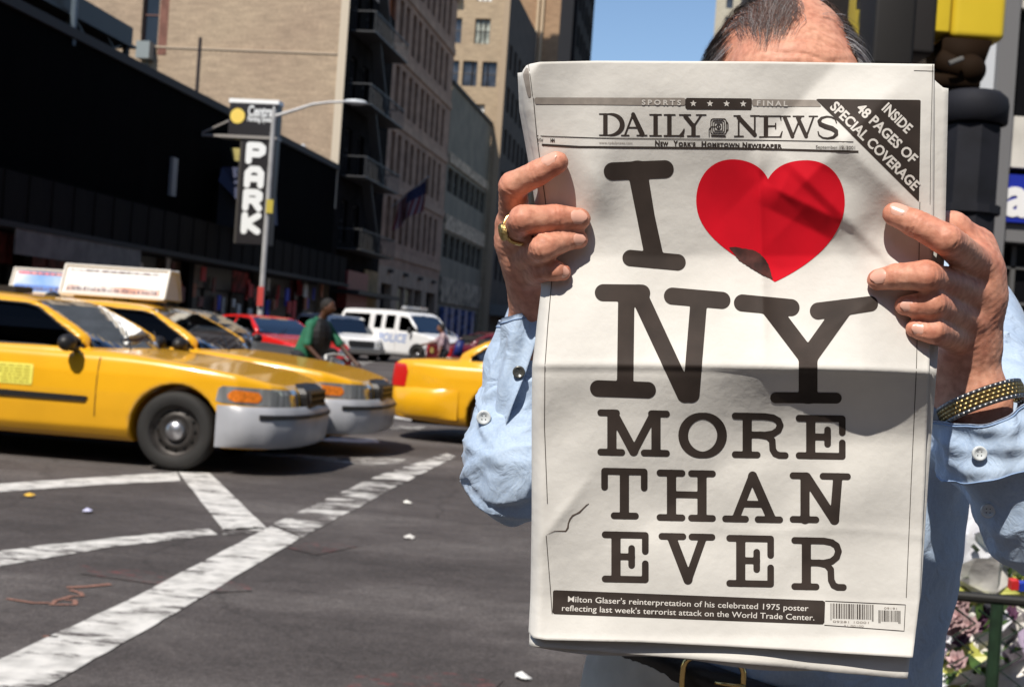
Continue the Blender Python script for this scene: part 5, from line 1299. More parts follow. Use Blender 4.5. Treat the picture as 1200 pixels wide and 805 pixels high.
# ================================================================== NEWSPAPER
# relief of the held paper, laid out on a plane at arm's length
PX0, PX1, PY0, PY1 = 560, 1160, 40, 840
gyy, gxx = np.meshgrid(np.arange(PY0, PY1 + 1), np.arange(PX0, PX1 + 1), indexing='ij'); gyy = gyy.astype(float); gxx = gxx.astype(float)
def relief():
    ph = np.interp(gxx, [620, 700, 800, 930, 1010, 1085], [.018, .022, .027, .036, .038, .030])
    cy = np.interp(gxx, [620, 800, 960, 1090], [429, 429, 432, 437])
    y = gyy
    us = 285 + 22 * np.sin(gxx * .016) + 12 * np.sin(gxx * .041 + 1); up = np.clip((y - us) / (cy - us), 0, 1); dn = np.clip(1 - (y - cy) / np.interp(gxx, [620, 740, 850, 950, 1085], [240, 200, 118, 92, 84]), 0, 1); dx_ = np.interp(gxx, [620, 760, 900, 1085], [1.15, 1.25, 1.6, 1.7])
    h = np.where(y < cy, ph * up ** 1.45, ph * (dn ** dx_) * 1.0) + .0011 * np.exp(-np.abs(y - cy + 2) / 3.0) - .0012 * np.exp(-np.abs(y - cy - 6) / 4.0)
    h = h + np.interp(y, [70, 110, 180, 300, 560, 700, 745, 775], [.030, .026, .017, .0, .0, .0, .004, .012])
    # broad fold running down the left of the heart
    h += (.0030 * np.exp(-np.abs(gxx - 893 - (y - 300) * .03) / 16) + .0013 * np.exp(-np.abs(gxx - 892 - (y - 300) * .03) / 3.5)) * np.clip((y - 150) / 60, 0, 1) * np.clip((440 - y) / 60, 0, 1)
    # ridge from the notch of the heart towards the lower right, falling away above it
    ax_, ay_, bx_, by_ = 893, 208, 1034, 345; L = math.hypot(bx_ - ax_, by_ - ay_); ux, uy = (bx_ - ax_) / L, (by_ - ay_) / L
    s = (gxx - ax_) * ux + (y - ay_) * uy; q = (gxx - ax_) * uy - (y - ay_) * ux      # q>0 : above right of the ridge
    win = np.clip(s / 60, 0, 1) * np.clip((L + 90 - s) / 90, 0, 1)
    h += np.clip((s + 30) / 70, 0, 1) * np.clip((L + 75 - s) / 60, 0, 1) * (.015 * np.clip(q / 34, 0, 1) + .008 * np.clip((q - 34) / 60, 0, 1)) * np.clip((1 - (q - 95) / 130), 0, 1)
    h += win * .007 * np.clip(1 + q / 110, 0, 1) ** 1.2 * (q < 0) + win * .007 * np.clip(1 - q / 25, 0, 1) * (q >= 0)
    # short overhanging pleat in the heart
    ax_, ay_, bx_, by_ = 892, 214, 992, 262; L = math.hypot(bx_ - ax_, by_ - ay_); ux, uy = (bx_ - ax_) / L, (by_ - ay_) / L
    s = (gxx - ax_) * ux + (y - ay_) * uy; q = (gxx - ax_) * uy - (y - ay_) * ux
    win = np.clip(s / 25, 0, 1) * np.clip((L + 25 - s) / 50, 0, 1)
    h += win * .0055 * np.where(q > 0, np.clip(1 - q / 45, 0, 1) ** 1.2, np.clip(1 + q / 24, 0, 1))
    # pulls from the hands
    h += -.006 * np.exp(-((gxx - 655) ** 2 / 900 + (y - 235) ** 2 / 2500)); h += .006 * np.exp(-((gxx - 700) ** 2 / 500 + (y - 215) ** 2 / 2200))
    h += -.006 * np.exp(-((gxx - 1050) ** 2 / 1600 + (y - 270) ** 2 / 2000)) + .005 * np.exp(-((gxx - 1000) ** 2 / 500 + (y - 270) ** 2 / 1600))
    h += .003 * np.exp(-np.abs((gxx - 660) * .8 + (y - 600) * .6) / 12) * np.exp(-((gxx - 660) ** 2 + (y - 605) ** 2) / 2500)
    h += .0008 * np.exp(-np.abs(y - 620 - (gxx - 900) * .03 - 3 * np.sin(gxx * .03)) / 2.5) * np.clip((gxx - 800) / 60, 0, 1) + .0007 * np.exp(-np.abs(y - 300 - (gxx - 640) * .9) / 4) * np.exp(-((gxx - 665) ** 2) / 500)
    h += .0009 * np.exp(-np.abs((gxx - 980) * .55 + (y - 380) * .83) / 3.5) * np.exp(-((gxx - 1010) ** 2 + (y - 385) ** 2) / 2200) + .0009 * np.exp(-np.abs((gxx - 700) * .8 - (y - 215) * .35) / 4) * np.exp(-((gxx - 695) ** 2 + (y - 225) ** 2) / 1400)
    # side folds: the spine on the left curls back, the loose right edge waves
    xl = np.interp(y, LY, LX); h -= .010 * np.clip(1 - (gxx - xl) / 13, 0, 1.6) ** 1.6
    # gentle buckling of newsprint
    for i in range(7):
        r_ = np.random.RandomState(40 + i); kx, ky = r_.uniform(-.028, .028), r_.uniform(-.035, .035); h += .0009 * np.sin(kx * gxx + ky * y + r_.uniform(0, 6) + 1.3 * np.sin(ky * .6 * gxx))
    h += .0007 * np.sin(gxx * .012 + y * .055 + 2 * np.sin(gxx * .02)) * np.clip((y - 440) / 60, 0, 1)
    return h
LY = [70, 85, 100, 130, 180, 230, 300, 340, 380, 400, 430, 500, 600, 700, 745, 800]; LX = [622, 611, 610, 613, 624, 631, 634, 634, 629, 627, 623.5, 623, 623, 621.5, 619, 618]
RY = [70, 180, 250, 300, 430, 500, 560, 600, 700, 775, 810]; RX = [1095, 1094.5, 1094, 1093, 1089, 1086, 1084, 1082, 1078, 1069, 1066]
def blur(a, sg_):
    r = int(3 * sg_); k = np.exp(-np.arange(-r, r + 1) ** 2 / (2 * sg_ * sg_)); k /= k.sum()
    a = np.apply_along_axis(lambda m_: np.convolve(np.pad(m_, r, 'edge'), k, 'valid'), 0, a); return np.apply_along_axis(lambda m_: np.convolve(np.pad(m_, r, 'edge'), k, 'valid'), 1, a)
HM = blur(relief(), 2.0)
D0 = .925
def pdep(x, y, off=0.0):
    x = np.clip(np.asarray(x, float), PX0, PX1 - 1.001) - PX0; y = np.clip(np.asarray(y, float), PY0, PY1 - 1.001) - PY0
    i = x.astype(int); j = y.astype(int); a = x - i; b = y - j
    h = HM[j, i] * (1 - a) * (1 - b) + HM[j, i + 1] * a * (1 - b) + HM[j + 1, i] * (1 - a) * b + HM[j + 1, i + 1] * a * b
    return D0 - h - off
def PP(x, y, off=0.0):
    return Qn(x, y, pdep(x, y, off))
nc = Q(850, 780, D0)
news = thing('newspaper', 'open tabloid newspaper held up in both hands hiding the man\'s face and chest', 'newspaper', tuple(nc))
NW = mat('newsprint', (.69, .675, .64), .92, var=.10, vscale=14, bump=.0006, bscale=90, spec=.2, detail=8)
INK = mat('ink_brown_black', (.042, .031, .026), .7, var=.25, vscale=40, spec=.25); INKL = mat('ink_light', (.30, .265, .235), .85, var=.12, vscale=200)
HRT = mat('heart_red', (.68, .004, .018), .75, var=.12, vscale=20, spec=.2); PAPERW = mat('print_reversed', (.66, .63, .59), .9)
def sheet(name, xl, xr, yt, yb, off, m_, nu=150, nv=215, extra=None, thick=.0004):
    V = []; F = []
    u = np.linspace(0, 1, nu + 1); v = np.linspace(0, 1, nv + 1)
    U, Vv = np.meshgrid(u, v)
    ytop = np.interp(U, [0, 1], [0, 0]); 
    Yc = Vv; 
    xa = xl(0); Y_ = None
    # iterate: rows run between yt(x) and yb(x)
    Xg = 620 + U * 470
    for _ in range(3):
        Y_ = yt(Xg) + (yb(Xg) - yt(Xg)) * Vv; Xg = xl(Y_) + (xr(Y_) - xl(Y_)) * U
    o_ = off + (extra(Xg, Y_) if extra else 0)
    d = pdep(Xg, Y_) + o_; P = Qn(Xg, Y_, d).reshape(-1, 3); P2 = Qn(Xg, Y_, d + thick).reshape(-1, 3); N = len(P)
    for j in range(nv):
        for i in range(nu): a = j * (nu + 1) + i; F.append((a, a + nu + 1, a + nu + 2, a + 1))
    n0 = len(F); F2 = [tuple(k + N for k in reversed(f)) for f in F]
    rim = []
    edge = [j * (nu + 1) for j in range(nv + 1)] + [nv * (nu + 1) + i for i in range(1, nu + 1)] + [j * (nu + 1) + nu for j in range(nv - 1, -1, -1)] + [i for i in range(nu - 1, 0, -1)]
    for a, b in zip(edge, edge[1:] + edge[:1]): rim.append((b, a, a + N, b + N))
    return part(name, np.vstack([P, P2]), F + F2 + rim, m_, news, True, world=True)
xl0 = lambda y: np.interp(y, LY, LX); xr0 = lambda y: np.interp(y, RY, RX)
def yt0(x): return np.interp(x, [606, 612, 620, 632, 700, 900, 1094], [88, 80, 75.5, 73, 71.5, 72.5, 75.5])
def yb0(x): return np.interp(x, [618, 624, 640, 750, 850, 960, 1072], [738, 747, 749.5, 752, 757, 763.5, 770.5])
sheet('front_page', xl0, xr0, yt0, yb0, 0, NW)
def yb1(x): return np.interp(x, [618, 700, 780, 850, 950, 1060, 1070], [756.5, 763, 769, 775, 785, 795, 796])
xl1 = lambda y: np.interp(y, [85, 130, 200, 300, 600, 755, 800], [606.5, 608.5, 621, 636, 625, 620, 620]); xr1 = lambda y: np.interp(y, [70, 100, 300, 430, 560, 700, 775, 800], [1098, 1111.5, 1107, 1098, 1088, 1079, 1066, 1063])
yt1 = lambda x: np.interp(x, [605, 620, 640, 1090, 1096, 1111], [86, 84, 82, 84, 101, 104])
gap = lambda x, y: .0035 + .006 * np.clip((y - 700) / 60, 0, 1) + .003 * np.clip((x - 1070) / 20, 0, 1) + .0025 * np.sin(x * .02) * np.clip((y - 690) / 60, 0, 1)
sheet('inner_pages', xl1, xr1, yt1, yb1, 0, NW, 80, 120, gap)
sheet('back_page', lambda y: xl1(y) + 3, lambda y: xr1(y) - 2.5, lambda x: yt1(x) + 3, lambda x: np.interp(x, [618, 700, 800, 900, 1062], [757, 765.5, 774, 783, 793.5]) + 2.5 * np.sin(x * .03), 0, NW, 60, 90, lambda x, y: gap(x, y) + .003 + .002 * np.clip((y - 700) / 60, 0, 1))
sheet('back_page', lambda y: xl1(y) + 5, lambda y: xr1(y) - 5, lambda x: yt1(x) + 5, lambda x: yb1(x) - 4 + 2 * np.sin(x * .017 + 1), 0, NW, 50, 70, lambda x, y: gap(x, y) + .0055 + .003 * np.clip((y - 700) / 60, 0, 1))
# --- print: everything is laid on the page surface, a hair proud of it
IO = .00030
def ink(name, f, box, step, m_, off=IO, label=None):
    V2, F2 = fill2d(f, *box, step); 
    P = PP(V2[:, 0], V2[:, 1], off); return part(name, P, [tuple(reversed(q)) for q in F2], m_, news, world=True, label=label)
def ink_poly(name, pts, m_, off=IO, step=3.0):
    xs = [p[0] for p in pts]; ys = [p[1] for p in pts]
    return ink(name, lambda A, B: poly2(A, B, pts), (min(xs) - 1.1, max(xs) + step, min(ys) - 1.1, max(ys) + step), step, m_, off)
def glyph(name, strokes, step, m_, off=IO):
    xs = [p[0] for L, r in strokes for p in L]; ys = [p[1] for L, r in strokes for p in L]; R = max(max(r) if isinstance(r, (list, tuple)) else r for L, r in strokes) + 1
    def f(A, B):
        d = np.full(A.shape, 1e9)
        for L, r in strokes: d = smin(d, caps2(A, B, L, r), R * .13) if len(strokes) > 1 else caps2(A, B, L, r)
        return d
    return ink(name, f, (min(xs) - R, max(xs) + R, min(ys) - R, max(ys) + R), step, m_, off)
def ell_pts(cx, cy, rx, ry, a0, a1, n=14): return [(cx + rx * math.cos(math.radians(a0 + (a1 - a0) * i / n)), cy + ry * math.sin(math.radians(a0 + (a1 - a0) * i / n))) for i in range(n + 1)]
# I
glyph('letter', [([(718, 201), (779, 198.5)], 10.5), ([(747, 200), (757, 255), (767, 303)], [11.5, 10.5, 11]), ([(739, 302.5), (794, 307.5)], 9.6)], 1.0, INK)
# N
glyph('letter', [([(707, 343), (752, 343.5)], 10), ([(734, 345), (732.5, 455)], 9.6), ([(701, 455), (759, 457)], 9.6), ([(748, 344), (803, 462)], [10, 9.8]), ([(819, 352), (810, 462)], 9.8), ([(788, 347), (846, 352)], 10)], 1.0, INK)
# Y
glyph('letter', [([(870, 355), (927, 360.5)], 10), ([(959, 364.5), (1020, 356)], [10, 9]), ([(902, 360), (946, 418)], 10.5), ([(988, 362), (948, 418)], [10.5, 10.5]), ([(947, 416), (947, 462)], 11), ([(909, 466), (980, 466.5)], 6.4)], 1.0, INK)
# heart
hp = []
def bez(p0, p1, p2, p3, n=16):
    for i in range(n):
        t = i / n; hp.append(tuple((1 - t) ** 3 * a + 3 * (1 - t) ** 2 * t * b + 3 * (1 - t) * t * t * c + t ** 3 * d for a, b, c, d in zip(p0, p1, p2, p3)))
bez((900, 210), (893, 194), (874, 186.5), (857, 187)); bez((857, 187), (828, 188), (814, 214), (816, 240)); bez((816, 240), (819, 282), (872, 305), (908, 330.5))
bez((908, 330.5), (935, 318), (987, 288), (990, 240)); bez((990, 240), (991, 212), (975, 188), (945, 188)); bez((945, 188), (922, 188), (908, 196), (900, 210))
ink('heart', lambda A, B: poly2(A, B, hp), (810, 996, 182, 336), 1.0, HRT)
# scorched smudge on its lower left edge
sm = [(854, 290), (862, 289.5), (872, 291.5), (882, 293), (890, 297), (896, 303), (901, 311), (905.5, 327.5), (896, 323.5), (880, 314.5), (866, 305)]
ink('scorch_mark', lambda A, B: poly2(A, B, sm) + .35 * np.sin(A * .8) * np.sin(B * .9), (848, 909, 283, 330), .8, mat('scorch', (.075, .022, .018), .85, var=.6, vscale=120), IO * 2)
# the smaller slab letters: normalised strokes  k: s stem, f serif, t thin
GL = {
 'M': [([(0, 0), (.24, 0)], 'f'), ([(.17, 0), (.17, 1)], 's'), ([(0, 1), (.32, 1)], 'f'), ([(.2, 0), (.5, 1)], 's'), ([(.5, 1), (.8, 0)], 't'), ([(.84, 0), (.84, 1)], 's'), ([(.77, 0), (1, 0)], 'f'), ([(.66, 1), (1, 1)], 'f')],
 'R': [([(0, 0), (.6, 0), (.76, .03), (.86, .1), (.9, .22), (.86, .35), (.76, .44), (.6, .48), (.25, .48)], 'f'), ([(.24, 0), (.24, 1)], 's'), ([(0, 1), (.44, 1)], 'f'), ([(.5, .48), (.66, .52), (.74, .62), (.75, .85), (.80, .96), (.88, 1), (1, 1)], 'f')],
 'E': [([(0, 0), (1, 0), (1, .36)], 'f'), ([(.27, 0), (.27, 1)], 's'), ([(0, 1), (1, 1), (1, .64)], 'f'), ([(.27, .49), (.66, .49)], 'f'), ([(.66, .3), (.66, .68)], 'f')],
 'T': [([(0, .36), (0, 0), (1, 0), (1, .36)], 'f'), ([(.5, 0), (.5, 1)], 's'), ([(.24, 1), (.78, 1)], 'f')],
 'H': [([(0, 0), (.42, 0)], 'f'), ([(.6, 0), (1, 0)], 'f'), ([(0, 1), (.42, 1)], 'f'), ([(.6, 1), (1, 1)], 'f'), ([(.22, 0), (.22, 1)], 's'), ([(.8, 0), (.8, 1)], 's'), ([(.22, .48), (.8, .48)], 'f')],
 'A': [([(.5, .0), (.19, 1)], 't'), ([(.5, .0), (.84, 1)], 's'), ([(.33, .66), (.68, .66)], 'f'), ([(0, 1), (.37, 1)], 'f'), ([(.6, 1), (1, 1)], 'f')],
 'N': [([(0, 0), (.25, 0)], 'f'), ([(.22, 0), (.22, 1)], 's'), ([(0, .97), (.42, .97)], 'f'), ([(.25, 0), (.76, 1.0)], 's'), ([(.82, .0), (.76, 1.0)], 's'), ([(.55, 0), (1, 0)], 'f')],
 'V': [([(0, 0), (.42, 0)], 'f'), ([(.6, 0), (1, 0)], 'f'), ([(.2, 0), (.52, 1)], 's'), ([(.82, 0), (.52, 1)], 't')]}
RAD = {'s': 5.4, 'f': 3.9, 't': 4.5}
def slab(ch, zx0, zy0, zx1, zy1, tilt=.02):
    x0, y0, x1, y1 = [680 + zx0 / 3.097, 460 + zy0 / 3.097, 680 + zx1 / 3.097, 460 + zy1 / 3.097]; S_ = []
    def mp(p, e=0.0): u, v = p; x = x0 + 3.9 + u * (x1 - x0 - 7.8); return (x, y0 + 3.9 + (e if v == 0 else 0) - (e if v >= .97 else 0) + v * (y1 - y0 - 7.8 - tilt * (x1 - x0)) + tilt * (x - x0))
    if ch == 'O':
        cx, cy, rx, ry = (x0 + x1) / 2, (y0 + y1) / 2, (x1 - x0) / 2 - 5, (y1 - y0) / 2 - 4
        L = ell_pts(cx, cy, rx, ry, 0, 360, 40); r = [3.8 + 1.9 * abs(math.cos(2 * pi * i / 40)) for i in range(41)]; return glyph('letter', [(L, r)], .8, INK)
    for L, k in GL[ch]: S_.append(([mp(p, 0 if k == 'f' else RAD[k] - 3.7) for p in L], RAD[k]))
    return glyph('letter', S_, .8, INK)
for a in [('M', 62, 60, 325, 232), ('O', 358, 72, 530, 238), ('R', 550, 72, 756, 240), ('E', 782, 80, 963, 243), ('T', 76, 272, 244, 460), ('H', 277, 278, 492, 468), ('A', 515, 283, 736, 473), ('N', 760, 288, 982, 480),
          ('E', 78, 502, 248, 690), ('V', 284, 508, 490, 697), ('E', 530, 515, 703, 706), ('R', 766, 523, 967, 718)]: slab(*a)
# masthead: thick and thin strokes with fine serifs
def masthead(ch, x0, x1, y0, y1):
    w = x1 - x0; h = y1 - y0; S_ = []
    def mp(u, v): return (x0 + u * w, y0 + v * h)
    def st(u0, v0, u1, v1, r, r2=None):
        e = lambda v: min(max(v, r / h), 1 - r / h)
        if v0 != v1: v0, v1 = e(v0), e(v1)
        S_.append(([mp(u0, v0), mp(u1, v1)], [r, r2 or r]))
    T, N_, F_ = 2.6, 1.05, .75
    if ch == 'I': st(.5, .04, .5, .96, T); st(.08, .03, .92, .03, F_); st(.08, .97, .92, .97, F_)
    if ch == 'L': st(.28, .04, .28, .96, T); st(.04, .03, .55, .03, F_); st(.04, .97, .95, .97, .9); S_.append(([mp(.80, .96), mp(.93, .82), mp(.98, .68)], [1.5, 1.6, .8]))
    if ch == 'D':
        st(.25, .04, .25, .96, T); st(.02, .03, .5, .03, F_); st(.02, .97, .5, .97, F_)
        L = ell_pts(x0 + .42 * w, y0 + .5 * h, .50 * w, .47 * h, -90, 90, 20); S_.append((L, [.9 + 2.0 * abs(math.cos(math.radians(-90 + 9 * i))) for i in range(21)]))
    if ch == 'A': st(.47, -.02, .14, .96, N_); st(.47, .02, .83, .96, 2.5, 2.9); st(.26, .64, .68, .64, .9); st(.0, .97, .30, .97, F_); st(.62, .97, 1.02, .97, F_)
    if ch == 'Y': st(.22, .04, .52, .52, 2.4); st(.82, .04, .55, .52, N_); st(.53, .5, .53, .96, T); st(.0, .03, .42, .03, F_); st(.64, .03, 1.0, .03, F_); st(.30, .97, .76, .97, F_)
    if ch == 'N': st(.20, .04, .20, .96, N_); st(.2, .06, .82, .98, 2.5); st(.82, .04, .82, .96, N_); st(.02, .03, .26, .03, F_); st(.66, .03, .99, .03, F_); st(.04, .97, .38, .97, F_)
    if ch == 'E':
        st(.3, .04, .3, .96, T); st(.04, .03, .9, .03, F_); st(.04, .97, .92, .97, F_); st(.3, .48, .68, .48, .9); st(.9, .04, .92, .22, 1.0, .6); st(.90, .96, .97, .72, 1.2, .6); st(.70, .36, .70, .60, .8)
    if ch == 'W':
        st(.14, .04, .34, .97, 2.3); st(.56, .06, .34, .97, N_); st(.48, .04, .70, .97, 2.3); st(.90, .04, .70, .97, N_); st(0, .03, .28, .03, F_); st(.36, .03, .64, .03, F_); st(.78, .03, 1, .03, F_)
    if ch == 'S':
        L = [(.84, .30), (.80, .14), (.64, .04), (.46, .02), (.26, .08), (.16, .22), (.22, .36), (.42, .46), (.66, .54), (.82, .66), (.84, .80), (.72, .93), (.50, .98), (.30, .95), (.16, .84), (.12, .68)]
        r = [.7, .9, 1.0, 1.1, 1.5, 2.0, 2.6, 2.9, 2.9, 2.6, 2.2, 1.6, 1.1, 1.0, .9, .7]; S_.append(([mp(*p) for p in L], r))
    glyph('masthead_letter', S_, .42, INK)
def row(z0, z1): return 690 + z0 / 6.667, 690 + z1 / 6.667
for ch, a, b, c, d in [('D', 80, 277, 87, 263), ('A', 255, 450, 80, 265), ('I', 468, 575, 92, 267), ('L', 583, 748, 93, 268), ('Y', 708, 915, 94, 270)]:
    masthead(ch, 690 + a / 6.667, 690 + b / 6.667, 120 + c / 6.667, 120 + d / 6.667)
for ch, a, b, c, d in [('N', 859.5, 890, 135.2, 160.7), ('E', 889, 917.5, 135.6, 161.5), ('W', 913.5, 958, 135.8, 162.2), ('S', 955, 985, 136.4, 163)]: masthead(ch, a, b, c, d)
# camera emblem
def rr(cx, cy, hw, hh, r, wd):
    def f(A, B): q = np.hypot(np.maximum(np.abs(A - cx) - hw + r, 0), np.maximum(np.abs(B - cy) - hh + r, 0)) + np.minimum(np.maximum(np.abs(A - cx) - hw + r, np.abs(B - cy) - hh + r), 0) - r; return np.abs(q) - wd
    return f
ccx, ccy = 842, 148.5
fs = [rr(ccx, ccy, 9.0, 9.0, 3, .55), rr(ccx, ccy, 6.8, 6.8, 2, .55), rr(ccx, ccy, 4.6, 4.6, 1, .55), lambda A, B: np.abs(np.hypot(A - ccx, B - ccy) - 2.5) - .6, lambda A, B: np.hypot(A - ccx, B - ccy) - 1.0,
      lambda A, B: caps2(A, B, [(834, 159.5), (850, 160)], .8), lambda A, B: caps2(A, B, [(831, 160), (831, 152), (833, 149), (839, 148.5)], .5), lambda A, B: caps2(A, B, [(851.5, 143), (853, 145), (853, 152), (851.5, 154)], .7)]
def fem(A, B):
    d = fs[0](A, B)
    for q in fs[1:]: d = np.minimum(d, q(A, B))
    return d
ink('camera_emblem', fem, (829, 855, 137, 163), .3, INK)
# rules, bars and boxes
ink_poly('top_bar', [(626, 114.5), (803, 115), (803, 124), (626.5, 122.5)], INKL); ink_poly('top_bar', [(881, 116.5), (957, 117.5), (963, 125.5), (881, 124.5)], INKL)
ink_poly('star_box', [(803, 115), (881, 115.7), (881, 129), (803, 128.3)], INK)
for i, cx in enumerate((812.5, 832, 851.5, 871)):
    cy = 121.6 + i * .15; sp_ = []
    for k in range(10): a = -pi / 2 + pi * k / 5; r = 4.2 if k % 2 == 0 else 1.7; sp_.append((cx + r * math.cos(a), cy + r * math.sin(a)))
    ink_poly('star', sp_, PAPERW, IO * 2, .5)
def rule(pts, w, m_=INK, nm='rule'):
    L = []
    for a, b in zip(pts[:-1], pts[1:]):
        k = max(1, int(math.hypot(b[0] - a[0], b[1] - a[1]) / 6))
        for i in range(k): t = i / k; L.append((a[0] + (b[0] - a[0]) * t, a[1] + (b[1] - a[1]) * t))
    L.append(pts[-1]); V = []
    for i, p in enumerate(L):
        a = L[max(i - 1, 0)]; b = L[min(i + 1, len(L) - 1)]; dx, dy = b[0] - a[0], b[1] - a[1]; n = math.hypot(dx, dy); V += [(p[0] - dy / n * w / 2, p[1] + dx / n * w / 2), (p[0] + dy / n * w / 2, p[1] - dx / n * w / 2)]
    V = np.array(V); P = PP(V[:, 0], V[:, 1], IO); part(nm, P, [(2 * i, 2 * i + 1, 2 * i + 3, 2 * i + 2) for i in range(len(L) - 1)], m_, news, world=True)
rule([(629, 159.5), (700, 162), (860, 164), (1000, 166.5)], .9); rule([(630, 169.6), (680, 172.5), (860, 174), (1006, 178)], 2.4)
rule([(625, 115), (629, 160), (633, 190), (641, 250), (646, 300), (646.5, 330), (642, 380), (638.5, 430), (638, 500), (641.5, 590)], .8); rule([(640, 627), (645, 690), (647, 719)], .8)
rule([(1078, 237), (1077, 300), (1074, 430), (1068, 560), (1062, 700)], .8); rule([(1093, 76), (1090.5, 180), (1090, 240)], .6); rule([(619, 75), (622, 95), (624, 113)], .6); rule([(1071, 83), (1094, 83.5)], .6)
ink_poly('edge_shade', [(612.5, 88), (616, 80), (619, 79), (622.5, 114), (618.5, 115)], INKL)  # shade of the curled corner put in as a grey strip
ink_poly('corner_flash', [(955.5, 116.2), (1079, 117.4), (1077, 236.5)], INK, step=2.0)
def ptext(s, x, y, w, h, ang=0.0, m_=INK, off=IO, bold=.0, spacing=1.0, name='lettering', anchor='l'):
    """set a line of type: baseline start (x,y), width w px, cap height h px, rotated ang degrees clockwise"""
    V2, F2 = text2d(s, 1.0, bold, spacing, 'LEFT'); ww = V2[:, 0].max() - V2[:, 0].min(); ch = V2[:, 1].max() if not s.islower() else V2[:, 1].max()
    U = (V2[:, 0] - V2[:, 0].min()) / ww * w; Vv = V2[:, 1] / .73 * h; a = math.radians(ang)
    xx = x + U * math.cos(a) + Vv * math.sin(a); yy = y + U * math.sin(a) - Vv * math.cos(a)
    part(name, PP(xx, yy, off), [tuple(reversed(f)) if False else f for f in F2], m_, news, world=True)
ptext('SPORTS', 752, 123, 46, 6, .5, PAPERW, IO * 2, .03, 1.5); ptext('FINAL', 887, 124, 36, 6, 1, PAPERW, IO * 2, .03, 1.5)
ptext('N', 767.5, 170.8, 5.6, 6, 1, INK, IO, .05)
ptext('EW', 773.8, 170.9, 9.3, 4.6, 1, INK, IO, .05, 1.15); ptext('Y', 789, 171.1, 5.4, 6, 1, INK, IO, .05); ptext("ORK'S", 795, 171.3, 20, 4.6, 1, INK, IO, .05, 1.15)
ptext('H', 822, 171.8, 5.6, 6, 1, INK, IO, .05); ptext('OMETOWN', 828.5, 172, 38, 4.6, 1, INK, IO, .05, 1.15); ptext('N', 870, 173, 5.6, 6, 1, INK, IO, .05); ptext('EWSPAPER', 876.5, 173.2, 40, 4.6, 1, INK, IO, .05, 1.15)
ptext('www.nydailynews.com', 702, 168.8, 39, 3.2, .5, INKL); ptext('September 19, 2001', 956, 174.3, 46, 4.0, 1.2, INK, IO, 0)
ptext('50¢', 629.5, 165.8, 7, 4, 1, INK, IO, 0); ptext('NN', 645, 166.6, 5, 4, 1, INK, IO, .05)
ptext('INSIDE', 1033.0, 128.5, 41, 12.2, 44.2, PAPERW, IO * 2, .03); ptext('48 PAGES OF', 1002.5, 128.5, 92, 12.2, 44.2, PAPERW, IO * 2, .03); ptext('SPECIAL COVERAGE', 972.0, 126.5, 139, 12.2, 44.6, PAPERW, IO * 2, .03)
ink_poly('caption_box', [(648, 691), (967, 703.5), (966, 731.3), (647.3, 719)], INK)
ptext("Milton Glaser's reinterpretation of his celebrated 1975 poster", 665.5, 704.8, 282, 7.0, 2.2, PAPERW, IO * 2, .004)
ptext("reflecting last week's terrorist attack on the World Trade Center.", 658.5, 715.2, 296, 7.0, 2.2, PAPERW, IO * 2, .004)
rule([(967, 703.8), (1061, 708.2), (1059.5, 739), (966, 732)], .8)
rs = random.Random(4)
def bars(x0, x1, y0, y1, sl=.035, nm='barcode'):
    V = []; F = []; x = x0
    while x < x1:
        w = rs.choice([.45, .45, .9, .9, 1.4]); e_ = (2.0 if (x - x0 < 2 or x1 - x < 3) else 0); dy = (x - x0) * sl
        n = len(V); V += [(x, y0 + dy), (x + w, y0 + dy), (x + w, y1 + dy + e_), (x, y1 + dy + e_)]; F.append((n + 3, n + 2, n + 1, n)); x += w + rs.choice([.5, .5, .9, 1.1])
    V = np.array(V); part(nm, PP(V[:, 0], V[:, 1], IO), F, INK, news, world=True)
bars(973, 1024, 706.5, 724); bars(1029.5, 1055, 714.5, 727.5)
ptext('09281 10001', 976, 729.0, 42, 2.6, 2, INKL); ptext('51 00100', 989, 733.8, 23, 2.4, 2, INKL); ptext('09191', 1036, 713.4, 15, 2.6, 2, INKL)
# the curled tear on the left edge of the page
tr = [(687, 592), (683, 596), (679, 600), (675, 602), (671, 604), (668, 608), (666, 613), (665.5, 618), (663, 622), (658, 622)]
V = []; 
for i, (x, y) in enumerate(tr):
    t = i / (len(tr) - 1); lift = .003 * math.sin(pi * min(1, t * 1.1)); w = 9 * math.sin(pi * t) + 1
    V += [tuple(Q(x, y, float(pdep(x, y)) - .0006)), tuple(Q(x - w * .8, y - w * .55, float(pdep(x - w * .8, y - w * .55)) - .0006 - lift * .8))]
glyph('tear_line', [([(690, 590)] + tr + [(650, 622), (641, 626)], [.3, .7, .7, 1.0, .7, .9, .8, .7, 1.0, .7, .5, .4, .2])], .5, mat('tear_dark', (.10, .07, .055), .9))

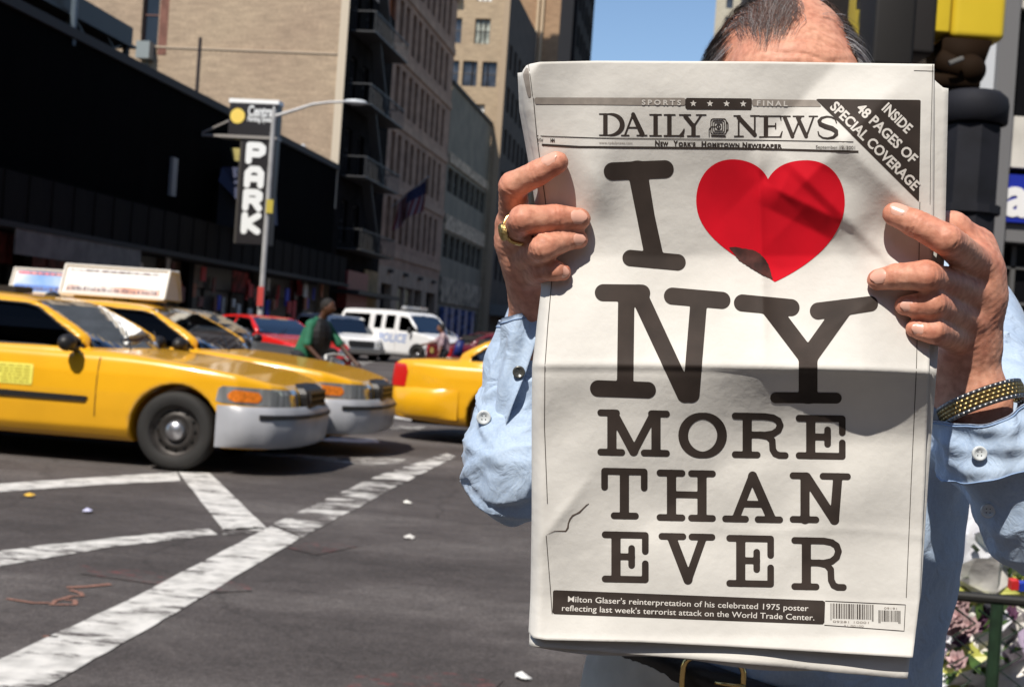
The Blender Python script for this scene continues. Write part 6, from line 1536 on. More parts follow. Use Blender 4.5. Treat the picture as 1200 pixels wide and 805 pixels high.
# ================================================================== THE MAN
man_base = Q(921, 1500, 1.27); man = thing('person', 'man in a light blue shirt holding the big newspaper up in front of his face', 'person', (Q(921, 400, 1.27).x - .0, 1.27, 0), 0)
def skin_mat():
    M = mat('skin', (.60, .27, .16), .54, sss=.10, spec=.35); n = M.node_tree.nodes; l = M.node_tree.links; b = n['Principled BSDF']
    b.inputs['Subsurface Radius'].default_value = (.5, .2, .12); b.inputs['Subsurface Scale'].default_value = .008
    tc = n.new('ShaderNodeTexCoord')
    def nz(sc, det): x = n.new('ShaderNodeTexNoise'); x.inputs['Scale'].default_value = sc; x.inputs['Detail'].default_value = det; l.new(tc.outputs['Object'], x.inputs['Vector']); return x
    r = n.new('ShaderNodeValToRGB'); e = r.color_ramp.elements; e[0].position = .32; e[0].color = (.56, .245, .165, 1); e[1].position = .66; e[1].color = (.70, .385, .27, 1)
    l.new(nz(28, 6).outputs['Fac'], r.inputs[0])
    at = n.new('ShaderNodeAttribute'); at.attribute_name = 'redness'; mu = n.new('ShaderNodeMath'); mu.operation = 'MULTIPLY'; mu.inputs[1].default_value = .34; l.new(at.outputs['Fac'], mu.inputs[0])
    mx = n.new('ShaderNodeMix'); mx.data_type = 'RGBA'; l.new(mu.outputs[0], mx.inputs['Factor']); l.new(r.outputs[0], mx.inputs['A']); mx.inputs['B'].default_value = (.60, .15, .10, 1)
    fr = n.new('ShaderNodeValToRGB'); fr.color_ramp.elements[0].position = .35; fr.color_ramp.elements[0].color = (.80, .72, .68, 1); fr.color_ramp.elements[1].position = .6; fr.color_ramp.elements[1].color = (1.04, 1.02, 1, 1); l.new(nz(160, 5).outputs['Fac'], fr.inputs[0])
    m3 = n.new('ShaderNodeMix'); m3.data_type = 'RGBA'; m3.blend_type = 'MULTIPLY'; m3.inputs['Factor'].default_value = 1; l.new(mx.outputs['Result'], m3.inputs['A']); l.new(fr.outputs[0], m3.inputs['B']); l.new(m3.outputs['Result'], b.inputs['Base Color'])
    v = n.new('ShaderNodeTexVoronoi'); v.inputs['Scale'].default_value = 900; l.new(tc.outputs['Object'], v.inputs['Vector'])
    w = n.new('ShaderNodeTexNoise'); w.inputs['Scale'].default_value = 140; w.inputs['Detail'].default_value = 6; l.new(tc.outputs['Object'], w.inputs['Vector'])
    ad = n.new('ShaderNodeMath'); ad.operation = 'MULTIPLY_ADD'; ad.inputs[1].default_value = .12; l.new(v.outputs['Distance'], ad.inputs[0]); l.new(w.outputs['Fac'], ad.inputs[2])
    bp = n.new('ShaderNodeBump'); bp.inputs['Distance'].default_value = .0006; bp.inputs['Strength'].default_value = .8; l.new(ad.outputs[0], bp.inputs['Height']); l.new(bp.outputs[0], b.inputs['Normal'])
    return M
SKIN = skin_mat(); NAIL = mat('nail', (.72, .40, .31), .28, spec=.6)
def pd(x, y): return float(pdep(x, y))
toc = np.array(-fw)
# ---------------- hands -------------------------------------------------------------
def hand(name, fingers, thumb, wrist, elbow, palm_extra, creases, bounds_pad=.026, step=.0011, wr=.025, wr2=.024):
    """fingers: list of 4 lists of (px,py,depth,radius) from knuckle to tip. one continuous surface; forearm flows out of it"""
    FG = [[(np.array(Q(x, y, d)), r) for x, y, d, r in f] for f in fingers]; TH = [(np.array(Q(x, y, d)), r) for x, y, d, r in thumb]
    Wp = np.array(Q(*wrist)); Ep = np.array(Q(*elbow)); PE = [(np.array(Q(*a)), np.array(Q(*b)), ra, rb) for a, b, ra, rb in palm_extra]
    allp = np.array([p for f in FG for p, r in f] + [p for p, r in TH] + [Wp, Ep])
    CR_ = [(np.array(Q(*a)), np.array(Q(*b)), r, dpt) for a, b, r, dpt in creases]
    def f(P):
        palm = cap3(P, Wp, Ep, wr, wr2 * 1.15)
        for i, fg in enumerate(FG):
            palm = smin(palm, cap3(P, fg[0][0], Wp + (fg[0][0] - FG[1][0][0]) * .45, fg[0][1] * 1.03, wr * .62), .012)
        for i in range(3): palm = smin(palm, cap3(P, FG[i][0][0], FG[i + 1][0][0], FG[i][0][1] * .95, FG[i + 1][0][1] * .95), .006)
        for a, b, ra, rb in PE: palm = smin(palm, cap3(P, a, b, ra, rb), .012)
        d = palm
        for fg in FG:
            g = None
            for (a, ra), (b, rb) in zip(fg[:-1], fg[1:]):
                q = cap3(P, a, b, ra, rb)
                g = q if g is None else smin(g, q, .0025)
            # shallow creases across the backs of the joints
            for ji, (c, rc_) in enumerate(fg[1:-1]):
                tn = fg[ji + 2][0] - fg[ji][0]; tn = tn / np.linalg.norm(tn); s_ = (P - c.astype(np.float32)) @ tn.astype(np.float32); near = np.exp(-(np.linalg.norm(P - c.astype(np.float32), axis=-1) / (rc_ * 1.35)) ** 4) * ((P - c.astype(np.float32)) @ toc.astype(np.float32) > -.001)
                for o_ in ((-.0032, 0, .0032) if ji == 0 else (-.0012, .0016)): g = g + .00075 * near * np.exp(-((s_ - o_) / .0009) ** 2)
            d = smin(d, g, .0045)
        g = None
        for (a, ra), (b, rb) in zip(TH[:-1], TH[1:]):
            q = cap3(P, a, b, ra, rb); g = q if g is None else smin(g, q, .005)
        d = smin(d, g, .012)
        for a, b, r, dpt in CR_:                                # creases on the joints
            q = cap3(P, a, b, r, r); d = smax(d, -(q), .0025) if dpt < 0 else smin(d, q, .004)
        return d + .00022 * wrink(P, 420, 8) + .00035 * wrink(P, 90, 9)
    V, F = surface_nets(f, allp.min(0) - bounds_pad, allp.max(0) + bounds_pad, step)
    return V, F, FG, TH
def nail(fg, out, w, L, parent):
    """a nail set on the last joint; out = direction facing away from the pad"""
    (a, ra), (b, rb) = fg[-2], fg[-1]; t = (b - a) / np.linalg.norm(b - a); out = np.array(out, float); out -= t * out.dot(t); out /= np.linalg.norm(out); sd = np.cross(t, out)
    V = []; n = 8; m_ = 10
    Lf = np.linalg.norm(b - a)
    for j in range(m_ + 1):
        s = j / m_; q = -L * .70 + L * s; ww = w * (1 - .45 * max(0, (s - .70) / .30) ** 2) * (1 - .30 * max(0, (.20 - s) / .20) ** 2)
        for i in range(n + 1):
            u = -1 + 2 * i / n; ang = u * ww / (rb * 1.02) ; qq = q - abs(u) ** 2.2 * .0016 * (1 if s > .5 else -1) * abs(s - .5) * 2
            rad = (rb + (ra - rb) * (-qq / Lf)) if qq < 0 else math.sqrt(max(rb * rb - qq * qq * .55, 1e-9))
            V.append(b + t * qq + (out * math.cos(ang) + sd * math.sin(ang)) * (rad + .00045 - .0004 * abs(u) ** 4 - .0005 * (1 - min(1, s * 6))))
    F = [(j * (n + 1) + i, j * (n + 1) + i + 1, (j + 1) * (n + 1) + i + 1, (j + 1) * (n + 1) + i) for j in range(m_) for i in range(n)]
    part('fingernail', np.array(V), F, NAIL, parent, True, world=False)
# -- the hand at the left of the picture
def pp_(x, y, o, r): return (x, y, pd(x, y) - o, r)
FL = [[(603, 262, .952, .0125), (601, 218, .920, .0102), pp_(630, 203, .0115, .0090), pp_(653, 191, .0078, .0079)],
      [(603, 284, .955, .0122), (613, 258, .906, .0104), pp_(652, 255, .0125, .0090), pp_(679, 257, .0080, .0078)],
      [(611, 305, .958, .0118), (637, 291, .905, .0096), pp_(664, 281, .0095, .0080), pp_(678, 281, .0060, .0068)],
      [(622, 322, .962, .0108), (636, 316, .925, .0086), pp_(650, 317, .0085, .0073), pp_(659, 319, .0055, .0062)]]
TL = [(632, 345, .985, .015), (655, 310, .975, .0125), (690, 285, .965, .0105), (712, 272, .960, .009)]
CL = [((640, 250, .885), (645, 262, .885), .0006, -1)]
V, F, FGl, THl = hand('hand', FL, TL, (634, 366, 1.0), (622, 420, 1.01), [((612, 275, .97), (630, 350, .995), .015, .018)], [], wr=.0235, wr2=.024)
handL = (V, F)
# -- the hand at the right of the picture
FR = [[(1146, 312, .955, .0130), pp_(1109, 281, .0170, .0108), pp_(1073, 262, .0130, .0094), pp_(1048, 251, .0082, .0082)],
      [(1140, 345, .955, .0128), pp_(1085, 323, .0190, .0106), pp_(1051, 324, .0135, .0090), pp_(1029, 328, .0078, .0077)],
      [(1133, 376, .958, .0122), pp_(1092, 356, .0150, .0098), pp_(1074, 358, .0100, .0080), pp_(1060, 358, .0060, .0068)],
      [(1125, 398, .962, .0112), pp_(1094, 388, .0110, .0086), pp_(1082, 387, .0080, .0072), pp_(1072, 385, .0055, .0062)]]
TR_ = [(1148, 340, .985, .017), (1143, 290, .975, .0145), (1116, 268, .962, .0120), (1085, 262, .958, .0105)]
V, F, FGr, THr = hand('hand', FR, TR_, (1127, 428, .985), (1138, 476, .985), [((1150, 318, .965), (1140, 400, .98), .017, .021), ((1138, 300, .955), (1150, 350, .965), .012, .016)], [], wr=.0265, wr2=.027)
handR = (V, F)
# ---------------- head ------------------------------------------------------------------
hc = np.array(Q(921, 62, 1.27)); hc[2] = 1.600          # centre of the skull
hx, hy, hz = hc
def head_f(P):
    d = ell3(P, (hx, hy + .012, hz + .012), (.0775, .098, .108))
    d = smin(d, ell3(P, (hx, hy - .030, hz - .045), (.060, .060, .085)), .03)
    d = smin(d, ell3(P, (hx, hy - .062, hz + .030), (.052, .030, .030)), .03)       # brow
    d = smin(d, cap3(P, (hx, hy - .090, hz + .005), (hx, hy - .115, hz - .035), .008, .013), .012)   # nose
    d = smin(d, ell3(P, (hx, hy - .083, hz - .062), (.026, .014, .010)), .010)        # lips
    d = smin(d, ell3(P, (hx, hy - .073, hz - .100), (.026, .020, .018)), .02)
    for s in (-1, 1):
        d = smax(d, -ell3(P, (hx + s * .032, hy - .098, hz - .002), (.016, .016, .011)), .012)     # eye sockets
        d = smin(d, ell3(P, (hx + s * .031, hy - .074, hz - .003), (.0135, .0125, .0125)), .004)
        d = smin(d, ell3(P, (hx + s * .046, hy - .062, hz - .042), (.022, .022, .024)), .02)       # cheeks
        e = smax(ell3(P, (hx + s * .081, hy + .012, hz - .018), (.010, .020, .034)), -ell3(P, (hx + s * .090, hy + .008, hz - .014), (.008, .011, .020)), .004); d = smin(d, e, .006)
    d = smin(d, cap3(P, (hx, hy + .02, hz - .08), (hx, hy + .04, hz - .22), .055, .062), .03)        # neck
    # brow furrows
    x = P[..., 0] - hx
    for k, (zc, am) in enumerate(((.060, .0011), (.0485, .0014), (.038, .0016), (.0285, .0012))):
        zl = zc + hz + .004 * np.sin(x * 38 + k * 2) + .0015 * np.sin(x * 130 + k)
        d = d + am * np.exp(-((P[..., 2] - zl) / .0019) ** 2) * np.exp(-(x / .042) ** 4) * (P[..., 1] < hy)
    return d + .0006 * wrink(P, 55, 5)
V, F = surface_nets(head_f, (hx - .11, hy - .15, hz - .26), (hx + .11, hy + .13, hz + .14), .0022); headm = (V, F)
# whole body under the clothes: neck to hands in one mesh
TX, TY_ = hx, hy + .02
shL = np.array([TX - .175, TY_ + .01, 1.385]); shR = np.array([TX + .185, TY_ + .01, 1.39])
elL = np.array(Q(610, 548, 1.00)); elR = np.array(Q(1224, 600, 1.00)); wL = np.array(Q(622, 415, 1.01)); wR = np.array(Q(1138, 470, .985))
def body_f(P):
    d = cap3(P, (TX, TY_, 1.43), (TX + .02, TY_, 1.02), .08, .10); d = smin(d, cap3(P, shL, shR, .05, .05), .05)
    for s, a, e_, w in ((-1, shL, elL, wL), (1, shR, elR, wR)):
        d = smin(d, cap3(P, a, e_, .040, .030), .02); d = smin(d, cap3(P, e_, w, .028, .022), .01)
    for s in (-1, 1):
        d = smin(d, cap3(P, (TX + .018 + s * .08, TY_, .94), (TX + .01 + s * .10, TY_, .52), .075, .052), .03); d = smin(d, cap3(P, (TX + s * .10, TY_, .52), (TX + s * .11, TY_ + .02, .09), .05, .035), .02)
        d = smin(d, cap3(P, (TX + s * .11, TY_ + .02, .05), (TX + s * .13, TY_ - .14, .04), .035, .03), .02)
    return d
V, F = surface_nets(body_f, (-.12, .85, 0), (.65, 1.45, 1.56), .012); bodym = (V, F)
Vs = np.concatenate([handL[0], handR[0], headm[0], bodym[0]]); o_ = np.cumsum([0, len(handL[0]), len(handR[0]), len(headm[0])])
Fs = np.concatenate([handL[1] + o_[0], handR[1] + o_[1], headm[1] + o_[2], bodym[1] + o_[3]])
ml = np.array(man.location)
skin_o = part('body', Vs - ml, Fs, SKIN, man, True)
red = np.zeros(len(Vs))
for fg in FGl + FGr + [THl, THr]:
    for k, (p, r) in enumerate(fg): red = np.maximum(red, (1.0 if k == len(fg) - 1 else .75) * np.exp(-(np.linalg.norm(Vs - p, axis=1) / (r * 1.5)) ** 3))
hd = Vs - np.array([hx, hy, hz]); red = np.maximum(red, .45 * np.exp(-((hd[:, 2] - .03) / .02) ** 2) * (hd[:, 1] < -.05) * (np.abs(hd[:, 0]) < .06))
at = skin_o.data.attributes.new('redness', 'FLOAT', 'POINT'); at.data.foreach_set('value', red.astype(np.float32))
def toman(fg): return [(p - ml, r) for p, r in fg]
toc = np.array(-fw); upv = np.array(CU)
nail(toman(FGl[0]), toc * .75 + upv * .65, .0058, .0125, man); nail(toman(FGl[1]), toc * .9 + upv * .15 + np.array(CR) * .25, .0058, .0125, man)
nail(toman(FGr[0]), toc * .85 + upv * .45, .0060, .0130, man); nail(toman(FGr[1]), toc * .9 + upv * .30 - np.array(CR) * .1, .0056, .0115, man)
for fg in (FGl[2], FGl[3], FGr[2], FGr[3]): nail(toman(fg), toc, .0048, .010, man)
ey = MB()
for s in (-1, 1): ey.ball((hx + s * .031 - ml[0], hy - .0755 - ml[1], hz - .003), .0125, 14, 10)
ey.make('eyes', mat('eye_white', (.6, .58, .55), .2), man, True)
ir = MB()
for s in (-1, 1): ir.ball((hx + s * .031 - ml[0], hy - .0790 - ml[1], hz - .003), .0095, 12, 8)
ir.make('iris', mat('iris_brown', (.06, .03, .015), .15), man, True)
eb = MB()
for s in (-1, 1):
    for k in range(26):
        x = s * (.014 + .036 * k / 25); z = hz + .010 + .006 * math.sin(pi * k / 25); eb.tube([(hx + x - ml[0], hy - .098 + abs(x) * .28 - ml[1], z), (hx + x + s * .008 - ml[0], hy - .102 + abs(x) * .28 - ml[1], z + .004)], .0012, 4)
ebo = eb.make('eyebrows', mat('brow_grey', (.10, .08, .07), .7), man); ebo['kind'] = 'stuff'
# ---------------- hair: combed strands over a close cap -----------------------------------
def head_only(P): return head_f(P)
def hairline(x, y, z):
    """>0 where hair grows"""
    dx, dy, dz = (x - hx) / .0775, (y - hy - .012) / .098, (z - hz - .012) / .108
    wob = .04 * np.sin(dz * 23) + .03 * np.sin(dz * 51 + dy * 9)
    side = np.maximum(dx - .55 + .14 * (dz - .4), -dx - .83 + .50 * (dz - .4)) + np.clip(-dy, 0, 1) * .02 + wob * .6                  # sides of the head
    back = dy + .02 + 0 * dx
    top = np.where(dz > .80, dy + .08 + .56 * np.clip((.10 - dx) / .55, 0, 1), -1)
    return np.maximum(np.maximum(side, back), top) - np.where(dz < -.35, .5, 0)
def hcap(P):
    d = head_f(P) - .0030
    g = hairline(P[..., 0], P[..., 1], P[..., 2]); g = g - np.where((P[..., 2] > hz + .085) & (P[..., 0] > hx - .055) & (P[..., 1] < hy + .06), .5, .10); d = np.maximum(d, -g * .03); d = np.maximum(d, hz - .055 - P[..., 2]); return np.maximum(d, -(head_f(P) + .004)) + .0006 * wrink(P, 160, 2, (0, 1, -.6))
V, F = surface_nets(hcap, (hx - .11, hy - .13, hz - .07), (hx + .11, hy + .14, hz + .15), .0028)
HG = mat('hair_grey', (.085, .072, .066), .55, var=.3, vscale=60); HW = mat('hair_silver', (.36, .34, .33), .45); HB = mat('hair_brown', (.10, .05, .034), .5)
hair = part('hair', V - ml, F, [HG], man, True)
rs = random.Random(12); nrs = np.random.RandomState(12)
def grad(P):
    e = .002; g = np.stack([head_f(P + np.array([e, 0, 0])) - head_f(P - np.array([e, 0, 0])), head_f(P + np.array([0, e, 0])) - head_f(P - np.array([0, e, 0])), head_f(P + np.array([0, 0, e])) - head_f(P - np.array([0, 0, e]))], -1)
    return g / np.maximum(np.linalg.norm(g, axis=-1, keepdims=True), 1e-9)
def strands(P, dirf, nseg, seglen, wd, lift, mi_choices, curl=0.0):
    """ribbons that follow the scalp: P roots (n,3)"""
    n = len(P); path = []; cur = P.copy(); ph = nrs.uniform(0, 6, n); lf = nrs.uniform(.3, 1, n) * lift * np.where(P[:, 0] > hx + .03, 1.5, 1.0)
    for k in range(nseg + 1):
        g = grad(cur); f = head_f(cur)[:, None]; tgt = .0028 + lf[:, None] * (k / nseg) ** 1.0; cur = cur - g * (f - tgt)
        path.append(cur.copy()); d = dirf(cur, k, ph); d = d - g * (d * g).sum(-1, keepdims=True); d /= np.maximum(np.linalg.norm(d, axis=-1, keepdims=True), 1e-6); 
        if curl: sd = np.cross(g, d); d = d + sd * (curl * np.sin(ph + k * 1.1))[:, None]; 
        cur = cur + d * seglen
    path = np.array(path); V = []; F = []; mi = []
    for i in range(n):
        w0 = wd * nrs.uniform(.6, 1.3); m_ = mi_choices[nrs.randint(len(mi_choices))]; b0 = len(V)
        for k in range(nseg + 1):
            t = path[min(k + 1, nseg), i] - path[max(k - 1, 0), i]; g = path[k, i] - np.array([hx, hy, hz]); s_ = np.cross(t, g); s_ /= max(np.linalg.norm(s_), 1e-9); w = w0 * (1 - .85 * (k / nseg) ** 2)
            V += [path[k, i] - s_ * w, path[k, i] + s_ * w]
        for k in range(nseg): F.append((b0 + 2 * k, b0 + 2 * k + 1, b0 + 2 * k + 3, b0 + 2 * k + 2)); mi.append(m_)
    return np.array(V), np.array(F), mi
# roots on the sides and back
def roots(n, cond):
    out = []
    while len(out) < n:
        v = nrs.randn(4000, 3); v /= np.linalg.norm(v, axis=1)[:, None]; p = np.array([hx, hy + .012, hz + .012]) + v * np.array([.0775, .098, .108])
        g = hairline(p[:, 0], p[:, 1], p[:, 2]); m_ = cond(p, g); out += list(p[m_])
    return np.array(out[:n])
r1 = roots(8500, lambda p, g: (g > -.03 + np.where(p[:, 2] > hz + .08, nrs.normal(.16, .20, len(g)), nrs.uniform(-.07, .04, len(g)))) & (p[:, 2] > hz - .045))
dback = lambda P, k, ph: np.stack([.25 * (P[:, 0] - hx) / .08 + .15 * np.sin(ph), np.full(len(P), .75), -.75 + 0 * P[:, 0] + np.clip((P[:, 2] - hz - .06) * 12, -.2, .9)], -1)
V, F, mi = strands(r1, dback, 7, .0068, .00042, .0085, [0, 2, 0, 1, 1, 4, 4, 4], .22); part('hair_strands', V - ml, F, [HG, HW, HB, mat('hair_dark', (.020, .017, .016), .45), mat('hair_mid', (.20, .175, .165), .45)], hair, False, mi)['kind'] = 'stuff'
# thin combed locks falling over the left of the forehead
r2 = roots(420, lambda p, g: (p[:, 2] > hz + .080) & (p[:, 1] < hy + .005) & (p[:, 0] < hx - .008) & (p[:, 0] > hx - .060) & (p[:, 1] > hy - .045))
dl = lambda P, k, ph: np.stack([-.15 + .45 * np.sin(ph * .3 + k * .35) + 0 * P[:, 0], np.full(len(P), -1.0), -.25 + 0 * P[:, 0]], -1)
V, F, mi = strands(r2, dl, 13, .0054, .00030, .002, [2, 2, 0, 4], .30); part('forelock', V - ml, F, [HG, HW, HB, HG, MC['hair_mid']], hair, False, mi)['kind'] = 'stuff'
# ---------------- shirt -----------------------------------------------------------------
def cloth_mat(name, c1, c2):
    M = mat(name, c1, .85, spec=.2, sheen=.15); n = M.node_tree.nodes; l = M.node_tree.links; b = n['Principled BSDF']; tc = n.new('ShaderNodeTexCoord')
    a = n.new('ShaderNodeTexNoise'); a.inputs['Scale'].default_value = 520; a.inputs['Detail'].default_value = 2; l.new(tc.outputs['Object'], a.inputs['Vector'])
    a2 = n.new('ShaderNodeTexNoise'); a2.inputs['Scale'].default_value = 26; a2.inputs['Detail'].default_value = 7; l.new(tc.outputs['Object'], a2.inputs['Vector'])
    r = n.new('ShaderNodeValToRGB'); r.color_ramp.elements[0].position = .30; r.color_ramp.elements[0].color = (*c2, 1); r.color_ramp.elements[1].position = .62; r.color_ramp.elements[1].color = (*c1, 1)
    mx = n.new('ShaderNodeMath'); mx.operation = 'MULTIPLY_ADD'; mx.inputs[1].default_value = .45; l.new(a.outputs['Fac'], mx.inputs[0]); m2 = n.new('ShaderNodeMath'); m2.operation = 'MULTIPLY'; m2.inputs[1].default_value = .55; l.new(a2.outputs['Fac'], m2.inputs[0]); l.new(m2.outputs[0], mx.inputs[2])
    l.new(mx.outputs[0], r.inputs[0]); l.new(r.outputs[0], b.inputs['Base Color'])
    bp = n.new('ShaderNodeBump'); bp.inputs['Distance'].default_value = .0042; bp.inputs['Strength'].default_value = .85
    a3 = n.new('ShaderNodeTexNoise'); a3.inputs['Scale'].default_value = 45; a3.inputs['Detail'].default_value = 5; a3.inputs['Roughness'].default_value = .45; a3.inputs['Distortion'].default_value = 1.2; l.new(tc.outputs['Object'], a3.inputs['Vector'])
    l.new(a3.outputs['Fac'], bp.inputs['Height']); l.new(bp.outputs[0], b.inputs['Normal']); return M
SHIRT = cloth_mat('shirt_blue', (.46, .57, .72), (.34, .45, .62))
def folds(P, sc, seed, dirv):
    """sharp pressed creases: thin ridges along warped planes, 0..1"""
    rs_ = np.random.RandomState(seed); out = 0
    for i in range(5):
        w = rs_.randn(3) * .55 + np.array(dirv) * rs_.uniform(.6, 1.4); w = w / np.linalg.norm(w) * sc * rs_.uniform(.6, 1.5); u = rs_.randn(3) * sc * .45; v = rs_.randn(3) * sc * .35
        ph = (P @ w.astype(np.float32)) + 1.9 * np.sin(P @ u.astype(np.float32) + i); am = .5 + .5 * np.sin(P @ v.astype(np.float32) + 2.1 * i)
        out = np.maximum(out, (1 - np.abs(np.sin(ph))) ** 1.6 * am)
    return out
zb_ = CAMZ - (801 - 421) / FPX * 1.14 - .012; BR_ = .045
def torso_f(P):
    Ps = P.copy(); Ps[..., 1] = TY_ + (P[..., 1] - TY_) / .72                          # flatter front to back
    d = cap3(Ps, (TX + .024, TY_, 1.29), (TX + .030, TY_, 1.0), .193, .168)
    d = smin(d, cap3(P, shL + [.02, 0, 0], shR, .066, .070), .06); d = smin(d, cap3(P, (TX, TY_ + .01, 1.38), (TX, TY_ + .01, 1.45), .09, .07), .05)
    for a, e_ in ((shL, elL), (shR, elR)): m_ = a + (e_ - a) * .55; d = smin(d, cap3(P, a, m_, .075, .062), .035)
    d = np.maximum(d, -(cap3(P, (TX, hy + .03, 1.44), (TX, hy + .03, 1.60), .062, .075)))
    # folds running down from the raised shoulders
    d = d + .0060 * wrink(P, 17, 6, (1, .2, .25)) + .002 * wrink(P, 45, 7, (.6, .3, 1)) - .006 * (folds(P, 16, 21, (1, .2, -.4)) - .3)
    d = np.maximum(d, zb_ - .012 + -.22 * (P[..., 0] - TX + .07) - P[..., 2]); return d
V, F = surface_nets(torso_f, (TX - .33, TY_ - .24, .985), (TX + .36, TY_ + .22, 1.52), .0055); shirt = part('shirt', V - ml, F, [SHIRT], man, True)
def sleeve(a, e_, w, r0, r1, r2, seed, amp, axisfold):
    a, e_, w = map(np.array, (a, e_, w)); ax = (w - e_) / np.linalg.norm(w - e_)
    def f(P):
        d = cap3(P, a + (e_ - a) * .42, e_, r0, r1); d = smin(d, cap3(P, e_, w, r1, r2), .02)
        d = d + amp * .55 * wrink(P, 30, seed, tuple(ax * .9 + np.array([.2, .1, .3]))) - amp * 1.5 * (folds(P, 38, seed + 2, tuple(ax)) - .3) - amp * .45 * (folds(P, 85, seed + 5, (.5, .2, .8)) - .3)
        end = ((P - w) @ ax.astype(np.float32)); return np.maximum(d, end)
    pts = np.array([a + (e_ - a) * .42, e_, w]); return surface_nets(f, pts.min(0) - .075, pts.max(0) + .075, .0025)
cwL = np.array(Q(612, 432, 1.01)); cwR = np.array(Q(1154, 512, .975))
V, F = sleeve(shL, np.array(Q(610, 546, 1.00)), np.array(Q(616, 425, 1.01)), .056, .0400, .0280, 3, .0050, None); part('sleeve', V - ml, F, [SHIRT], shirt, True)
V, F = sleeve(shR, np.array(Q(1226, 600, 1.00)), np.array(Q(1160, 500, .975)), .062, .047, .0385, 8, .0062, None); part('sleeve', V - ml, F, [SHIRT], shirt, True)
# cuffs: turned bands of cloth with thickness, left one hanging open
def cuff(c0, c1, r0, r1, a0, a1, view, flare, seed, nm='cuff', th=.0016, tilt=0, skew=0.0, wr_=1.0):
    c0, c1 = np.array(c0), np.array(c1); ax = (c1 - c0) / np.linalg.norm(c1 - c0); u = np.array(view, float); u -= ax * u.dot(ax); u /= np.linalg.norm(u); v = np.cross(ax, u)
    n, m_ = 72, 30; V = []; rs_ = np.random.RandomState(seed)
    def P(i, j, off):
        t = i / n; s = j / m_; ang = math.radians(a0 + (a1 + skew * (s - .5) - a0) * t); r = r0 + (r1 - r0) * s; ed = max(0, 1 - t / .16), max(0, 1 - (1 - t) / .16)
        r += flare * (ed[0] ** 1.5 + ed[1] ** 1.5) * (.35 + .65 * s) + wr_ * (.0022 * math.sin(ang * 5 + s * 4 + seed) + .0012 * math.sin(ang * 11 - s * 7) + .0009 * math.sin(s * 17 + ang * 3)) + off
        return c0 + (c1 - c0) * s + (u * math.cos(ang) + v * math.sin(ang)) * r + ax * (.004 * math.sin(ang * 2 + seed) * s + tilt * math.cos(ang) * s)
    for off in (0, -th):
        for i in range(n + 1):
            for j in range(m_ + 1): V.append(P(i, j, off))
    N = (n + 1) * (m_ + 1); F = []
    for i in range(n):
        for j in range(m_):
            a = i * (m_ + 1) + j; q = (a, a + 1, a + m_ + 2, a + m_ + 1); F.append(q); F.append(tuple(k + N for k in reversed(q)))
    def rim(L): 
        for a, b in zip(L[:-1], L[1:]): F.append((a, b, b + N, a + N))
    rim([i * (m_ + 1) for i in range(n + 1)]); rim([i * (m_ + 1) + m_ for i in range(n + 1)]); rim(list(range(m_ + 1))); rim([n * (m_ + 1) + j for j in range(m_ + 1)])
    o = part(nm, np.array(V) - ml, F, [SHIRT], shirt, True)
    # stitching
    st = MB()
    for j in (1, m_ - 1): st.tube([tuple(P(i, j, .0004) - ml) for i in range(0, n + 1, 1)], .0005, 4)
    st.make('stitching', mat('stitch', (.24, .35, .55), .8), o)['kind'] = 'stuff'
    return P, o
PL_, cufL = cuff(Q(607, 560, 1.002), Q(625, 376, 1.0), .0405, .0275, -190, -12, toc, .002, 1, tilt=.004, skew=55, wr_=1.3)
PR_, cufR = cuff(Q(1170, 545, .978), Q(1150, 478, .975), .0430, .0385, -170, 172, toc, .003, 5)
# left: the loose placket flap that shows in the sun
def button(p, nrm, r, parent, mat_=None):
    nrm = np.array(nrm, float); nrm /= np.linalg.norm(nrm); u = np.cross(nrm, [0, 0, 1.]); u /= np.linalg.norm(u); v = np.cross(nrm, u); V = []; F = []; prof = [(0, .0006), (.55, .0006), (.72, .0017), (.95, .0017), (1.0, .0008), (1.0, -.0006)]; n = 20
    for i in range(n):
        a = 2 * pi * i / n
        for k, (rr_, h) in enumerate(prof): V.append(np.array(p) + (u * math.cos(a) + v * math.sin(a)) * r * max(rr_, .02) + nrm * h)
    for i in range(n):
        for k in range(len(prof) - 1): a = i * len(prof) + k; b = ((i + 1) % n) * len(prof) + k; F.append((a, b, b + 1, a + 1))
    o = part('button', np.array(V) - ml, F, mat_ or mat('button_pearl', (.62, .66, .68), .18, coat=.5), parent, True)
    h = MB()
    for q in ((.25, .25), (-.25, .25), (.25, -.25), (-.25, -.25)): h.ball(tuple(np.array(p) + (u * q[0] + v * q[1]) * r + nrm * .0007 - ml), r * .09, 5, 4)
    h.make('button_hole', mat('button_hole_dark', (.08, .09, .1), .6), o); return o
def hit(px, py, meshes, d0=.5, d1=1.6):
    """distance along the ray of a pixel to the nearest cloth vertex"""
    best = None; a = np.array(Q(px, py, 1.0)) - np.array([0, 0, CAMZ]); a /= np.linalg.norm(a)
    for V in meshes:
        R = V - np.array([0, 0, CAMZ]); t = R @ a; dd = np.linalg.norm(R - t[:, None] * a, axis=1); k = dd < .004
        if k.any():
            q = t[k].min(); best = q if best is None else min(best, q)
    return np.array([0, 0, CAMZ]) + a * (best if best else .97)
def wverts(o):
    V = np.empty(len(o.data.vertices) * 3, dtype=np.float32); o.data.vertices.foreach_get('co', V); return V.reshape(-1, 3) + ml
clo = [wverts(o) for o in man.children_recursive if o.type == 'MESH' and o.name.split('.')[0] in ('sleeve', 'cuff', 'shirt')]
for px, py, r in ((567, 489, .0056), (608, 436, .0048), (1147, 531, .0056), (1157, 598, .0056)): button(hit(px, py, clo) + toc * .0012, toc, r, cufL if px < 800 else cufR, mat('snap_dark', (.12, .12, .11), .3, metal=.6) if px == 608 else None)
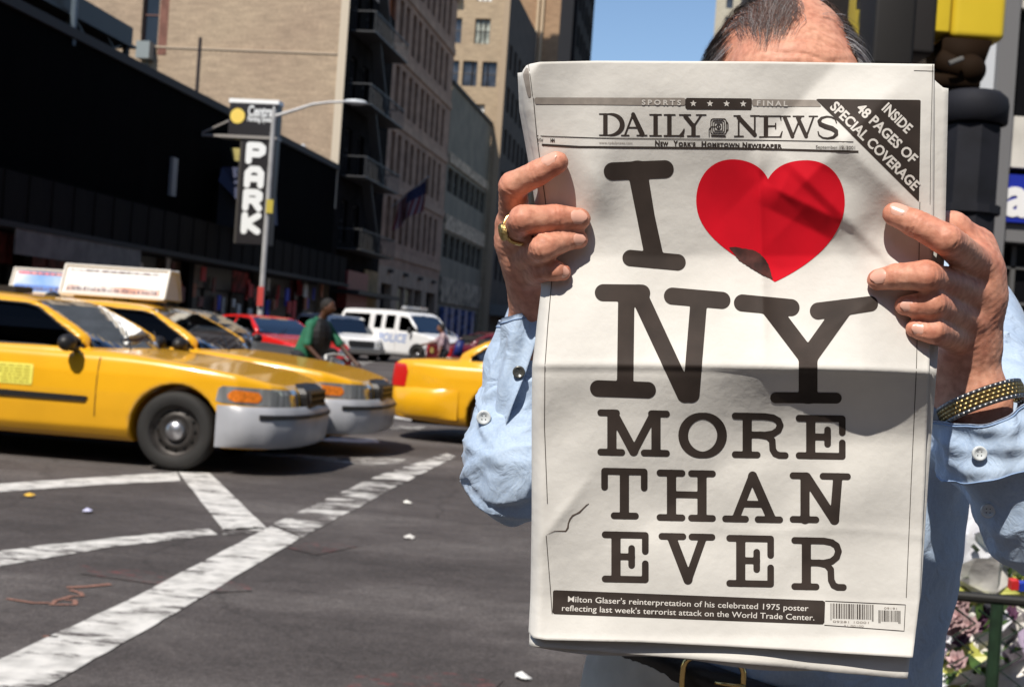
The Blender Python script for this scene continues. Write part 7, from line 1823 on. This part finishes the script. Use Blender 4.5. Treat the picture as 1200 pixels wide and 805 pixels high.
# collar and placket
V = []; n = 40
for i in range(n + 1):
    a = math.radians(-70 - 90 + 320 * i / n); a = math.radians(-250 + 320 * i / n + 0)
    for rr_, z in ((.070, 1.425), (.074, 1.475), (.088, 1.435)): V.append((TX + rr_ * math.cos(a) - ml[0], TY_ + .0 + rr_ * 1.0 * math.sin(a) - ml[1], z - (.02 if math.sin(a) < -.5 else 0)))
part('collar', V, [(i * 3 + k, (i + 1) * 3 + k, (i + 1) * 3 + k + 1, i * 3 + k + 1) for i in range(n) for k in range(2)], [SHIRT], shirt, True)
# ---------------- trousers, belt, shoes ---------------------------------------------------
KH = mat('trousers_khaki', (.60, .54, .44), .85, var=.12, vscale=30, bump=.001, bscale=120)
def tr_f(P):
    Ps = P.copy(); Ps[..., 1] = TY_ + (P[..., 1] - TY_) / .76
    d = cap3(Ps, (TX + .026, TY_, 1.12), (TX + .010, TY_, .90), .164, .184)
    for s in (-1, 1): d = smin(d, cap3(P, (TX + s * .09, TY_, .88), (TX + s * .10, TY_, .50), .100, .078), .03); d = smin(d, cap3(P, (TX + s * .10, TY_, .50), (TX + s * .11, TY_ + .02, .06), .078, .070), .02)
    d = d + .004 * wrink(P, 22, 12, (1, 0, .3)); d = np.maximum(d, P[..., 2] - (zb_ + .012 + -.22 * (P[..., 0] - TX + .07))); return np.maximum(d, .045 - P[..., 2])
V, F = surface_nets(tr_f, (TX - .26, TY_ - .2, .03), (TX + .28, TY_ + .2, 1.16), .009); trs = part('trousers', V - ml, F, [KH], man, True)
BLTM = mat('belt_leather', (.012, .009, .007), .35, bump=.0005, bscale=200)
def ring_pts(z, a0, a1, n, k=1.0, r=.170): return [(TX + .026 + k * r * math.cos(math.radians(a0 + (a1 - a0) * i / n)) - ml[0], TY_ + k * r * .76 * math.sin(math.radians(a0 + (a1 - a0) * i / n)) - ml[1], z - .22 * (.096 + k * r * math.cos(math.radians(a0 + (a1 - a0) * i / n)))) for i in range(n + 1)]
V = []; n = 90
for i, (a, b) in enumerate(zip(ring_pts(zb_ - .018, 0, 360, n, 1.03), ring_pts(zb_ + .018, 0, 360, n, 1.03))): V += [a, b]
for (a, b) in zip(ring_pts(zb_ - .018, 0, 360, n, 1.0), ring_pts(zb_ + .018, 0, 360, n, 1.0)): V += [a, b]
N = 2 * (n + 1); F = [];
for i in range(n): F += [(2 * i, 2 * i + 2, 2 * i + 3, 2 * i + 1), (N + 2 * i, N + 2 * i + 1, N + 2 * i + 3, N + 2 * i + 2), (2 * i + 1, 2 * i + 3, N + 2 * i + 3, N + 2 * i + 1), (2 * i, N + 2 * i, N + 2 * i + 2, 2 * i + 2)]
belt = part('belt', V, F, [BLTM], man, True)
bx = Q(843, 800, 1.13).x; th_ = math.acos((bx - TX - .026) / (.170 * 1.04)); by = TY_ - .170 * 1.04 * .76 * math.sin(th_) - .004
GOLD = mat('gold', (.72, .50, .20), .22, metal=1)
L = []
for i in range(24):
    a = 2 * pi * i / 24; sx_ = math.copysign(abs(math.cos(a)) ** .5, math.cos(a)); sz_ = math.copysign(abs(math.sin(a)) ** .5, math.sin(a)); L.append((bx + .027 * sx_ - ml[0], by - .003 + .010 * (sx_ * -.5) - ml[1], zb_ + .022 * sz_))
MB().tube(L, .0028, 8, closed=True).tube([(bx + .002 - ml[0], by - .004 - ml[1], zb_), (bx + .028 - ml[0], by - .012 - ml[1], zb_)], .002, 6).make('buckle', GOLD, belt, True)
SHO = mat('shoe_black', (.012, .011, .010), .3)
for s in (-1, 1):
    def sf(P, s=s): return np.maximum(smin(cap3(P, (TX + s * .11, TY_ + .03, .055), (TX + s * .13, TY_ - .15, .045), .048, .042), cap3(P, (TX + s * .11, TY_ + .02, .10), (TX + s * .11, TY_ + .02, .05), .045, .045), .03), .002 - P[..., 2])
    V, F = surface_nets(sf, (TX + s * .12 - .09, TY_ - .25, -.01), (TX + s * .12 + .09, TY_ + .12, .17), .008); part('shoe', V - ml, F, [SHO], man, True)
# ---------------- ring and watch -----------------------------------------------------------
a_, ra_ = FGl[1][0]; b_, rb_ = FGl[1][1]; axr = (b_ - a_) / np.linalg.norm(b_ - a_); cr_ = np.array(Q(606, 272, .922)); cr_ = a_ + axr * ((cr_ - a_) @ axr); u = np.array(toc, float); u -= axr * u.dot(axr); u /= np.linalg.norm(u); v = np.cross(axr, u)
rr_ = ra_ + (rb_ - ra_) * .6
rm = MB(); rm.tube([tuple(cr_ + (u * math.cos(t) + v * math.sin(t)) * (rr_ + .0008) - ml) for t in np.linspace(0, 2 * pi, 33)[:-1]], .0016, 8, closed=True)
ringo = rm.make('ring', GOLD, man, True)
sd = (np.array(toc) * .8 - np.array(CR) * .55); sd -= axr * sd.dot(axr); sd /= np.linalg.norm(sd); w2 = np.cross(axr, sd); cs = cr_ + sd * (rr_ + .0012); V = []; F = []
prof = [(1.0, -.001), (1.05, .0012), (.9, .0026), (.78, .0022), (.7, .0028), (.3, .0032), (.02, .003)]; n = 24
for i in range(n):
    t = 2 * pi * i / n
    for k, (q, h) in enumerate(prof): V.append(cs + (axr * math.cos(t) * .0070 + w2 * math.sin(t) * .0062) * q + sd * (h + (.0003 * math.sin(7 * t) if k in (3, 4, 5) else 0)) - ml)
for i in range(n):
    for k in range(len(prof) - 1): a = i * len(prof) + k; b = ((i + 1) % n) * len(prof) + k; F.append((a, b, b + 1, a + 1))
part('signet', V, F, [mat('gold_engraved', (.55, .40, .16), .32, metal=1, bump=.0012, bscale=700)], ringo, True)
# link bracelet
wc = np.array(Q(1150, 474, .970)); axw = np.array(CU) * .94 - np.array(CR) * .30 - np.array(toc) * .30; axw /= np.linalg.norm(axw); u = np.array(toc) - axw * np.array(toc).dot(axw); u /= np.linalg.norm(u); v = np.cross(axw, u)
GS = mat('watch_gold', (.34, .25, .11), .42, metal=1); SS = mat('watch_steel', (.24, .24, .24), .42, metal=1)
wb = MB(); nl = 46
for i in range(nl):
    t = 2 * pi * i / nl; c = wc + u * math.cos(t) * .0345 + v * math.sin(t) * .0315; tn = -u * math.sin(t) + v * math.cos(t); tn /= np.linalg.norm(tn); nr = np.cross(tn, axw)
    R = Matrix((tuple(tn), tuple(axw), tuple(nr))).transposed()
    for k in range(5):
        off = (k - 2) * .0029; sh_ = (.5 if k % 2 else 0) * 2 * pi * .033 / nl; wb.box(tuple(c + axw * off + tn * sh_ - ml), (.0047, .0027, .0024), R, 0 if k in (1, 2, 3) else 1)
wt = wb.make('watch_band', [GS, SS], man, True); wt['kind'] = 'stuff'
t = math.radians(-118); c = wc + u * math.cos(t) * .036 + v * math.sin(t) * .034; nr = (u * math.cos(t) + v * math.sin(t)); tn = np.cross(axw, nr)
V = []; F = []; prof = [(1, -.004), (1.05, 0), (1.02, .003), (.86, .0045), (.84, .003), (.02, .003)]; n = 28
for i in range(n):
    q = 2 * pi * i / n
    for k, (r_, h) in enumerate(prof): V.append(c + (axw * math.cos(q) + tn * math.sin(q)) * .014 * r_ + nr * h - ml)
for i in range(n):
    for k in range(len(prof) - 1): a = i * len(prof) + k; b = ((i + 1) % n) * len(prof) + k; F.append((a, b, b + 1, a + 1))
part('watch_case', V, F, [SS], wt, True)
